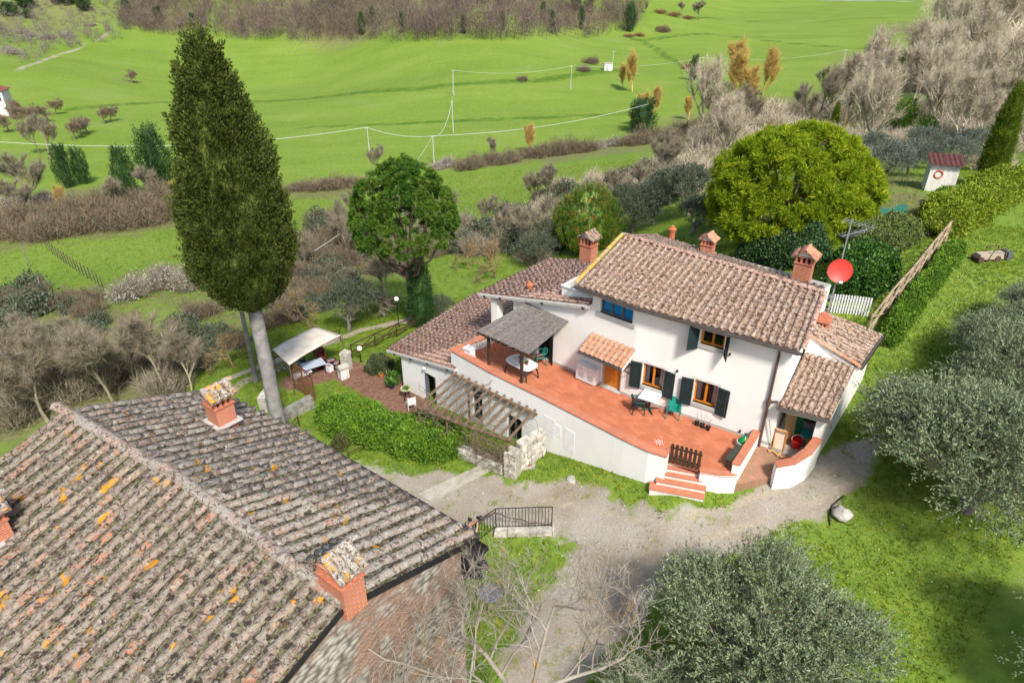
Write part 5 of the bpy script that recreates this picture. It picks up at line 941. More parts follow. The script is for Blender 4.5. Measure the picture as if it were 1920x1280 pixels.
stone_wall(t, K1 + Vector((-.05, -.1, -.05)), K2 + Vector((.1, -.1, -.05)), .24, .35, .24, .36)
mb = MB(); g = random.Random(4); pts = [];
for i in range(16): s = i / 15; p = K0.lerp(K1, s * 2) if s < .5 else K1.lerp(K2, s * 2 - 1); pts.append(p + Vector((g.uniform(-.05, .05), -.05, .75 + .35 * math.sin(s * 5) + g.uniform(-.07, .07))))
mb.tube([pts[0] + Vector((0, 0, -1))] + pts, [.05] + [.045 - .03 * i / 15 for i in range(16)], 6)
for i in range(3, 16, 2): mb.tube([pts[i], pts[i] + Vector((g.uniform(-.3, .3), g.uniform(-.2, .2), g.uniform(.1, .35)))], [.015, .004], 4)
obj('climbing_vine', mb, M('vine_bark', (.10, .075, .055), (.06, .045, .035), 7, .95, .4), label='bare woody vine twisting along the iron railing', cat='vine')
# round table and dark stack below the bare tree
q = ground(921, 1136); t = thing('round_table', 'round grey-blue garden table under the bare tree', 'table', q); mb = MB(); mb.lathe((0, 0, .68), [(.40, 0), (.42, .02), (.40, .04), (.02, .04)], 24); obj('table_top', mb, M('blue_grey_metal', (.12, .15, .20), (.09, .12, .16), 4, .4), t, local=True)
for k in range(3): a = k * 2.09; mb = MB(); mb.tube([(0.05 * math.cos(a), .05 * math.sin(a), .68), (.3 * math.cos(a), .3 * math.sin(a), 0)], .018, 5); obj('leg', mb, BLACK, t, local=True)
gb = V3(ground(898, 1068))
for i in range(5):
    mb = MB(); a = .3 * i; c_ = Vector((gb.x - .25 + .18 * (i % 2), gb.y - .2 + .12 * i, gb.z + .12 + .23 * (i if i < 4 else 1.5))); w, dd = .75, .5; ax_c = Vector((math.cos(a), math.sin(a), 0))
    mb.box(c_ - Vector((0, 0, .1)), (w, dd, .03), ax_c)
    ay_c = Vector((-ax_c.y, ax_c.x, 0))
    for s in (-1, 1): mb.box(c_ + ay_c * s * dd / 2, (w, .03, .19), ax_c); mb.box(c_ + ax_c * s * w / 2, (.03, dd - .04, .19), ax_c)
    obj('plastic_crate', mb, BLACK, label='black plastic crate in the jumbled stack by the barn corner', cat='crate', group='black crates by the barn corner')
# ------------------------------------------------------------------ vine pergola below the terrace wall
vp = thing('timber_pergola', 'weathered timber vine pergola against the terrace wall', 'pergola', tuple(ground(870, 800)))
pr0, pr1 = V3((-2.75, 27.85, -.62)), V3((.95, 24.38, -.40)); pf0, pf1 = V3((-4.35, 25.7, -1.05)), V3((-.1, 22.75, -.62))
N = 12
for i in range(N):
    s = i / (N - 1); a, b = pr0.lerp(pr1, s), pf0.lerp(pf1, s); d = (b - a).normalized(); mb = MB(); mb.box((a + b) / 2 + Vector((0, 0, .1 + .01 * math.sin(i * 5))), ((b - a).length + .3, .075, .10), d, None, None) if False else mb.tube([a - d * .12 + Vector((0, 0, .1)), b + d * .18 + Vector((0, 0, .1 + .03 * math.sin(i * 7)))], .066, 6); obj('rafter', mb, GWOOD, vp)
for a, b in ((pr0, pr1), (pf0, pf1)): mb = MB(); mb.tube([a + (a - b) * .03, a.lerp(b, .5) + Vector((0, 0, -.02)), b + (b - a) * .03], .08, 6); obj('beam', mb, GWOOD, vp)
for s in (0.02, .34, .66, .98): p = pf0.lerp(pf1, s); g_ = h1(p.x, p.y); mb = MB(); mb.tube([(p.x, p.y, g_ - .1), p], .055, 6); obj('post', mb, GWOOD, vp)
p = pr0.lerp(pr1, .25) + Vector((-.2, -.5, 0)); mb = MB(); mb.tube([(p.x, p.y, h1(p.x, p.y)), p + Vector((0, 0, .1))], .06, 6); obj('post', mb, GWOOD, vp)
# trellis between the posts
lt = thing('garden_trellis', 'brown diamond trellis between the pergola posts', 'trellis', tuple(pf0.lerp(pf1, .8)))
ta, tb2 = pf0.lerp(pf1, .62), pf0.lerp(pf1, .97); zb0 = max(h1(ta.x, ta.y), h1(tb2.x, tb2.y)) + .42; d = tb2 - ta; Lh = d.xy.length; zt0 = min(ta.z, tb2.z) - .3; Hh = zt0 - zb0
def tp(s, z): return (ta.x + d.x * s / Lh, ta.y + d.y * s / Lh, zb0 + z)
for sgn in (1, -1):
    c = -Hh
    while c < Lh:
        s0, s1 = max(c, 0), min(c + Hh, Lh)
        if s1 - s0 > .1:
            z0_, z1_ = (s0 - c, s1 - c) if sgn > 0 else (Hh - (s0 - c), Hh - (s1 - c)); mb = MB(); mb.tube([tp(s0, z0_), tp(s1, z1_)], .016, 4); obj('lath', mb, GWOOD, lt)
        c += .24
for z in (0, Hh): mb = MB(); mb.tube([tp(0, z), tp(Lh, z)], .03, 4); obj('frame', mb, GWOOD, lt)
# low stone wall and gate pillar
sw = thing('garden_wall', 'low pale rubble wall in front of the pergola', 'wall', tuple(ground(880, 860))); A_, B_ = V3(ground(822, 838)), V3(ground(946, 886)); stone_wall(sw, A_, B_, .55, .4, .18, .26); 
sp_ = thing('stone_pillar', 'square rubble pillar at the end of the low garden wall', 'pillar', tuple(ground(962, 886))); A_ = V3(ground(950, 890)); B_ = A_ + Vector((.52, -.28, 0)); A_ = A_ + Vector((0, .12, 0)); B_ = B_ + Vector((0, .12, 0)); stone_wall(sp_, A_, B_, 1.35, .55, .17, .24)
sw2 = thing('side_wall', 'rubble side wall joining the pillar to the white terrace wall', 'wall', tuple(ground(985, 870))); stone_wall(sw2, A_ + Vector((.5, .15, 0)), V3((1.35, 24.0, -2.45)), 1.5, .4, .19, .27)
mb = MB(); q = V3(ground(990, 872)); mb.prism([(q.x - .35, q.y - .3), (q.x + .3, q.y - .35), (q.x + .35, q.y + .25), (q.x - .3, q.y + .3)], q.z - .2, q.z + .08); o_ = obj('inspection_cover', mb, CONC, label='square concrete inspection cover at the foot of the pillar', cat='cover'); mb = MB(); mb.lathe((q.x, q.y, q.z + .082), [(.2, 0), (.2, .01), (.02, .01)], 16); obj('lid', mb, M('rusty_lid', (.22, .13, .09), (.16, .1, .075), 6), o_)
# ------------------------------------------------------------------ lower garden: awning, tables, lamps, fences
aw = thing('canvas_awning', 'beige canvas awning on thin posts above the garden tables', 'awning', tuple(ground(575, 720))); AC = [V3(onz(u, v, z)) for u, v, z in ((511, 655, -2.3), (542, 684, -2.3), (641, 628, -2.3), (593, 612, -2.3))]; mb = MB(); n, k = 8, 10; vs_ = []
for i in range(n + 1):
    for j in range(k + 1): p = AC[0].lerp(AC[3], j / k).lerp(AC[1].lerp(AC[2], j / k), i / n); vs_.append(p + Vector((0, 0, .10 * math.sin(math.pi * j / k) + .015 * math.sin(i * 3 + j))))
mb.add(vs_, [(i * (k + 1) + j, (i + 1) * (k + 1) + j, (i + 1) * (k + 1) + j + 1, i * (k + 1) + j + 1) for i in range(n) for j in range(k)]); cv = obj('canvas', mb, M('beige_canvas', (.62, .56, .46), (.50, .45, .36), 2.2, .9), aw, smooth=True)
md = cv.modifiers.new('thick', 'SOLIDIFY'); md.thickness = .01
for a, b in ((0, 3), (1, 2)): mb = MB(); mb.tube([AC[a].lerp(AC[b], j / 10) + Vector((0, 0, .10 * math.sin(math.pi * j / 10) - .03)) for j in range(11)], .025, 5); obj('rib', mb, GWOOD, aw)
for p in AC: mb = MB(); mb.tube([(p.x, p.y, h1(p.x, p.y) - .1), p], .03, 6); obj('post', mb, GWOOD, aw)
def simple_table(name, label, u, v, w, dd, rz, m, h=.72):
    q = ground(u, v); t = thing(name, label, 'table', q, rz); mb = MB(); mb.box((0, 0, h), (w, dd, .03)); obj('table_top', mb, m, t, local=True)
    for sx in (-1, 1):
        for sy in (-1, 1): mb = MB(); mb.tube([(sx * w * .44, sy * dd * .42, 0), (sx * w * .44, sy * dd * .42, h - .016)], .022, 5); obj('leg', mb, BLACK, t, local=True)
    return q
simple_table('garden_table', 'pale blue-grey table in front of the canvas awning', 590, 702, 1.3, .85, R(35), M('blue_white_top', (.42, .47, .55), (.36, .4, .48), 3, .4)); q = ground(568, 712); t = thing('sun_bed', 'white slatted recliner beside the trellis screen', 'recliner', q, R(35))
for i in range(9): mb = MB(); mb.box((-.48 + .12 * i, 0, .4 + (.04 * max(0, i - 5))), (.09, .6, .03)); obj('slat', mb, WHITEPL, t, local=True)
for sx in (-1, 1):
    for sy in (-1, 1): mb = MB(); mb.tube([(sx * .45, sy * .25, 0), (sx * .45, sy * .25, .4)], .025, 5); obj('leg', mb, WHITEPL, t, local=True)
armchair('plastic_armchair', 'dark green armchair under the canvas awning', ground(575, 690), R(160), DKPL)
q = ground(603, 690); t = thing('brown_cabinet', 'upright red-brown wooden cupboard under the awning edge', 'cupboard', q, R(35)); RB = M('red_brown_wood', (.12, .035, .022), (.09, .028, .018), 5)
for (c, s) in (((-.28, 0, .65), (.04, .4, 1.3)), ((.28, 0, .65), (.04, .4, 1.3)), ((0, .18, .65), (.52, .03, 1.3)), ((0, 0, 1.28), (.6, .44, .04)), ((0, 0, .05), (.52, .36, .04)), ((0, 0, .65), (.52, .36, .03))): mb = MB(); mb.box(c, s); obj('panel', mb, RB, t, local=True)
BLUEB = M('dark_blue_bin', (.015, .025, .05), (.01, .018, .04), 4, .5)
for i, (u, v, s, m, lb) in enumerate(((622, 685, .55, BLUEB, 'dark blue crate beside the cupboard'), (632, 690, .5, BLACK, 'black storage crate near the garden pillar'), (618, 695, .4, WHITEPL, 'small white crate among the dark ones by the awning'))):
    q = ground(u, v); t = thing('storage_crate', lb, 'crate', q, .5 + i); mb = MB(); 
    for (c, d_) in (((0, 0, .03), (s, s * .7, .04)), ((0, s * .35, .2), (s, .03, .38)), ((0, -s * .35, .2), (s, .03, .38)), ((s * .5, 0, .2), (.03, s * .66, .38)), ((-s * .5, 0, .2), (.03, s * .66, .38))): mb.box(c, d_)
    obj('body', mb, m, t, local=True); mb = MB(); mb.box((0, 0, .32), (s * .8, s * .5, .1)); obj('contents', mb, M('crate_stuff', (.2, .2, .2), (.35, .12, .08), 14), t, local=True)
gp = thing('stone_pillar', 'rubble gate pillar beside the globe lamp and the dark fence', 'pillar', tuple(ground(652, 690))); A_ = V3(ground(645, 692)); stone_wall(gp, A_, A_ + Vector((.45, -.2, 0)), 1.25, .45, .25, .3)
q = ground(645, 708); t = thing('barbecue', 'small white masonry barbecue with a pitched lid', 'barbecue', q, R(40)); mb = MB(); mb.box((0, 0, .35), (.5, .45, .7)); obj('body', mb, PLASTERG, t, local=True); mb = MB(); mb.prism([(-.32, -.28), (.32, -.28), (.32, .28), (-.32, .28)], .70, .76); mb.add([(-.3, -.27, .765), (.3, -.27, .765), (.3, .27, .765), (-.3, .27, .765), (-.3, 0, .92), (.3, 0, .92)], [(0, 1, 5, 4), (2, 3, 4, 5), (0, 4, 3), (1, 2, 5)]); obj('lid', mb, CONC, t, local=True)
OPAL = M('opal_globe', (.80, .80, .82), (.76, .76, .78), 2, .25)
for (u, v, h, lb) in ((748, 612, 1.9, 'globe lamp on a slim black post beside the lower path'), (677, 678, .75, 'short globe lamp rising from the garden shrubs')):
    q = ground(u, v); t = thing('globe_lamp', lb, 'lamp', q); mb = MB(); mb.tube([(0, 0, 0), (0, 0, h)], [.035, .025], 8); mb.lathe((0, 0, 0), [(.09, 0), (.09, .05), (.04, .09)], 10); obj('post', mb, BLACK, t, local=True); mb = MB(); mb.lathe((0, 0, h), [(.16 * math.sin(a), .16 - .16 * math.cos(a)) for a in np.linspace(.25, math.pi - .02, 10)], 16); obj('globe', mb, OPAL, t, smooth=True, local=True)
# trellis screen
a, b = V3(ground(553, 728)), V3(ground(592, 752)); t = thing('trellis_screen', 'tall brown lattice screen at the edge of the garden terrace', 'screen', tuple((a + b) / 2)); d = b - a; L_ = d.length; TW = M('brown_lattice', (.16, .07, .03), (.12, .05, .024), 6)
for z in (.05, 1.75): mb = MB(); mb.tube([a + Vector((0, 0, z)), b + Vector((0, 0, z))], .03, 4); obj('rail', mb, TW, t)
for s in (0, .5, 1): mb = MB(); p = a.lerp(b, s); mb.tube([p - Vector((0, 0, .1)), p + Vector((0, 0, 1.8))], .04, 4); obj('post', mb, TW, t)
for sg in (1, -1):
    for i in range(-8, 9):
        c = i * .2; s0, s1 = max(c, 0), min(c + 1.7, L_)
        if s1 - s0 < .1: continue
        z0_, z1_ = (s0 - c, s1 - c); z0_, z1_ = (z0_, z1_) if sg > 0 else (1.7 - z0_, 1.7 - z1_); mb = MB(); mb.tube([a + d * (s0 / L_) + Vector((0, 0, z0_ + .05)), a + d * (s1 / L_) + Vector((0, 0, z1_ + .05))], .014, 4); obj('lath', mb, TW, t)
def rail_fence(name, label, pix, m, h=1.0, step=2.0, r=.05, cat='fence', cross=False, pts=None, rails=(.5, .95)):
    P = pts or [V3(ground(*p)) for p in pix]; t = thing(name, label, cat, tuple(P[0])); seg = []
    for a, b in zip(P[:-1], P[1:]):
        n = max(1, round((b - a).length / step)); seg += [a.lerp(b, i / n) for i in range(n)]
    seg.append(P[-1]); seg = [Vector((p.x, p.y, h1(p.x, p.y))) for p in seg]; g = random.Random(len(seg) + int(P[0].x * 10))
    for p in seg: mb = MB(); mb.tube([p - Vector((0, 0, .2)), p + Vector((g.uniform(-.04, .04), g.uniform(-.04, .04), h + g.uniform(-.03, .06)))], [r, r * .85], 6); obj('post', mb, m, t)
    for a, b in zip(seg[:-1], seg[1:]):
        for z in rails: mb = MB(); mb.tube([a + Vector((0, 0, h * z)), a.lerp(b, .5) + Vector((0, 0, h * z - .02)), b + Vector((0, 0, h * z))], r * .75, 5); obj('rail', mb, m, t)
        if cross: mb = MB(); mb.tube([a + Vector((0, 0, .1)), b + Vector((0, 0, h * .92))], r * .6, 5); obj('brace', mb, m, t); mb = MB(); mb.tube([b + Vector((0, 0, .1)), a + Vector((0, 0, h * .92))], r * .6, 5); obj('brace', mb, m, t)
    return t
rail_fence('rail_fence', 'dark rustic rail fence along the garden edge beside the path', [(660, 672), (705, 650), (745, 632), (790, 612)], DWOOD, 1.0, 1.7, .05, cross=True); rail_fence('rail_fence', 'dark rail fence behind the canvas awning', [(505, 690), (560, 655), (640, 640)], DWOOD, .9, 1.7, .04)
rail_fence('rail_fence', 'pale rail fence on the far side of the lower path', [(690, 592), (745, 580), (780, 574)], GWOOD, .9, 1.8, .045); rail_fence('hand_rail', 'short timber rail on the grass beside the cypress', [(545, 822), (562, 800)], DWOOD, .7, 1.2, .04, rails=(.95,)); rail_fence('hand_rail', 'curved dark rail on the lawn below the hedge', [(655, 862), (700, 842), (755, 822)], DWOOD, .45, 1.3, .04, rails=(.95,))
rail_fence('hand_rail', 'thin dark rail fence crossing the slope left of the path', [(395, 688), (420, 668), (450, 655)], DWOOD, .8, 1.6, .03, rails=(.95,))
rw = thing('retaining_wall', 'grey stone retaining wall beside the cypress trunk', 'wall', tuple(ground(560, 770))); DST = M('grey_rubble', (.26, .25, .22), (.15, .145, .125), 3.5, .95, .5, rnd=.25); A_, B_ = V3(ground(480, 815)), V3(ground(588, 762)); A_.z -= .1; stone_wall(rw, A_, B_, .7, .4, .24, .36, DST)
rw = thing('corner_wall', 'pale stacked stone corner between cypress and awning', 'wall', tuple(ground(497, 760))); A_ = V3(ground(495, 775)); stone_wall(rw, A_, A_ + Vector((.1, 1.6, 0)), 1.0, .4, .25, .34)
# potted things at the wing door
pot('potted_plant', 'spiky plant in a dark blue pot beside the wing wall', ground(735, 728), .16, .3, BLUEB, .5); pot('flower_pot', 'shallow terracotta bowl of dry plants on a stand by the pergola', up(ground(763, 748), .55), .28, .14, M('sage_bowl', (.42, .42, .25), (.35, .35, .2), 4), .22); pot('flower_pot', 'small orange pot among the shrubs near the wing', ground(715, 706), .13, .2, M('orange_pot', (.60, .15, .02), (.5, .12, .02), 4), .15)
q = ground(763, 748); mb = MB(); [mb.tube([(q[0] + .2 * math.cos(a), q[1] + .2 * math.sin(a), q[2]), (q[0] + .1 * math.cos(a), q[1] + .1 * math.sin(a), q[2] + .55)], .025, 5) for a in (0, 2.1, 4.2)]; mb.lathe((q[0], q[1], q[2] + .52), [(.15, 0), (.15, .03)], 10); obj('plant_stand', mb, BLACK, label='black three-legged stand carrying a planted bowl', cat='stand')
q = ground(772, 768); t = thing('garden_chair', 'white folding chair beside the pergola plants', 'chair', q, R(200)); mb = MB(); mb.box((0, 0, .44), (.42, .4, .03)); obj('seat', mb, WHITEP, t, local=True); mb = MB(); mb.box((0, .22, .7), (.42, .03, .34)); obj('backrest', mb, WHITEP, t, local=True)
for sx in (-1, 1):
    for sy in (-1, 1): mb = MB(); mb.tube([(sx * .19, sy * .18, 0), (sx * .19, sy * .18, .43)], .018, 5); obj('leg', mb, WHITEP, t, local=True)
# wall lamp by the wing door
s_, z_ = onwall(798, 689, LC, TP[0]); p = V3(LW.p(s_, z_, .1)); t = thing('wall_lamp', 'white globe wall lamp above the wing door', 'lamp', tuple(p)); mb = MB(); mb.lathe((0, 0, -.1), [(.1 * math.sin(a), .1 - .1 * math.cos(a)) for a in np.linspace(.05, math.pi - .05, 8)], 12); obj('globe', mb, OPAL, t, local=True); mb = MB(); mb.tube([(0, 0, .08), (.06, .09, .14)], .02, 5); obj('bracket', mb, BLACK, t, local=True)
# ------------------------------------------------------------------ right side: picket fence, pole railing, hut, garden machine, rock
pa, pb = V3(onz(1551, 592, 1.3)), V3(onz(1622, 606, 1.3)); t = thing('picket_fence', 'white picket fence between the house and the laurel hedge', 'fence', tuple(pa)); n = 15
for i in range(n): p = pa.lerp(pb, i / (n - 1)); p.z = h1(p.x, p.y); mb = MB(); d = (pb - pa).normalized(); mb.box(p + Vector((0, 0, .5)), (.075, .02, 1.0), d); obj('picket', mb, WHITEP, t)
for z in (.25, .78): a, b = pa.copy(), pb.copy(); a.z, b.z = h1(a.x, a.y) + z, h1(b.x, b.y) + z; mb = MB(); mb.tube([a + Vector((.02, .05, 0)), b + Vector((.02, .05, 0))], .03, 4); obj('rail', mb, WHITEP, t)
PF = [V3(ground(*p)) for p in ((1622, 640), (1660, 590), (1700, 545), (1735, 500), (1770, 458))]; rail_fence('pole_railing', 'pale chestnut pole railing climbing the grassy bank', None, PWOOD, 1.4, 1.7, .06, cat='railing', cross=True, pts=PF)
q = ground(1756, 356); t = thing('garden_hut', 'small white shed with a dark red wavy roof and an orange ring on its wall', 'shed', q, R(-20)); mb = MB(); mb.box((0, 0, .95), (1.7, 1.3, 1.9)); obj('wall', mb, PLASTERG, t, local=True); mb = MB(); N = 22; vs_ = []
for i in range(N + 1): x = -1.05 + 2.1 * i / N; z = 2.05 + .05 * math.sin(i * 1.9); vs_ += [(x, -.95, z - .12), (x, .85, z + .22), (x, -.95, z - .17), (x, .85, z + .17)]
for i in range(N): b = 4 * i; mb.f += [(b, b + 4, b + 5, b + 1), (b + 2, b + 3, b + 7, b + 6), (b, b + 2, b + 6, b + 4)]
mb.v = vs_; obj('roof', mb, M('dark_red_sheet', (.11, .038, .03), (.08, .03, .025), 4, .6), t, local=True); mb = MB(); mb.tube([(-.3 + .24 * math.cos(a), -.67, 1.2 + .24 * math.sin(a)) for a in np.linspace(0, 6.283, 17)], .045, 6); obj('orange_ring', mb, M('orange_paint', (.55, .10, .04), (.5, .09, .035), 4), t, local=True)
q = ground(1853, 488); t = thing('garden_roller', 'rusty old farm implement with a wooden frame on the lawn', 'implement', q, R(8)); mb = MB(); mb.box((0, 0, .28), (1.5, .45, .30)); obj('bed', mb, M('weathered_board', (.42, .36, .27), (.3, .25, .18), 4), t, local=True)
RU = M('rust_iron', (.10, .06, .04), (.06, .04, .03), 6, .8); mb = MB(); mb.box((.95, 0, .25), (.3, .6, .5)); obj('weight', mb, M('grey_iron', (.10, .11, .115), (.08, .085, .09), 4, .7), t, local=True)
for y in (-.26, .26): mb = MB(); mb.tube([(-.25, y, .1), (-.1, y, .7), (.55, y, .72), (.75, y, .1)], .035, 6); obj('hoop', mb, RU, t, local=True)
mb = MB(); mb.tube([(-.7, -.3, .16), (-.7, .3, .16)], .16, 12); mb.tube([(.3, -.3, .16), (.3, .3, .16)], .16, 12); obj('wheel', mb, RU, t, local=True)
lumpy('rock', 'pale boulder at the edge of the drive below the olive', 'rock', ground(1576, 968), .36, M('white_rock', (.48, .45, .41), (.30, .28, .25), 4, .95, .6), 11, .75); lumpy('rock', 'flat pale stone in the weedy strip below the terrace wall', 'rock', up(ground(1076, 896), -.16), .3, M('white_rock', (0, 0, 0)), 12, .5)
mb = MB(); mb.tube([V3(ground(u, v)) + Vector((0, 0, .03)) for u, v in ((1556, 985), (1553, 965), (1560, 948), (1572, 938), (1582, 930))], .025, 6); obj('garden_hose', mb, BLACK, label='dark garden hose lying beside the pale boulder', cat='hose')
# green netting behind the pine
a, b = V3(ground(1575, 432)), V3(ground(1700, 400)); mb = MB(); N = 14; vs_ = []
for i in range(N + 1): p = a.lerp(b, i / N); p.z = h1(p.x, p.y); vs_ += [p, p + Vector((0, .1, .6 + .12 * math.sin(i * 1.7)))]
mb.add(vs_, [(2 * i, 2 * i + 2, 2 * i + 3, 2 * i + 1) for i in range(N)]); nt_ = obj('garden_net', mb, M('green_net', (.03, .16, .12), (.025, .12, .09), 6, .8), label='green windbreak netting behind the umbrella pine', cat='netting')
# wire fence on the left meadow
P = [V3(ground(*p)) for p in ((88, 466), (115, 488), (150, 512), (180, 532), (203, 552))]; t = thing('wire_fence', 'wire mesh fence with thin posts across the lower meadow', 'fence', tuple(P[0])); seg = []
for a, b in zip(P[:-1], P[1:]): n = max(1, round((b - a).length / 1.6)); seg += [a.lerp(b, i / n) for i in range(n)]
seg = [Vector((p.x, p.y, h1(p.x, p.y))) for p in seg]
for p in seg: mb = MB(); mb.tube([p, p + Vector((0, 0, 1.5))], .035, 5); obj('post', mb, DWOOD, t)
for z in (.15, .4, .65, .9, 1.15, 1.4): mb = MB(); mb.tube([p + Vector((0, 0, z)) for p in seg], .004, 3); obj('wire', mb, STEEL, t)
# ------------------------------------------------------------------ vegetation
LEAF = dict(
 cyp=M('cypress_leaf', (.042, .062, .010), (.088, .112, .022), 2.4, .85, spec=.15, rnd=.45, trans=.12), cypb=M('cypress_bright', (.075, .13, .008), (.14, .19, .014), 1.5, .85, spec=.15, rnd=.3, trans=.2),
 pine=M('pine_needle', (.16, .25, .008), (.32, .39, .016), 1.1, .75, spec=.2, rnd=.35, trans=.35), pined=M('pine_dark', (.05, .13, .016), (.115, .195, .02), .8, .8, spec=.2, rnd=.35, trans=.3),
 olive=M('olive_leaf', (.13, .175, .09), (.235, .285, .155), 3, .6, spec=.35, rnd=.4, trans=.15), hedge=M('hedge_leaf', (.07, .16, .012), (.14, .25, .018), 2.5, .7, spec=.3, rnd=.4, trans=.2),
 laurel=M('laurel_leaf', (.025, .085, .010), (.065, .15, .014), 2.5, .45, spec=.5, rnd=.4, trans=.12), yell=M('yellow_hedge', (.14, .21, .012), (.25, .31, .022), 2, .6, spec=.3, rnd=.4, trans=.25),
 ivy=M('ivy_leaf', (.018, .055, .012), (.04, .085, .018), 2, .6, spec=.4, rnd=.4), twig=M('twig_grey', (.27, .235, .165), (.185, .16, .11), 1.5, .95, rnd=.4), twigb=M('twig_brown', (.20, .155, .10), (.135, .105, .068), 1.5, .95, rnd=.4),
 twigp=M('twig_pale', (.50, .435, .32), (.37, .315, .23), 1.5, .95, rnd=.35), willow=M('willow_twig', (.58, .42, .13), (.46, .32, .10), 1.0, .9, rnd=.35, trans=.2), rust=M('rust_leaf', (.26, .09, .035), (.18, .07, .03), 2, .9, rnd=.3),
 bloss=M('blossom', (.50, .47, .45), (.36, .33, .31), 2, .9, rnd=.25, trans=.2), oldo=M('rough_olive', (.055, .075, .045), (.09, .115, .07), 1.5, .7, rnd=.4, trans=.1), grass=M('grass_blade', (.10, .165, .010), (.19, .245, .016), 1.3, .8, spec=.15, rnd=.4, trans=.25))
def unit_rand(n, g): v = g.normal(size=(n, 3)); return v / np.linalg.norm(v, axis=1, keepdims=True)
def leaf_quads(P, D, L, W, g):
    """diamond leaves: base P, direction D, length L, half width W"""
    n = len(P); s = np.cross(D, unit_rand(n, g)); s /= np.linalg.norm(s, axis=1, keepdims=True) + 1e-9; L = np.broadcast_to(L, (n,))[:, None]; W = np.broadcast_to(W, (n,))[:, None]
    V = np.stack([P, P + D * L * .45 + s * W, P + D * L, P + D * L * .45 - s * W], 1).reshape(-1, 3); return V, np.arange(4 * n).reshape(-1, 4)
def twig_tris(P, D, L, W, g):
    n = len(P); s = np.cross(D, unit_rand(n, g)); s /= np.linalg.norm(s, axis=1, keepdims=True) + 1e-9; L = np.broadcast_to(L, (n,))[:, None]; W = np.broadcast_to(W, (n,))[:, None]
    return np.stack([P - s * W, P + s * W, P + D * L], 1).reshape(-1, 3), np.arange(3 * n).reshape(-1, 3)
def norm(v): return v / (np.linalg.norm(v, axis=-1, keepdims=True) + 1e-9)
class Acc:
    def __init__(s): s.V = []; s.Q = []; s.T = []; s.n = 0
    def q(s, V, Q): s.V.append(V); s.Q.append(Q + s.n); s.n += len(V)
    def t(s, V, T): s.V.append(V); s.T.append(T + s.n); s.n += len(V)
    def mesh(s, name, m):
        me = fast_mesh(name, np.concatenate(s.V), np.concatenate(s.Q) if s.Q else None, np.concatenate(s.T) if s.T else None); me.materials.append(m); return me
def branches(seed, H, r0, levels=4, nb=(5, 5, 4, 4), spread=.75, lean=(0, 0), start=.3, up=.25, curl=.25, ratio=.62, taper=.55, segs=4):
    """recursive limbs -> list of polylines [(pts, radii)] and tip points"""
    g = random.Random(seed); out = []; tips = []
    def grow(p, d, L, r, lev):
        pts = [p]; rs = [r]; q = p.copy(); dd = d.copy()
        for i in range(segs):
            dd = (dd + Vector((g.uniform(-1, 1), g.uniform(-1, 1), g.uniform(-1, 1))) * curl * .5 + Vector((0, 0, up * .15))).normalized(); q = q + dd * (L / segs); pts.append(q.copy()); rs.append(r * (1 - (1 - taper) * (i + 1) / segs))
        out.append((pts, rs, lev))
        if lev >= levels: tips.append((pts[-1], dd.copy())); return
        k = nb[min(lev, len(nb) - 1)]
        for j in range(k):
            t = (start if lev == 0 else .25) + (1 - (start if lev == 0 else .25)) * (j + g.uniform(.3, 1)) / k; t = min(t, 1); x = t * segs; i = min(int(x), segs - 1); b = pts[i].lerp(pts[i + 1], x - i); ax = (pts[i + 1] - pts[i]).normalized()
            a = g.uniform(0, 6.283); perp = ax.orthogonal().normalized(); perp = Matrix.Rotation(a, 3, ax) @ perp; nd = (ax * (1 - spread * g.uniform(.6, 1.2)) + perp * spread * g.uniform(.7, 1.1) + Vector((0, 0, up))).normalized()
            grow(b, nd, L * ratio * g.uniform(.75, 1.2) * (1.15 - .35 * t), max(rs[i] * .58, .004), lev + 1)
    grow(Vector((0, 0, 0)), Vector((lean[0], lean[1], 1)).normalized(), H, r0, 0); return out, tips
def tubes_mesh(name, polys, m, sides=(7, 5, 4, 3, 3), minlev=0, maxlev=9):
    mb = MB()
    for pts, rs, lev in polys:
        if minlev <= lev <= maxlev: mb.tube(pts, rs, sides[min(lev, len(sides) - 1)], cap=False)
    me = mb.mesh(name, True); me.materials.append(m); return me
def tree_thing(name, label, p, parts, rz=0, sc=1, group=None, cat='tree'):
    t = thing(name, label, cat, p, 0, group); t.rotation_euler = (0, 0, rz); t.scale = sc if hasattr(sc, '__len__') else (sc,) * 3
    for n, me in parts:
        o = bpy.data.objects.new(n, me); COL.objects.link(o); o.parent = t
    return t
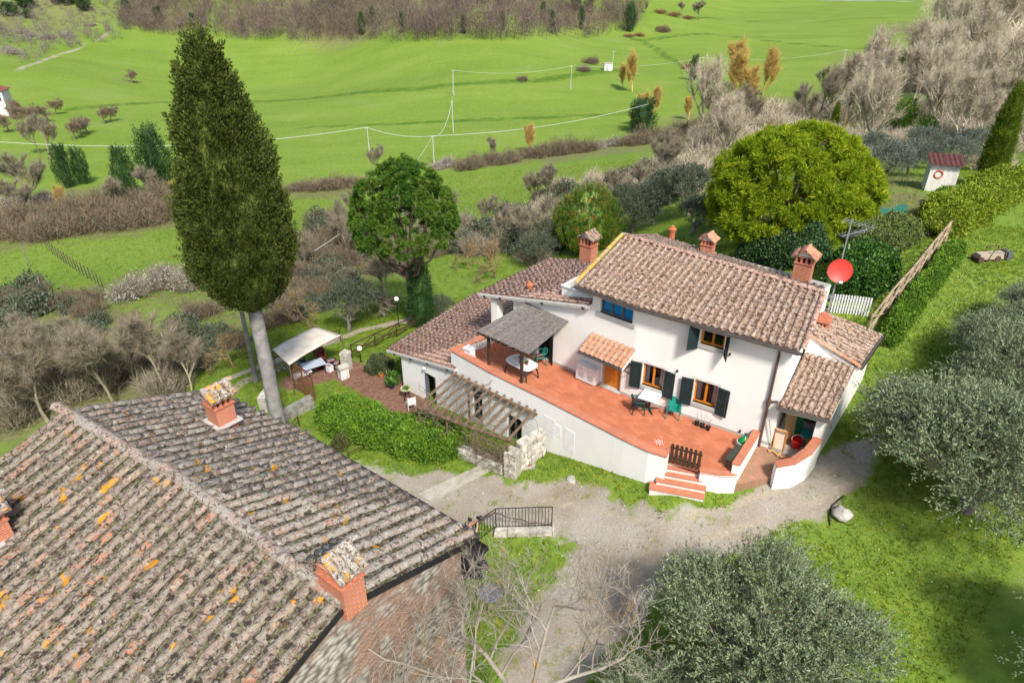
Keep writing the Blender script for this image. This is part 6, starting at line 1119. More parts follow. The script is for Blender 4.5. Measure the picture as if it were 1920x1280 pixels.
# ---- cypress
def cypress_crown(prof, H0, H1, seed, n, size, m, lump=.16, freq=3.2, k=30, core=.80):
    """n flame-shaped sprays of k small leaflets over a lobed body of revolution"""
    g = np.random.RandomState(seed); t = g.rand(n * 2) ** .9; pt, pr = zip(*prof); keep = g.rand(n * 2) < np.clip(np.interp(t, pt, pr) / max(pr), .12, 1); t = t[keep][:n]; n = len(t); th_ = g.rand(n) * 6.2832; z = H0 + (H1 - H0) * t
    nz = fbm(th_ / 6.2832 * 9 * freq / 3.2 + 3, z * .42, 3); nz2 = vnoise(th_ / 6.2832 * 27, z * 1.1); r = np.interp(t, pt, pr) * (1 + (nz - .45) * 2 * lump + (nz2 - .5) * lump * 1.5); rin = r * np.where(g.rand(n) < .75, 1, .8 + .2 * g.rand(n))
    P = np.stack([np.cos(th_) * rin, np.sin(th_) * rin, z], -1); out = np.stack([np.cos(th_), np.sin(th_), np.zeros(n)], -1); A = Acc(); ax = norm(out * (.25 + .45 * g.rand(n, 1)) + np.array([0, 0, 1]) + g.normal(size=(n, 3)) * .16); Ls = size * (1.4 + 1.6 * g.rand(n))
    for j in range(k):
        tt = (j + g.rand(n)) / k; side = norm(g.normal(size=(n, 3))); pos = P + ax * (Ls * tt)[:, None] + side * (size * .55 * (1 - .75 * tt))[:, None]; D = norm(ax * 1.0 + side * .5); A.q(*leaf_quads(pos, D, size * .45 * (.6 + .7 * g.rand(n)), size * .12 * (.7 + .6 * g.rand(n)), g))
    ns, nh = 64, 56; V = []
    for i in range(nh + 1):
        tt = i / nh; rr_ = np.interp(tt, pt, pr) * core; zz = H0 + (H1 - H0) * tt
        for j in range(ns): a = 6.2832 * j / ns; q = 1 + (float(fbm(a / 6.2832 * 9 * freq / 3.2 + 3, zz * .42, 3)) - .45) * 2 * lump + (float(vnoise(a / 6.2832 * 27, zz * 1.1)) - .5) * lump * 1.2; V.append((math.cos(a) * rr_ * q, math.sin(a) * rr_ * q, zz))
    Q = [(i * ns + j, i * ns + (j + 1) % ns, (i + 1) * ns + (j + 1) % ns, (i + 1) * ns + j) for i in range(nh) for j in range(ns)]; A.q(np.array(V), np.array(Q)); return A.mesh('crown', m)
cb_ = ground(531, 838); cz = [zat(v, cb_) - cb_[2] for v in (586, 35)]
prof = [(0, .1), (.03, .8), (.085, 1.6), (.155, 2.08), (.25, 2.3), (.34, 2.34), (.43, 2.2), (.52, 2.02), (.61, 1.84), (.70, 1.6), (.79, 1.26), (.88, .85), (.94, .5), (.98, .25), (1, .05)]
pxm = F / depth((cb_[0], cb_[1], 2.)); prof = [(t, r * (215 / pxm) / 6.4) for t, r in prof]; cz[1] -= .75
mb = MB(); mb.tube([(0, 0, -.5), (.02, 0, 1.2), (0, .02, 3), (0, 0, cz[0] + .8), (0, 0, cz[0] + 4)], [.42, .36, .33, .30, .2], 12, cap=False)
tk = mb.mesh('trunk', True); tk.materials.append(M('pale_trunk', (.30, .285, .27), (.17, .16, .15), 2.2, .95, .9, bscale=7))
tree_thing('cypress_tree', 'tall dark cypress with a bare grey trunk behind the barn', cb_, [('trunk', tk), ('crown', cypress_crown(prof, cz[0], cz[1], 3, 3000, .27, LEAF['cyp'], .21, 3.6, 34, .86))])
q = ground(1848, 352); ztop = zat(155, q) - q[2]; prof2 = [(0, .15), (.06, .5), (.15, .68), (.3, .70), (.5, .6), (.7, .42), (.88, .2), (1, .03)]; mb = MB(); mb.tube([(0, 0, -.3), (0, 0, 1)], [.2, .16], 8, cap=False); tk2 = mb.mesh('trunk'); tk2.materials.append(BARK)
cyp_small = cypress_crown(prof2, .2, ztop, 9, 1100, .2, LEAF['cypb'], .14, 3.2, 24)
tree_thing('cypress_tree', 'slender yellow-green cypress beside the white shed', q, [('trunk', tk2), ('crown', cyp_small)])
for (u, v, vt, lb, m_) in ((1560, 250, 190, 'small olive-green cypress behind the umbrella pine', None), (1452, 222, 190, 'little dark cypress at the edge of the scrub', None), (1505, 205, 176, 'tiny grey cypress standing in the field edge', None), (1581, 250, 208, 'rust-brown dead cypress behind the umbrella pine', LEAF['willow'])):
    q = ground(u, v); h = zat(vt, q) - q[2]; s = h / ztop; me = cyp_small
    if m_: me = cyp_small.copy(); me.materials[0] = m_
    tree_thing('cypress_tree', lb, q, [('trunk', tk2), ('crown', me)], 1.0, (s * 1.0, s * 1.0, s))
# ---- umbrella pines
def pine(seed, Rx, Rz, hb, n_cl, m, trunk_h, open_=0., tuft=.26, dens=46):
    g = np.random.RandomState(seed); U_ = unit_rand(n_cl * 2, g); U_ = U_[U_[:, 2] > -.45][:n_cl]; n = len(U_); lob = 1 + .16 * (fbm(np.arctan2(U_[:, 1], U_[:, 0]) * 1.6 + 9, U_[:, 2] * 3, 3) - .45) * 2; rad = np.where(g.rand(n) < .8, 1, .55 + .4 * g.rand(n)) * lob
    C = U_ * rad[:, None] * np.array([Rx, Rx, Rz]); C[:, 2] = np.where(C[:, 2] < 0, C[:, 2] * .75, C[:, 2]) + hb
    # every branch end carries a handful of cushions, every cushion a burst of needles
    m_c = 5; ci = np.repeat(np.arange(n), m_c); cr = Rx * .062 * (.7 + .6 * g.rand(len(ci))); off = norm(g.normal(size=(len(ci), 3)) + U_[ci] * .7) * (Rx * .085 * g.rand(len(ci), 1) ** .5); CC = C[ci] + off; axc = norm(U_[ci] * .6 + np.array([0, 0, .7]) + g.normal(size=off.shape) * .25); idx = np.repeat(np.arange(len(ci)), dens); A = Acc()
    D0 = norm(unit_rand(len(idx), g) + axc[idx] * .75); P = CC[idx] + D0 * (cr[idx] * .35)[:, None]; A.q(*leaf_quads(P, D0, cr[idx] * (.75 + .5 * g.rand(len(idx))), tuft * .09, g))
    crown = A.mesh('crown', m); gg = random.Random(seed); mb = MB(); top = Vector((0, 0, trunk_h)); mb.tube([(0, 0, -.5), (.05, .1, trunk_h * .5), top], [.36, .28, .25], 9, cap=False)
    for i in range(26):
        k = gg.randrange(n); e = Vector(C[k]) * 1.; e.z -= .1; b = Vector((0, 0, trunk_h * gg.uniform(.8, 1.05))); mid = b.lerp(e, .5) + Vector((gg.uniform(-.3, .3), gg.uniform(-.3, .3), -.25 * Rz)); mb.tube([b, mid, e], [.13, .08, .03], 5, cap=False)
    tr = mb.mesh('trunk', True); tr.materials.append(M('pine_bark', (.19, .135, .105), (.11, .08, .065), 3, .95, .8, bscale=8)); return [('trunk', tr), ('crown', crown)]
q = np.array([17.8, 42.2, h1(17.8, 42.2)]); dp = depth((q[0], q[1], 5)); mpp = dp / F; Rx = 143 * mpp
zc_top = zat(248, q) - q[2]; zc_bot = zat(470, q) - q[2]; Rz = (zc_top - zc_bot) * .56
tree_thing('umbrella_pine', 'broad bright yellow-green umbrella pine behind the main roof', q, pine(11, Rx, Rz, zc_top - Rz, 620, LEAF['pine'], max(zc_bot, 2.), tuft=.30, dens=46))
q = ground(790, 606); dp = depth(q); mpp = dp / F; Rx = 84 * mpp; ztp = zat(306, q) - q[2]; zbt = zat(500, q) - q[2]; Rz = (ztp - zbt) * .54
tree_thing('umbrella_pine', 'darker green umbrella pine with a tall open crown above the lower path', q + np.array([-.6, 0, 0]), pine(12, Rx, Rz, ztp - Rz, 420, LEAF['pined'], zbt, tuft=.26, dens=40))
mb = MB(); mb.tube([(0, 0, -.2), (0, 0, 2)], .12, 6, cap=False); tk3 = mb.mesh('trunk'); tk3.materials.append(BARK); hh = zat(487, q) - q[2]
tree_thing('ivy_column', 'narrow column of dark ivy climbing the pine trunk', q + np.array([.15, -.5, 0]), [('trunk', tk3), ('crown', cypress_crown([(0, .55), (.2, .75), (.6, .62), (.9, .4), (1, .1)], 0, hh, 21, 700, .2, LEAF['ivy'], .3, 3.2, 18))], cat='ivy')
# ---- olives: limbs, arching shoots, narrow leaves
def olive(seed, Rr, Hh, n_sh, m, leaves=22, leaf=.085, nl=22):
    """lobed crown: shoots arch out of nl uneven clumps"""
    polys, tips = branches(seed, Hh * .32, .2, 3, (5, 4, 3), .75, start=.5, up=.3, curl=.5, ratio=.8); g = np.random.RandomState(seed); LU = unit_rand(nl * 3, g); LU = LU[LU[:, 2] > -.3][:nl]; LC_ = LU * (.45 + .32 * g.rand(nl, 1)) * np.array([Rr, Rr, Hh * .40]); LC_[:, 2] += Hh * .55; LRd = Rr * (.24 + .2 * g.rand(nl)); n = n_sh; li = g.choice(nl, n, p=LRd ** 2 / (LRd ** 2).sum())
    U_ = unit_rand(n, g); U_[:, 2] = np.where(U_[:, 2] < -.2, -U_[:, 2], U_[:, 2]); B = LC_[li] + U_ * (LRd[li] * (.45 + .55 * g.rand(n) ** .5))[:, None]; D = norm(U_ * .75 + LU[li] * .35 + np.array([0, 0, .55]) + g.normal(size=(n, 3)) * .35); Ls = Rr * .2 * (.6 + 1.1 * g.rand(n) ** 1.5); droop = g.rand(n) * .6; A = Acc()
    for k in range(leaves):
        s = (k + .5) / leaves; pos = B + D * (Ls * s)[:, None] + np.array([0, 0, -1]) * (droop * Ls * s * s)[:, None]; d2 = norm(D * .8 + g.normal(size=(n, 3)) * .6 + np.array([0, 0, .1])); A.q(*leaf_quads(pos + g.normal(size=(n, 3)) * .02, d2, leaf * (.7 + .7 * g.rand(n)), leaf * .19, g))
    crown = A.mesh('crown', m); T = Acc(); k1 = n // 2; T.t(*twig_tris(B[:k1] - D[:k1] * .1, D[:k1], Ls[:k1] * 1.0, .006, g)); k2 = n // 5; src = np.stack([np.zeros(k2), np.zeros(k2), np.full(k2, Hh * .3)], -1); dv = B[:k2] - src; T.t(*twig_tris(src + dv * .35, norm(dv), np.linalg.norm(dv, axis=1) * .65, .016, g)); tw = T.mesh('twigs', LEAF['twigp'])
    return [('trunk', tubes_mesh('trunk', polys, BARK)), ('crown', crown), ('twigs', tw)]
OL1, OL2 = olive(31, 2.6, 4.4, 3600, LEAF['olive'], 20), olive(32, 2.6, 4.2, 3400, LEAF['olive'], 20)
def olive_at(u, v, wpx, parts, rz, lb, sc_h=1., sink=0., **k):
    q = ground(u, v) - np.array([0, 0, sink]); s = wpx / 2 * depth(q) / F / 2.35; return tree_thing('olive_tree', lb, q, parts, rz, (s, s, s * sc_h), **k)
olive_at(1405, 1315, 335, OL1, .3, 'silvery olive tree on the lawn beside the bend of the drive', 1.0)
olive_at(1803, 955, 330, OL2, 1.2, 'large grey-green olive beside the lean-to store wall', 1.0, sink=.9); olive_at(1900, 800, 250, OL1, 2.2, 'olive tree up the slope behind the large one', 1.0, sink=.8); olive_at(1905, 890, 240, OL1, 3.3, 'olive whose crown merges with the large one beside the store', .95, sink=1.0); olive_at(1905, 690, 200, OL2, 2.9, 'middling olive on the bank above the merged crowns', .95, sink=.7)
olive_at(1985, 1290, 250, OL2, 4.0, 'olive at the lawn edge with one long arching branch', 1.0); olive_at(1225, 1420, 250, OL2, 5.0, 'low olive in the grass below the drive bend', .75); olive_at(1935, 640, 130, OL2, .4, 'small olive high on the grassy bank', .9)
OL3 = olive(33, 2.4, 3.8, 900, LEAF['oldo'], leaves=16, leaf=.13)
OLB = olive(34, 2.4, 3.8, 900, M('blue_olive', (.10, .13, .10), (.15, .18, .14), 1.5, .7, rnd=.35, trans=.1), leaves=16, leaf=.13)
def grp(name, lb, parts, spots, grp_, cat='tree', base_r=2.35, g=random.Random(77)):
    for u, v, wpx, *hs in spots:
        q = ground(u, v); s = wpx / 2 * depth(q) / F / base_r; tree_thing(name, lb, q, parts, g.uniform(0, 6.28), (s, s, s * (hs[0] if hs else 1)), grp_, cat)
grp('olive_tree', 'dark grey-green olive on the slope beyond the house roof', OL3, [(1010, 500, 80, .9), (1185, 440, 90), (1225, 420, 100), (1290, 405, 110), (1255, 385, 80), (1300, 440, 90), (1160, 405, 70)], 'olives beyond the house roof')
grp('olive_tree', 'dark olive on the bank above the lower path', OL3, [(655, 620, 105, 1.1), (830, 600, 60, 1.0)], 'olives above the lower path')
grp('olive_tree', 'pale olive bush in the scrub near the white shed', OLB, [(1655, 345, 90), (1700, 330, 80), (1790, 320, 70), (1640, 300, 60), (1730, 300, 70), (1820, 300, 70)], 'olives near the white shed')
# ---- bare trees and scrub
def bare(seed, H, m, n_tw, levels=3, nb=(6, 4, 4), spread=.7, r0=.14, up=.3, tl=.9, tw=.012, extra=None, start=.35):
    polys, tips = branches(seed, H * .55, r0, levels, nb, spread, start=start, up=up, curl=.4, ratio=.62); g = np.random.RandomState(seed); B = []; D = []
    for pts, rs, lev in polys:
        if lev >= 1:
            k = max(1, int(n_tw / len(polys) * (1 + .3 * lev)))
            for j in range(k): x = g.rand() * (len(pts) - 1); i = min(int(x), len(pts) - 2); B.append(pts[i].lerp(pts[i + 1], x - i)); D.append((pts[i + 1] - pts[i]).normalized())
    B = np.array(B); D = norm(np.array(D) * .8 + g.normal(size=B.shape) * .6 + np.array([0, 0, .35])); A = Acc(); A.t(*twig_tris(B, D, tl * (.5 + .8 * g.rand(len(B))), tw, g)); parts = [('trunk', tubes_mesh('trunk', polys, m, (6, 4, 3, 3))), ('crown', A.mesh('crown', m))]
    if extra:
        em, sz, cnt = extra; k = g.randint(0, len(B), cnt); E = Acc(); E.q(*leaf_quads(B[k] + D[k] * (tl * .8 * g.rand(cnt, 1)) + g.normal(size=(cnt, 3)) * .05, unit_rand(cnt, g), sz * (.6 + .8 * g.rand(cnt)), sz * .4, g)); parts.append(('leaves', E.mesh('leaves', em)))
    return parts
BT1, BT3 = bare(51, 7, LEAF['twig'], 5200, spread=.55, up=.45, tl=.75, tw=.009, r0=.11), bare(53, 7, LEAF['twigp'], 3400, 3, (10, 5, 4), .55, .15, .45, .65, .009, start=.25)
BW = bare(54, 5, LEAF['willow'], 3600, 3, (9, 4, 4), .5, .10, .55, .8, .016, start=.12); BIVY = [('trunk', tk3), ('crown', cypress_crown([(0, .5), (.15, .9), (.5, 1.0), (.75, .7), (.92, .5), (1, .12)], 0, 6, 41, 420, .34, LEAF['ivy'], .75, 4, 18, .55))]
def bush(seed, m, n=1500, h=2.0, r=1.6, tw=.011, extra=None, up=.9, nl=9):
    """uneven thicket of fine twigs made of nl overlapping domes"""
    g = np.random.RandomState(seed); la = g.rand(nl) * 6.283; lr = np.sqrt(g.rand(nl)) * r * .75; lx, ly = np.cos(la) * lr, np.sin(la) * lr; ls = r * (.28 + .35 * g.rand(nl)); lh = h * (.45 + .6 * g.rand(nl)); li = g.randint(0, nl, n); a = g.rand(n) * 6.283; q = np.sqrt(g.rand(n)); zz = g.rand(n) ** .8 * np.sqrt(1 - q * q * .9)
    B = np.stack([lx[li] + np.cos(a) * q * ls[li], ly[li] + np.sin(a) * q * ls[li], zz * lh[li] * .85], -1); D = norm(np.stack([np.cos(a) * q * .8, np.sin(a) * q * .8, np.full(n, up)], -1) + g.normal(size=(n, 3)) * .5); A = Acc(); A.t(*twig_tris(B, D, h * .24 * (.5 + .9 * g.rand(n)), tw, g)); k0 = n // 6; A.t(*twig_tris(np.stack([lx[li][:k0], ly[li][:k0], np.zeros(k0)], -1), norm(B[:k0] - np.stack([lx[li][:k0], ly[li][:k0], np.zeros(k0) - .2], -1)), lh[li][:k0] * .9, .016, g)); parts = [('twigs', A.mesh('twigs', m))]
    if extra:
        em, sz, cnt = extra; sel = np.where(np.isin(li, np.arange(0, nl, 1 if em is not LEAF['bloss'] else 2)))[0]; k = g.choice(sel, cnt); E = Acc(); E.q(*leaf_quads(B[k] + D[k] * h * .25 * g.rand(cnt, 1), unit_rand(cnt, g), sz * (.6 + .8 * g.rand(cnt)), sz * .42, g)); parts.append(('leaves', E.mesh('leaves', em)))
    return parts
BU1, BU2, BU3 = bush(61, LEAF['twig'], 2700, tw=.014), bush(62, LEAF['twigb'], 2700, tw=.014, extra=(LEAF['oldo'], .10, 350)), bush(63, LEAF['twigp'], 2500, tw=.013); BUB = bush(64, LEAF['twig'], 1800, extra=(LEAF['bloss'], .09, 1300)); BUG = bush(65, LEAF['twigb'], 1200, extra=(LEAF['oldo'], .16, 2600)); BUR = bush(66, LEAF['twigb'], 1000, extra=(LEAF['rust'], .14, 1200))
B_ = dict(base_r=1.6, cat='shrub')
# grey twiggy mass behind the barn
grp('bare_shrub', 'grey leafless shrub in the thicket behind the barn', BU1, [(60, 770, 150, 1.2), (150, 745, 150, 1.2), (320, 735, 120, 1.2), (20, 700, 110, 1.1), (240, 690, 100, 1.1)], 'thicket behind the barn', **B_)
grp('bare_tree', 'leafless grey tree rising from the thicket behind the barn', BT1, [(90, 790, 220, .8), (215, 770, 210, .8), (310, 752, 190, .85), (10, 760, 180, .8), (150, 740, 170, .8), (260, 725, 160, .8), (60, 715, 150, .8), (360, 735, 120, .9)], 'trees behind the barn', base_r=3.2)
grp('shrub', 'low olive-green shrub among the grey thicket', BUG, [(150, 640, 90), (60, 590, 110), (20, 640, 100), (40, 560, 90)], 'green shrubs in the thicket', **B_)
grp('blossom_shrub', 'white-flowering blackthorn on the meadow below the cypress', BUB, [(262, 560, 90, 1.1), (300, 545, 90, 1.2), (345, 548, 90, 1.2), (240, 560, 60)], 'blackthorn below the cypress', **B_)
grp('bare_shrub', 'brown leafless shrub on the slope behind the cypress', BU2, [(170, 588, 60), (380, 590, 80), (130, 570, 60), (600, 470, 90, 1.1), (650, 455, 80, 1.2), (690, 480, 60), (570, 520, 80), (620, 530, 80), (700, 510, 60), (560, 460, 60), (640, 500, 80), (740, 480, 60), (590, 560, 70), (520, 610, 70), (585, 495, 80), (660, 480, 80, 1.1), (610, 420, 70), (680, 440, 70), (720, 450, 60), (760, 500, 60), (640, 545, 60), (560, 545, 70), (790, 470, 60), (820, 480, 50), (535, 575, 60)], 'shrubs behind the cypress', **B_)
BT4 = bare(57, 6, M('lichen_twig', (.30, .20, .08), (.18, .14, .10), 2.5, .95, rnd=.3), 1300, spread=.8, up=.1, tl=.6)
grp('bare_tree', 'crooked leafless tree with yellow lichen beside the cypress trunk', BT4, [(440, 690, 120, .8), (570, 610, 120, .85)], 'lichened trees beside the cypress trunk', base_r=3.2); grp('bare_tree', 'pollarded leafless tree beside the globe lamp', bare(58, 4, LEAF['twig'], 900, 2, (8, 5), .9, .35, .1, .9), [(718, 590, 100, .8)], 'pollard beside the lamp', base_r=2.3); grp('bare_tree', 'open leafless fruit tree behind the wing roof', BT4, [(930, 522, 110, .8), (880, 505, 70, .9)], 'fruit trees behind the wing', base_r=3.0)
q = ground(1100, 470); s = 120 / 2 * depth(q) / F / 2.35; tree_thing('laurel_tree', 'leafy green laurel with reddish tips behind the brick chimney', q, [('trunk', tk3), ('crown', cypress_crown([(0, .9), (.15, 1.9), (.4, 2.3), (.65, 2.0), (.85, 1.2), (1, .3)], 0, 4.6, 71, 1100, .24, M('laurel_mix', (.05, .12, .015), (.10, .17, .02), 2, .5, c3=(.26, .11, .02), rnd=.4, trans=.1, hi=.55), .35))], 0, s)
# hedgerow of the stream and valley scrub
grp('bare_shrub', 'brown leafless shrub in the hedgerow along the stream', BU2, [(565, 358, 50, .8), (600, 356, 60, .8), (640, 352, 60, .8), (675, 350, 50, .9), (870, 318, 50), (900, 312, 50), (935, 306, 50), (965, 302, 46), (1000, 296, 50), (1035, 292, 55, 1.1), (1065, 288, 55, 1.1), (1095, 284, 50), (1180, 272, 50), (1215, 268, 60), (1250, 262, 60), (1290, 255, 60), (1325, 250, 60)], 'stream hedgerow', **B_)
grp('blossom_shrub', 'white-blossoming shrub in the stream hedgerow', BUB, [(845, 312, 50, .8), (825, 318, 40, .7), (1130, 278, 36), (1155, 274, 40)], 'blossom along the stream', **B_)
grp('willow_tree', 'golden-twigged willow at the field edge', BW, [(993, 288, 50), (1185, 172, 60, 1.1), (1168, 165, 40), (1225, 218, 50), (1205, 240, 60), (1385, 195, 90), (1430, 180, 80), (1400, 215, 80), (1290, 225, 40), (1370, 180, 90)], 'golden willows', base_r=2.4)
grp('bare_tree', 'thin grey leafless tree standing in the valley hedgerow', BT1, [(710, 330, 50), (920, 300, 36), (60, 400, 120, .8), (95, 300, 70), (75, 290, 60), (230, 400, 60), (285, 380, 60), (40, 420, 90, .8)], 'valley hedgerow trees', base_r=3.)
grp('ivy_tree', 'ivy-clad dark tree in the valley hedgerow', BIVY, [(130, 352, 26), (160, 345, 22), (243, 368, 30), (305, 362, 44, .9), (1205, 250, 34, .6), (1195, 245, 26, .7), (1300, 150, 14)], 'ivy-clad hedgerow trees', base_r=1.0)
grp('bare_shrub', 'brown shrub in the wide hedge beside the lower meadow', BU2, [(x, y, 90, 1.1) for x, y in ((20, 440), (75, 445), (130, 440), (185, 432), (240, 425), (295, 418), (330, 408), (50, 420), (110, 415), (170, 405), (230, 400), (290, 395), (325, 385))], 'hedge beside the lower meadow', **B_)
grp('blossom_shrub', 'white-blossoming shrub in the hedge beside the lower meadow', BUB, [(20, 392, 70), (55, 388, 60), (80, 380, 50)], 'blossom in the meadow hedge', **B_)
grp('willow_tree', 'ochre leafless sapling in the meadow hedge', BW, [(120, 400, 50), (330, 370, 30), (160, 410, 30)], 'ochre saplings in the meadow hedge', base_r=2.4)
grp('orchard_tree', 'small round leafless orchard tree in the far meadow', bare(59, 5, M('orchard_twig', (.22, .165, .11), (.16, .12, .085), 1.5, .95, rnd=.3), 2600, 3, (7, 5, 4), .85, .16, .2, .7), [(18, 248, 40), (50, 236, 44), (62, 232, 40), (140, 262, 44), (152, 255, 40), (165, 250, 36), (195, 232, 36), (208, 228, 34), (248, 156, 34, .8), (105, 215, 34), (30, 222, 40), (90, 228, 34)], 'orchard trees in the far meadow', base_r=2.4)
grp('bare_shrub', 'dark brown shrub standing alone in the green valley field', BU2, [(978, 152, 22), (1107, 120, 30), (1093, 134, 26), (1242, 60, 26)], 'lone field shrubs', **B_)
# right-hand wood
grp('bare_tree', 'pale leafless tree in the wood beyond the umbrella pine', BT3, [(1630, 290, 120), (1690, 240, 110), (1740, 230, 110), (1800, 240, 120), (1860, 220, 120), (1900, 260, 130), (1760, 180, 100), (1830, 170, 110), (1890, 160, 110), (1720, 150, 80), (1790, 120, 90), (1850, 110, 100), (1900, 90, 100), (1760, 80, 70), (1820, 60, 80), (1880, 50, 90), (1780, 40, 60), (1840, 30, 70), (1910, 40, 80), (1740, 60, 50), (1870, 90, 90), (1810, 95, 80)], 'pale wood on the right', base_r=2.4)
grp('bare_tree', 'grey leafless tree in the wood beyond the umbrella pine', BT1, [(1340, 250, 80), (1390, 260, 80), (1530, 240, 90), (1570, 215, 90), (1600, 260, 100), (1650, 230, 100), (1620, 200, 80), (1680, 200, 80), (1740, 260, 100), (1850, 280, 110), (1910, 200, 110), (1500, 255, 80)], 'grey wood on the right', base_r=3.)
grp('bare_shrub', 'tangled pale brown scrub beyond the umbrella pine', BU3, [(1310, 300, 90), (1350, 290, 90), (1270, 330, 90), (1230, 340, 80), (1200, 350, 70), (1180, 365, 60), (1400, 280, 90), (1450, 250, 80), (1500, 260, 80), (1550, 270, 80), (1600, 290, 80), (1640, 270, 80), (1690, 290, 80), (1740, 280, 80), (1790, 280, 90), (1850, 320, 80), (1880, 290, 90), (1290, 365, 80), (1320, 340, 90), (1150, 380, 60), (1110, 350, 60), (1060, 370, 70), (1010, 400, 60), (960, 430, 60)], 'scrub beyond the pine', **B_)
grp('bare_shrub', 'grey leafless scrub beyond the umbrella pine', BU1, [(1330, 270, 80), (1420, 240, 80), (1480, 225, 70), (1580, 235, 80), (1660, 255, 80), (1710, 225, 80), (1250, 350, 80), (1130, 365, 60), (1210, 330, 60), (1280, 290, 60), (900, 440, 70), (1000, 430, 70), (1050, 420, 60), (860, 450, 60)], 'grey scrub beyond the pine', **B_)
grp('ivy_tree', 'bushy evergreen among the pale leafless trees', [('trunk', tk3), ('crown', cypress_crown([(0, .6), (.15, 1.5), (.4, 1.6), (.7, 1.0), (.9, .5), (1, .12)], 0, 4.5, 42, 420, .34, LEAF['hedge'], .7, 4, 18, .55))], [(1685, 262, 50), (1725, 285, 44), (1650, 150, 30), (1640, 215, 30), (1690, 150, 30)], 'evergreens in the right wood', base_r=1.6)
# denser wood and scrub, scattered inside outlines on the ground
def scatter(n, seed, poly_px, w):
    g = random.Random(seed); P = np.array(poly_px, float); out = []
    while len(out) < n:
        u, v = g.uniform(P[:, 0].min(), P[:, 0].max()), g.uniform(P[:, 1].min(), P[:, 1].max())
        if inside(np.array([u]), np.array([v]), P)[0]: out.append((u, v, g.uniform(*w), g.uniform(.8, 1.15)))
    return out
RWOOD = [(1290, 262), (1500, 205), (1640, 170), (1740, 120), (1920, 90), (1925, 300), (1780, 300), (1560, 300), (1420, 285), (1330, 330)]
grp('bare_tree', 'pale leafless tree in the wood beyond the umbrella pine', BT3, scatter(26, 1, RWOOD, (70, 110)), 'pale wood on the right', base_r=2.4)
grp('bare_shrub', 'tangled pale brown scrub beyond the umbrella pine', BU3, scatter(34, 2, RWOOD, (60, 100)), 'scrub beyond the pine', **B_)
grp('bare_shrub', 'brown undergrowth bush in the wood beyond the umbrella pine', BU2, scatter(14, 3, RWOOD, (50, 90)), 'undergrowth beyond the pine', **B_)
MIDS = [(800, 430), (900, 410), (1020, 380), (1130, 350), (1270, 320), (1300, 360), (1160, 400), (1060, 470), (1000, 495), (930, 470), (850, 500)]
grp('bare_shrub', 'grey leafless scrub beyond the umbrella pine', BU1, scatter(28, 4, MIDS, (50, 85)), 'grey scrub beyond the pine', **B_)
grp('shrub', 'olive-green shrub on the slope behind the wing roof', BUG, scatter(30, 5, MIDS, (45, 85)), 'green shrubs behind the wing', **B_)
LEFTS = [(0, 560), (120, 545), (240, 580), (380, 600), (470, 640), (420, 690), (380, 720), (0, 700)]
grp('shrub', 'low olive-green shrub among the grey thicket', BUG, scatter(20, 6, LEFTS, (50, 90)), 'green shrubs in the thicket', **B_)
grp('bare_shrub', 'brown leafless shrub on the slope behind the cypress', BU2, scatter(14, 7, LEFTS, (50, 90)), 'shrubs behind the cypress', **B_)
CYPB = [(540, 420), (700, 400), (760, 450), (780, 540), (690, 580), (560, 600), (480, 600)]
grp('shrub', 'green-brown shrub on the slope behind the cypress', BUG, scatter(24, 8, CYPB, (45, 80)), 'green shrubs behind the cypress', **B_)
grp('bare_tree', 'slender grey leafless tree on the slope behind the wing roof', BT1, scatter(12, 9, MIDS, (60, 90)), 'bare trees behind the wing', base_r=3.)
grp('bare_tree', 'slender grey leafless tree on the slope behind the cypress', BT1, scatter(10, 10, CYPB, (60, 100)), 'bare trees behind the cypress', base_r=3.)
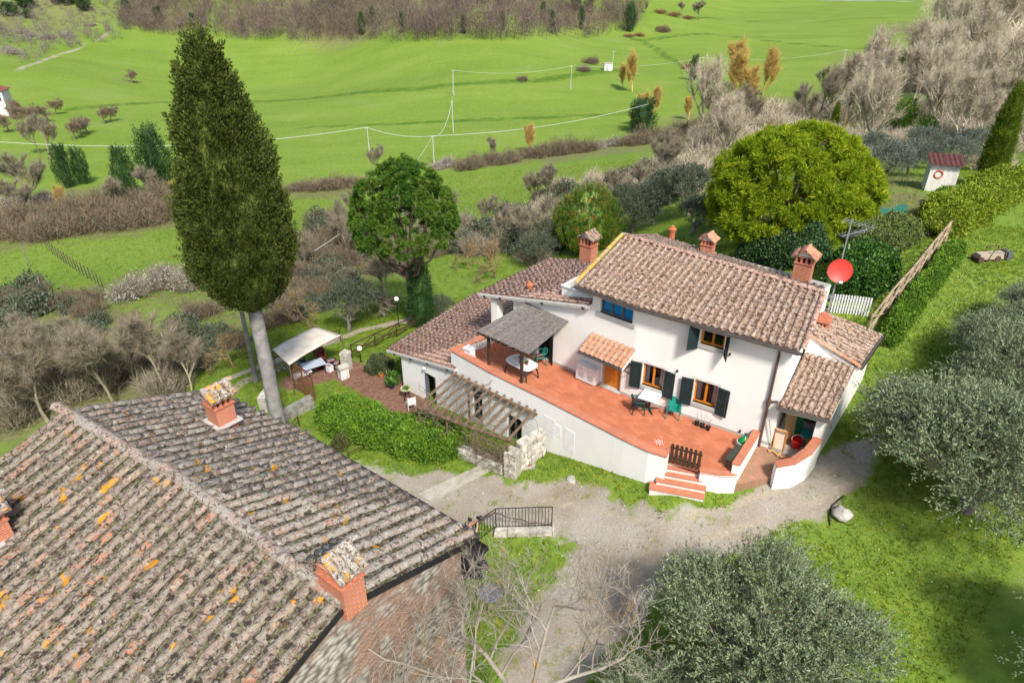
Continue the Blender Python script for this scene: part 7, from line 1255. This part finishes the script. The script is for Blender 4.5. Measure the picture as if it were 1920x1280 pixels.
# hedges
def leaf_mass(name, label, pts, width, height, m, n, leaf=.12, seed=1, cat='hedge', lump=.35, kindname='leaves', flat=.35, group=None):
    P = [np.array(p) for p in pts]; g = np.random.RandomState(seed); segl = [np.linalg.norm(b - a) for a, b in zip(P[:-1], P[1:])]; cum = np.r_[0, np.cumsum(segl)]; s = g.rand(n) * cum[-1]; i = np.clip(np.searchsorted(cum, s) - 1, 0, len(P) - 2); f = (s - cum[i]) / np.array(segl)[i]; A_ = np.array(P)[i]; B2 = np.array(P)[i + 1]; C = A_ + (B2 - A_) * f[:, None]; d = norm(B2 - A_); side = np.stack([-d[:, 1], d[:, 0]], -1)
    a = g.rand(n) * math.pi; lob = 1 + lump * 2 * (fbm(s * .9 + seed, a * 1.1, 3) - .45); rr_ = lob * np.where(g.rand(n) < .8, 1, .75 + .2 * g.rand(n)); endf = np.clip(np.minimum(s, cum[-1] - s) / (width * .5), .15, 1) ** .5; cx = np.sign(np.cos(a)) * np.abs(np.cos(a)) ** (1 - flat); sz = np.sin(a) ** (1 - flat); off = cx * width / 2 * rr_ * endf
    X, Y = C[:, 0] + side[:, 0] * off, C[:, 1] + side[:, 1] * off; Z = hgt(X, Y) + sz * height * rr_ * endf; out = np.stack([side[:, 0] * np.cos(a), side[:, 1] * np.cos(a), np.sin(a)], -1); A = Acc(); PP = np.stack([X, Y, Z], -1)
    for k in range(3): A.q(*leaf_quads(PP + g.normal(size=PP.shape) * leaf * .5, norm(out * .6 + g.normal(size=PP.shape) * .7 + np.array([0, 0, .3])), leaf * (.6 + .8 * g.rand(n)), leaf * .3, g))
    # inner stems
    core = Acc(); k = n // 25; core.t(*twig_tris(np.stack([C[:k, 0], C[:k, 1], hgt(C[:k, 0], C[:k, 1])], -1), norm(out[:k] + np.array([0, 0, .8])), height * (.5 + .4 * g.rand(k)), .025, g)); V = []; Q = []; ns = 12
    mid = P[len(P) // 2]; t = thing(name, label, cat, (mid[0], mid[1], h1(*mid[:2])), 0, group)
    n2 = max(3, int(cum[-1] / .4))
    for q_ in range(n2 + 1):
        ss = cum[-1] * q_ / n2; ii = min(int(np.searchsorted(cum, ss, 'right') - 1), len(P) - 2); ff = (ss - cum[ii]) / segl[ii]; c = P[ii] + (P[ii + 1] - P[ii]) * ff; dd = (P[ii + 1] - P[ii]) / segl[ii]; sd_ = np.array([-dd[1], dd[0]]); e = .78 * max(.2, min(1, min(ss, cum[-1] - ss) / (width * .5))) ** .5
        for j in range(ns + 1):
            an = math.pi * j / ns; lo_ = 1 + lump * 2 * (float(fbm(ss * .9 + seed, an * 1.1, 3)) - .45); x, y = c + sd_ * (math.copysign(abs(math.cos(an)) ** (1 - flat), math.cos(an)) * width / 2 * e * lo_); V.append((x, y, h1(x, y) + math.sin(an) ** (1 - flat) * height * e * lo_ if 0 < j < ns else h1(x, y)))
    for q_ in range(n2):
        for j in range(ns): b = q_ * (ns + 1) + j; Q.append((b, b + ns + 1, b + ns + 2, b + 1))
    A.q(np.array(V), np.array(Q)); obj(kindname, A.mesh(kindname, m), m, t); obj('stems', core.mesh('stems', LEAF['twigb']), None, t); return t
def gp2(*px): return [ground(*p)[:2] for p in px]
leaf_mass('hedge', 'dense bright green hedge below the garden terrace', gp2((607, 775), (655, 800), (720, 822), (790, 838), (872, 850)), 2.0, 1.3, LEAF['hedge'], 14000, .13, 1)
leaf_mass('shrub', 'dark brownish shrub on the lawn beside the bright hedge', gp2((630, 835), (655, 838)), 1.3, .9, M('dark_shrub', (.05, .065, .015), (.09, .10, .03), 3, .8, rnd=.4), 2500, .1, 2, 'shrub'); leaf_mass('shrub', 'rosemary-like dark shrub bed beside the wing', gp2((690, 700), (712, 692), (735, 690)), 1.9, .9, M('rosemary', (.04, .06, .025), (.08, .095, .035), 3, .8, rnd=.4), 5000, .11, 3, 'shrub'); leaf_mass('shrub', 'green shrub at the corner of the wing wall', gp2((733, 722), (740, 716)), 1.0, 1.1, LEAF['laurel'], 1600, .1, 4, 'shrub')
leaf_mass('hedge', 'low clipped hedge along the foot of the pole railing', gp2((1660, 652), (1690, 602), (1725, 556), (1760, 512), (1795, 470)), .9, .75, LEAF['hedge'], 9000, .11, 5)
leaf_mass('laurel_hedge', 'glossy dark green laurel mass behind the white pickets', gp2((1545, 555), (1580, 548), (1615, 535), (1640, 505)), 2.6, 1.9, LEAF['laurel'], 12000, .15, 6); leaf_mass('hedge', 'tall yellow-green hedge running up beside the white shed', gp2((1740, 445), (1790, 415), (1840, 392), (1895, 360)), 2.6, 1.7, LEAF['yell'], 11000, .15, 7)
leaf_mass('shrub', 'mixed green bushes between the pine and the pole railing', gp2((1620, 480), (1660, 450), (1700, 425)), 2.6, 1.1, M('mixed_bush', (.09, .14, .025), (.15, .18, .06), 1.5, .8, rnd=.4, trans=.1), 7000, .14, 8, 'shrub'); leaf_mass('shrub', 'dark evergreen bushes under the umbrella pine', gp2((1400, 470), (1450, 480), (1540, 500)), 3.0, 1.5, LEAF['ivy'], 6000, .15, 9, 'shrub')
leaf_mass('shrub', 'round yellow-green bush above the yellow hedge', gp2((1760, 400), (1790, 385)), 2.4, 1.5, LEAF['hedge'], 3000, .14, 10, 'shrub')
# vine over the pergola
mb = MB(); g = random.Random(14)
for i in range(70):
    s = g.random(); t_ = g.random(); p = pr0.lerp(pr1, s).lerp(pf0.lerp(pf1, s), t_) + Vector((0, 0, .15)); pts = [p]; d = Vector((g.uniform(-1, 1), g.uniform(-1, 1), g.uniform(-.1, .3))).normalized()
    for k in range(6): d = (d + Vector((g.uniform(-1, 1), g.uniform(-1, 1), g.uniform(-.8, .5))) * .7).normalized(); pts.append(pts[-1] + d * .22)
    mb.tube(pts, [.016 - .002 * k for k in range(7)], 4, cap=False)
for i in range(150):   # tangle on the trellis and low wall
    s = .55 + .45 * g.random(); p = pf0.lerp(pf1, s); p = Vector((p.x + g.uniform(-.1, .1), p.y + g.uniform(-.15, .15), h1(p.x, p.y) + g.uniform(.3, 1.6))); d = Vector((g.uniform(-1, 1), g.uniform(-.6, .6), g.uniform(-1, 1))).normalized(); pts = [p]
    for k in range(5): d = (d + Vector((g.uniform(-1, 1), g.uniform(-.5, .5), g.uniform(-1, 1))) * .8).normalized(); pts.append(pts[-1] + d * .16)
    mb.tube(pts, [.012 - .0015 * k for k in range(6)], 3, cap=False)
for i in range(60):
    p = pf0.lerp(pf1, g.random() * .5); p = Vector((p.x + g.uniform(-.3, .3), p.y + g.uniform(-.2, .4), p.z + g.uniform(-.6, .3))); d = Vector((g.uniform(-1, 1), g.uniform(-1, 1), g.uniform(-.5, 1))).normalized(); pts = [p]
    for k in range(5): d = (d + Vector((g.uniform(-1, 1), g.uniform(-1, 1), g.uniform(-.8, .6))) * .6).normalized(); pts.append(pts[-1] + d * .2)
    mb.tube(pts, [.014 - .002 * k for k in range(6)], 3, cap=False)
obj('pergola_vine', mb, M('vine_stem', (.20, .155, .11), (.13, .10, .07), 6, .95), label='tangle of bare vine stems over the timber pergola', cat='vine')
# big leafless tree in the foreground
polys, tips = branches(91, 4.2, .14, 5, (5, 5, 4, 4, 3), .66, start=.3, up=.26, curl=.55, ratio=.66, taper=.5); A = Acc(); g = np.random.RandomState(7); B = []; D = []
for pts, rs, lev in polys:
    if lev >= 2:
        for j in range(4): x = g.rand() * (len(pts) - 1); i = min(int(x), len(pts) - 2); B.append(pts[i].lerp(pts[i + 1], x - i)); D.append((pts[i + 1] - pts[i]).normalized())
B = np.array(B); D = norm(np.array(D) + g.normal(size=B.shape) * .5 + np.array([0, 0, .25])); A.t(*twig_tris(B, D, .12 + .2 * g.rand(len(B)), .004, g)); LT = M('lichen_bark', (.31, .28, .235), (.24, .21, .17), 1.3, .95, c3=(.42, .24, .03), hi=.6, rnd=.12)
tree_thing('bare_tree', 'leafless grey tree with yellow lichen in front of the barn gable', (-.25, 10.9, h1(-.25, 10.9)), [('trunk', tubes_mesh('trunk', polys, LT, (8, 6, 5, 4, 3))), ('crown', A.mesh('crown', LT))], 2.2, 1.3)
# ---- grass blades on the near lawns
def grass(name, n, seed, rmin, rmax, thmin, thmax, hgt_):
    g = np.random.RandomState(seed); th_ = R(thmin) + R(thmax - thmin) * g.rand(n); r = np.sqrt(rmin ** 2 + (rmax ** 2 - rmin ** 2) * g.rand(n)); X, Y = r * np.sin(th_), r * np.cos(th_)
    d = np.where(inside(X, Y, DRIVE), -1, 1) * seg_dist(X, Y, DRIVE, True) + (fbm(X * .9, Y * .9, 3) - .44) * 1.4 ; keep = (d > .1) | ((g.rand(n) < .10) & (fbm(X * 1.3, Y * 1.3, 3) > .52))
    for pg in (np.array([p[:2] for p in fl] + []), np.array([TP[0], *TP[1:], (6, 20.3), (7.1, 20), *TRP, (9.9, 19.9), (10.6, 19.8), (11.3, 20.1), PR, PRb, (14, 29), (3, 40), LC])): keep &= ~inside(X, Y, pg)
    keep &= seg_dist(X, Y, TRACK1, False) > .45; bf = np.array([[p.x, p.y] for p in (a1, g1, g3, a3)]); keep &= ~inside(X, Y, bf); st_ = np.array([O, O + sa * 2.1, O + sa * 2.1 + sb * 1.3, O + sb * 1.3]); keep &= ~inside(X, Y, st_)
    keep &= seg_dist(X, Y, gpoly([(560,715),(640,690),(700,712),(755,745),(800,790)]), False) > 1.2
    X, Y = X[keep], Y[keep]; n = len(X); Z = hgt(X, Y); A = Acc(); lush = .6 + .9 * fbm(X * .5 + 40, Y * .5, 3)
    for k in range(3):
        P = np.stack([X + g.normal(size=n) * .05, Y + g.normal(size=n) * .05, Z - .01], -1); D = norm(np.array([0, 0, 1.]) + g.normal(size=(n, 3)) * .55); A.t(*twig_tris(P, D, hgt_ * lush * (.5 + .8 * g.rand(n)), .012 + .006 * g.rand(n), g))
    obj(name, A.mesh(name, LEAF['grass']), None, kind='stuff', label='short grass blades on the lawns round the house' if name == 'grass' else 'taller rough grass on the slopes below the house', cat='grass')
grass('grass', 150000, 3, 9, 48, -30, 46, .13); grass('meadow_grass', 60000, 4, 48, 130, -42, 40, .30)
WF = M('daisy', (.75, .75, .70), (.65, .65, .5), 3, .8); YF = M('dandelion', (.62, .45, .02), (.55, .42, .02), 3, .8)
def flowers(name, label, spots, m, seed):
    g = np.random.RandomState(seed); A = Acc()
    for u, v, r, n in spots:
        q = ground(u, v); X, Y = q[0] + g.normal(size=n) * r, q[1] + g.normal(size=n) * r; k_ = ~inside(X, Y, np.array([TP[0], *TP[1:], *TRP, PR, PRb, (3, 40), LC])); X, Y = X[k_], Y[k_]; n = len(X); P = np.stack([X, Y, hgt(X, Y) + .08], -1); D = norm(np.stack([g.normal(size=n), g.normal(size=n), np.zeros(n)], -1)); V, Q = leaf_quads(P, D, .035, .018, g); A.q(V, Q)
    obj(name, A.mesh(name, m), None, kind='stuff', label=label, cat='flowers')
flowers('daisies', 'white daisies scattered over the grass', [(1750, 560, 2.0, 260), (1780, 520, 2, 220), (1690, 640, 1.5, 120), (640, 840, 1.2, 60), (1700, 1010, 2, 90), (1820, 480, 2, 120), (1030, 1030, .8, 40)], WF, 5); flowers('dandelions', 'yellow dandelions in the grass below the terrace wall', [(1080, 885, .9, 160), (1040, 875, .7, 90), (1130, 905, .8, 90), (830, 850, .9, 40), (1720, 1050, 2, 60), (1760, 1200, 2, 60)], YF, 6)
g = np.random.RandomState(12); A = Acc()   # loose pale stones on the drive
for i in range(520):
    k = i; a = g.rand(); q = DRIVE[g.randint(len(DRIVE))] * a + DRIVE[g.randint(len(DRIVE))] * (1 - a) + g.normal(size=2) * .3
    if not inside(np.array([q[0]]), np.array([q[1]]), DRIVE)[0]: continue
    s = .015 + .03 * g.rand() ** 3; z = h1(*q); w = g.normal(size=(8, 3)) * s * .2; V = np.array([(x, y, zz) for zz in (-.4, .7) for x, y in ((-1, -1), (1, -1), (1, 1), (-1, 1))]) * s * np.array([1, .8, .7]) + w + np.array([*q, z]); A.q(V, np.array([(4, 5, 6, 7), (0, 1, 5, 4), (1, 2, 6, 5), (2, 3, 7, 6), (3, 0, 4, 7)]))
obj('gravel_stones', A.mesh('gravel_stones', M('pale_pebble', (.44, .42, .38), (.30, .28, .25), 9, .9, rnd=.3)), None, kind='stuff', label='loose pale stones on the gravel drive', cat='stones')
# ------------------------------------------------------------------ the far valley: wood, poles, wires, buildings
def wood(name, label, n, seed, region, m, hgt_, tw=70, wth=.07):
    g = np.random.RandomState(seed); P = []
    while len(P) < n:
        u, v = g.uniform(*region[0]), g.uniform(*region[1]); lim = np.interp(u, *region[2])
        if v < lim: P.append(ground(u, v))
    P = np.array(P); A = Acc(); h = hgt_ * (.65 + .6 * g.rand(n))
    idx = np.repeat(np.arange(n), tw); k = len(idx); a = g.rand(k) * 6.283; rr_ = np.sqrt(g.rand(k)); zz = .12 + .75 * g.rand(k); w = np.sqrt(np.clip(1 - (2 * zz - .9) ** 2, .1, 1)) * .38
    B = P[idx] + np.stack([np.cos(a) * rr_ * w, np.sin(a) * rr_ * w, zz], -1) * h[idx][:, None]; D = norm(np.stack([np.cos(a) * rr_ * .7, np.sin(a) * rr_ * .7, np.full(k, .8)], -1) + g.normal(size=(k, 3)) * .3); A.t(*twig_tris(B, D, h[idx] * (.15 + .2 * g.rand(k)), wth, g)); A.t(*twig_tris(P, norm(np.array([0, 0, 1.]) + g.normal(size=(n, 3)) * .06), h * .8, .16, g)); obj(name, A.mesh(name, m), None, kind='stuff', label=label, cat='wood')
edge = ([0, 60, 150, 230, 330, 600, 900, 1100, 1190, 1230], [-10, -10, -10, 58, 72, 80, 78, 74, 60, -10])
wood('far_wood', 'leafless brown wood on the hill beyond the valley field', 1900, 5, ((230, 1225), (-35, 80), edge), M('far_twig', (.165, .12, .10), (.11, .082, .072), .06, .95, rnd=.35), 8.5)
edge2 = ([0, 120, 230, 300, 420], [135, 100, 75, 20, 0]); wood('far_scrub', 'grey scrub and thickets on the far left hillside', 330, 6, ((0, 330), (-30, 125), edge2), M('far_scrub_twig', (.20, .17, .145), (.14, .12, .105), .06, .95, rnd=.35), 4.5, 70, .06)
wood('right_far_wood', 'pale leafless poplar wood at the far right edge of the fields', 420, 9, ((1725, 1990), (-25, 130), ([1700, 1735, 1760, 1990], [-30, 60, 130, 140])), M('far_pale', (.56, .48, .37), (.43, .365, .28), .05, .95, rnd=.3), 11, 80, .05)
gq = random.Random(6)
grp('ivy_tree', 'ivy-covered trunk showing dark green in the far brown wood', BIVY, [(680, 66, 9, 1.4), (755, 62, 8, 1.5), (700, 48, 8, 1.3), (870, 64, 9, 1.2), (943, 58, 7, 1.5), (1035, 62, 8, 1.6), (1090, 55, 9, 1.4), (1180, 60, 16, 1), (1080, 22, 18, 1), (935, 20, 10, 1.2), (855, 18, 9, 1.3), (300, 45, 12, .8), (365, 55, 10, .9), (455, 60, 9, .8), (240, 25, 12, .7), (1018, 40, 8, 1.3)], 'ivy trunks in the far wood', base_r=1.0)
grp('bush', 'dark evergreen bush on the far left hillside', BIVY, [(50, 15, 26, .35), (20, 30, 22, .35), (130, 8, 24, .35), (160, 20, 20, .35), (55, 35, 14, .35), (110, 5, 22, .35)], 'evergreens on the far hillside', base_r=1.0)
grp('bare_tree', 'round bare tree at the far edge of the bright field', BT1, [(1110, 28, 46, .8), (1277, 30, 26, .8), (1310, 38, 40, .7), (1210, 25, 16)], 'bare trees at the far field edge', base_r=3.)
grp('bare_shrub', 'reddish shrub along the far field ditch', BUR, [(1240, 25, 30, .5), (1262, 30, 30, .5), (1290, 36, 26, .5), (1240, 55, 20, .6), (1200, 68, 26, .5), (1180, 70, 26, .5), (1290, 130, 26), (1305, 140, 22)], 'shrubs along the far ditch', **B_)
# blossom patches far left
grp('blossom_shrub', 'white-blossoming thicket on the far left hillside', BUB, [(30, 100, 44, .6), (15, 96, 30, .6), (90, 75, 40, .6), (130, 68, 40, .5), (60, 70, 30, .6), (170, 50, 30, .5), (40, 62, 30, .5)], 'blossom on the far hillside', **B_)
# poles and wires
POLEM = M('concrete_pole', (.45, .44, .42), (.36, .35, .34), 2, .9); tops = []
for i, (u, v, vt, lb) in enumerate(((850, 250, 189, 'thin power pole in the middle of the bright valley field'), (851, 181, 131, 'corner power pole on the field bank'), (1070, 168, 123, 'power pole in the sunlit part of the valley field'), (814, 306, 254, 'power pole rising beside the stream blossom'), (694, 298, 238, 'power pole left of the stream hedgerow'), (1316, 140, 107, 'power pole beside the golden willows'), (1577, 136, 93, 'leaning power pole in the far right field'), (1148, 131, 96, 'power pole beside the little white hut'))):
    q = ground(u, v); h = zat(vt, q) - q[2]; t = thing('power_pole', lb, 'pole', q); mb = MB(); mb.tube([(0, 0, -.3), (0, 0, h)], [.12, .085], 6); obj('shaft', mb, POLEM, t, local=True); mb = MB(); mb.box((0, 0, h - .25), (.9, .1, .1)); obj('crossarm', mb, POLEM, t, local=True); tops.append(Vector((q[0], q[1], q[2] + h - .1)))
WIREM = M('cable', (.55, .56, .55), (.5, .5, .5), 2, .5)
def wire(a, b, lb, sag=1.2, r=.026):
    mb = MB(); mb.tube([a.lerp(b, i / 14) - Vector((0, 0, sag * 4 * (i / 14) * (1 - i / 14))) for i in range(15)], r, 4); obj('overhead_wire', mb, WIREM, label=lb, cat='wire')
T_ = tops; wire(T_[1], T_[2], 'cable from the corner pole to the sunlit field pole', 1.5); wire(T_[2], T_[5], 'cable running past the little white hut to the willows', 1.5); wire(T_[5], T_[6], 'cable from the willow pole to the leaning pole', 2); wire(T_[1], T_[0], 'steep cable between the two poles in mid field', .6); wire(T_[0], T_[3], 'cable curving down to the stream pole', 2.5, .04); wire(T_[3], T_[4], 'cable from the stream pole to its left neighbour', .8, .04)
eR = V3(onz(1700, 90, -14)); wire(T_[6], eR, 'cable running from the leaning pole into the pale wood', 1.5); eL = V3(ground(0, 330)) + Vector((-6, 0, 7)); wire(T_[4], eL, 'long cable crossing behind the cypress to the left', 2.5, .04); eW = V3(ground(1220, 250)) + Vector((0, 0, 7)); wire(T_[3], eW, 'cable from the stream pole towards the willows', 1.5, .04); eN = V3(onz(590, 470, -6)); wire(T_[3], eN, 'near cable dropping towards the slope behind the cypress', 2.0, .03)
# second leaning pole beside the cypress and the pole on the meadow
for (u, v, vt, lb, r) in ((481, 716, 585, 'grey timber pole beside the cypress trunk', .15), (55, 502, 455, 'thin post standing in the lower meadow', .06), (90, 575, 520, 'dark leaning stake in the lower meadow', .07)):
    q = ground(u, v); h = zat(vt, q) - q[2]; t = thing('timber_pole', lb, 'pole', q); mb = MB(); mb.tube([(0, 0, -.3), (.03, 0, h)], [r, r * .8], 8); obj('shaft', mb, M('pole_grey', (.22, .21, .19), (.15, .14, .13), 3, .95), t, local=True)
# little white hut and the villa at the left edge
q = ground(1139, 132); t = thing('field_hut', 'little white flat-roofed hut in the valley field', 'hut', q, .1); mb = MB(); mb.box((0, 0, 1.2), (2.9, 2.6, 2.4)); obj('wall', mb, WHITEP, t, local=True); mb = MB(); mb.box((0, 0, 2.47), (3.2, 2.9, .14)); obj('roof', mb, CONC, t, local=True); mb = MB(); mb.box((-.4, -1.32, .95), (.9, .05, 1.9)); obj('door', mb, GREYST, t, local=True)
q = ground(2, 216); t = thing('villa', 'white villa with dark red roofs at the left edge of the valley', 'house', q, .25); HV = zat(150, q) - q[2]; VW = M('villa_wall', (.62, .60, .60), (.55, .53, .53), .5, .9); mb = MB(); mb.box((-2.2, 0, HV / 2), (5, 6, HV)); mb.box((1.6, .3, HV * .36), (2.6, 5.4, HV * .72)); obj('wall', mb, VW, t, local=True); VR = M('villa_roof', (.22, .07, .05), (.17, .055, .04), 1, .9)
mb = MB(); mb.add([(-5.2, -3.5, HV), (.8, -3.5, HV), (.8, 3.5, HV), (-5.2, 3.5, HV), (-3.6, 0, HV + 1.5), (-.8, 0, HV + 1.5)], [(0, 1, 5, 4), (1, 2, 5), (2, 3, 4, 5), (3, 0, 4), (3, 2, 1, 0)]); mb.add([(.301, -2.8, HV * .72 + .7), (3.3, -2.8, HV * .72), (3.3, 3.4, HV * .72), (.301, 3.4, HV * .72 + .7), (3.3, -2.8, HV * .72 - .1), (3.3, 3.4, HV * .72 - .1), (.301, -2.8, HV * .72 - .1), (.301, 3.4, HV * .72 - .1)], [(0, 1, 2, 3), (1, 4, 5, 2), (0, 6, 4, 1), (3, 2, 5, 7)]); obj('roof', mb, VR, t, local=True)
for (x, y, z, w, h) in ((-3.4, -3.02, HV * .7, .9, 1.3), (-1.2, -3.02, HV * .7, .9, 1.3), (-3.4, -3.02, HV * .3, .9, 1.3), (-1.2, -3.02, HV * .3, .9, 1.3), (1.9, -2.43, HV * .5, .8, 1.0)):
    mb = MB(); mb.box((x, y, z), (w, .08, h)); wv = obj('window', mb, M('villa_frame', (.10, .11, .12), (.09, .1, .11), 3, .5), t, local=True); mb = MB(); mb.box((x, y - .045, z), (w * .8, .02, h * .85)); o = obj('pane', mb, M('villa_pane', (.04, .045, .05), (.03, .035, .04), 3, .1), wv, local=True)
mb = MB(); mb.tube([(.25, -3.05, HV), (.25, -3.05, 0)], .09, 6); obj('downpipe', mb, BLACK, t, local=True)
# far road beyond the fields
mb = MB(); a, b = V3(ground(1500, -2)), V3(ground(1720, 4)); n = 10; y = Vector((0, 4, 0)); vs_ = []
for i in range(n + 1): p = a.lerp(b, i / n); vs_ += [(p.x, p.y - 3, h1(p.x, p.y - 3) + .15), (p.x, p.y + 3, h1(p.x, p.y + 3) + .15)]
mb.add(vs_, [(2 * i, 2 * i + 2, 2 * i + 3, 2 * i + 1) for i in range(n)]); obj('far_road', mb, M('road_grey', (.35, .35, .36), (.3, .3, .31), .2, .9), kind='structure')
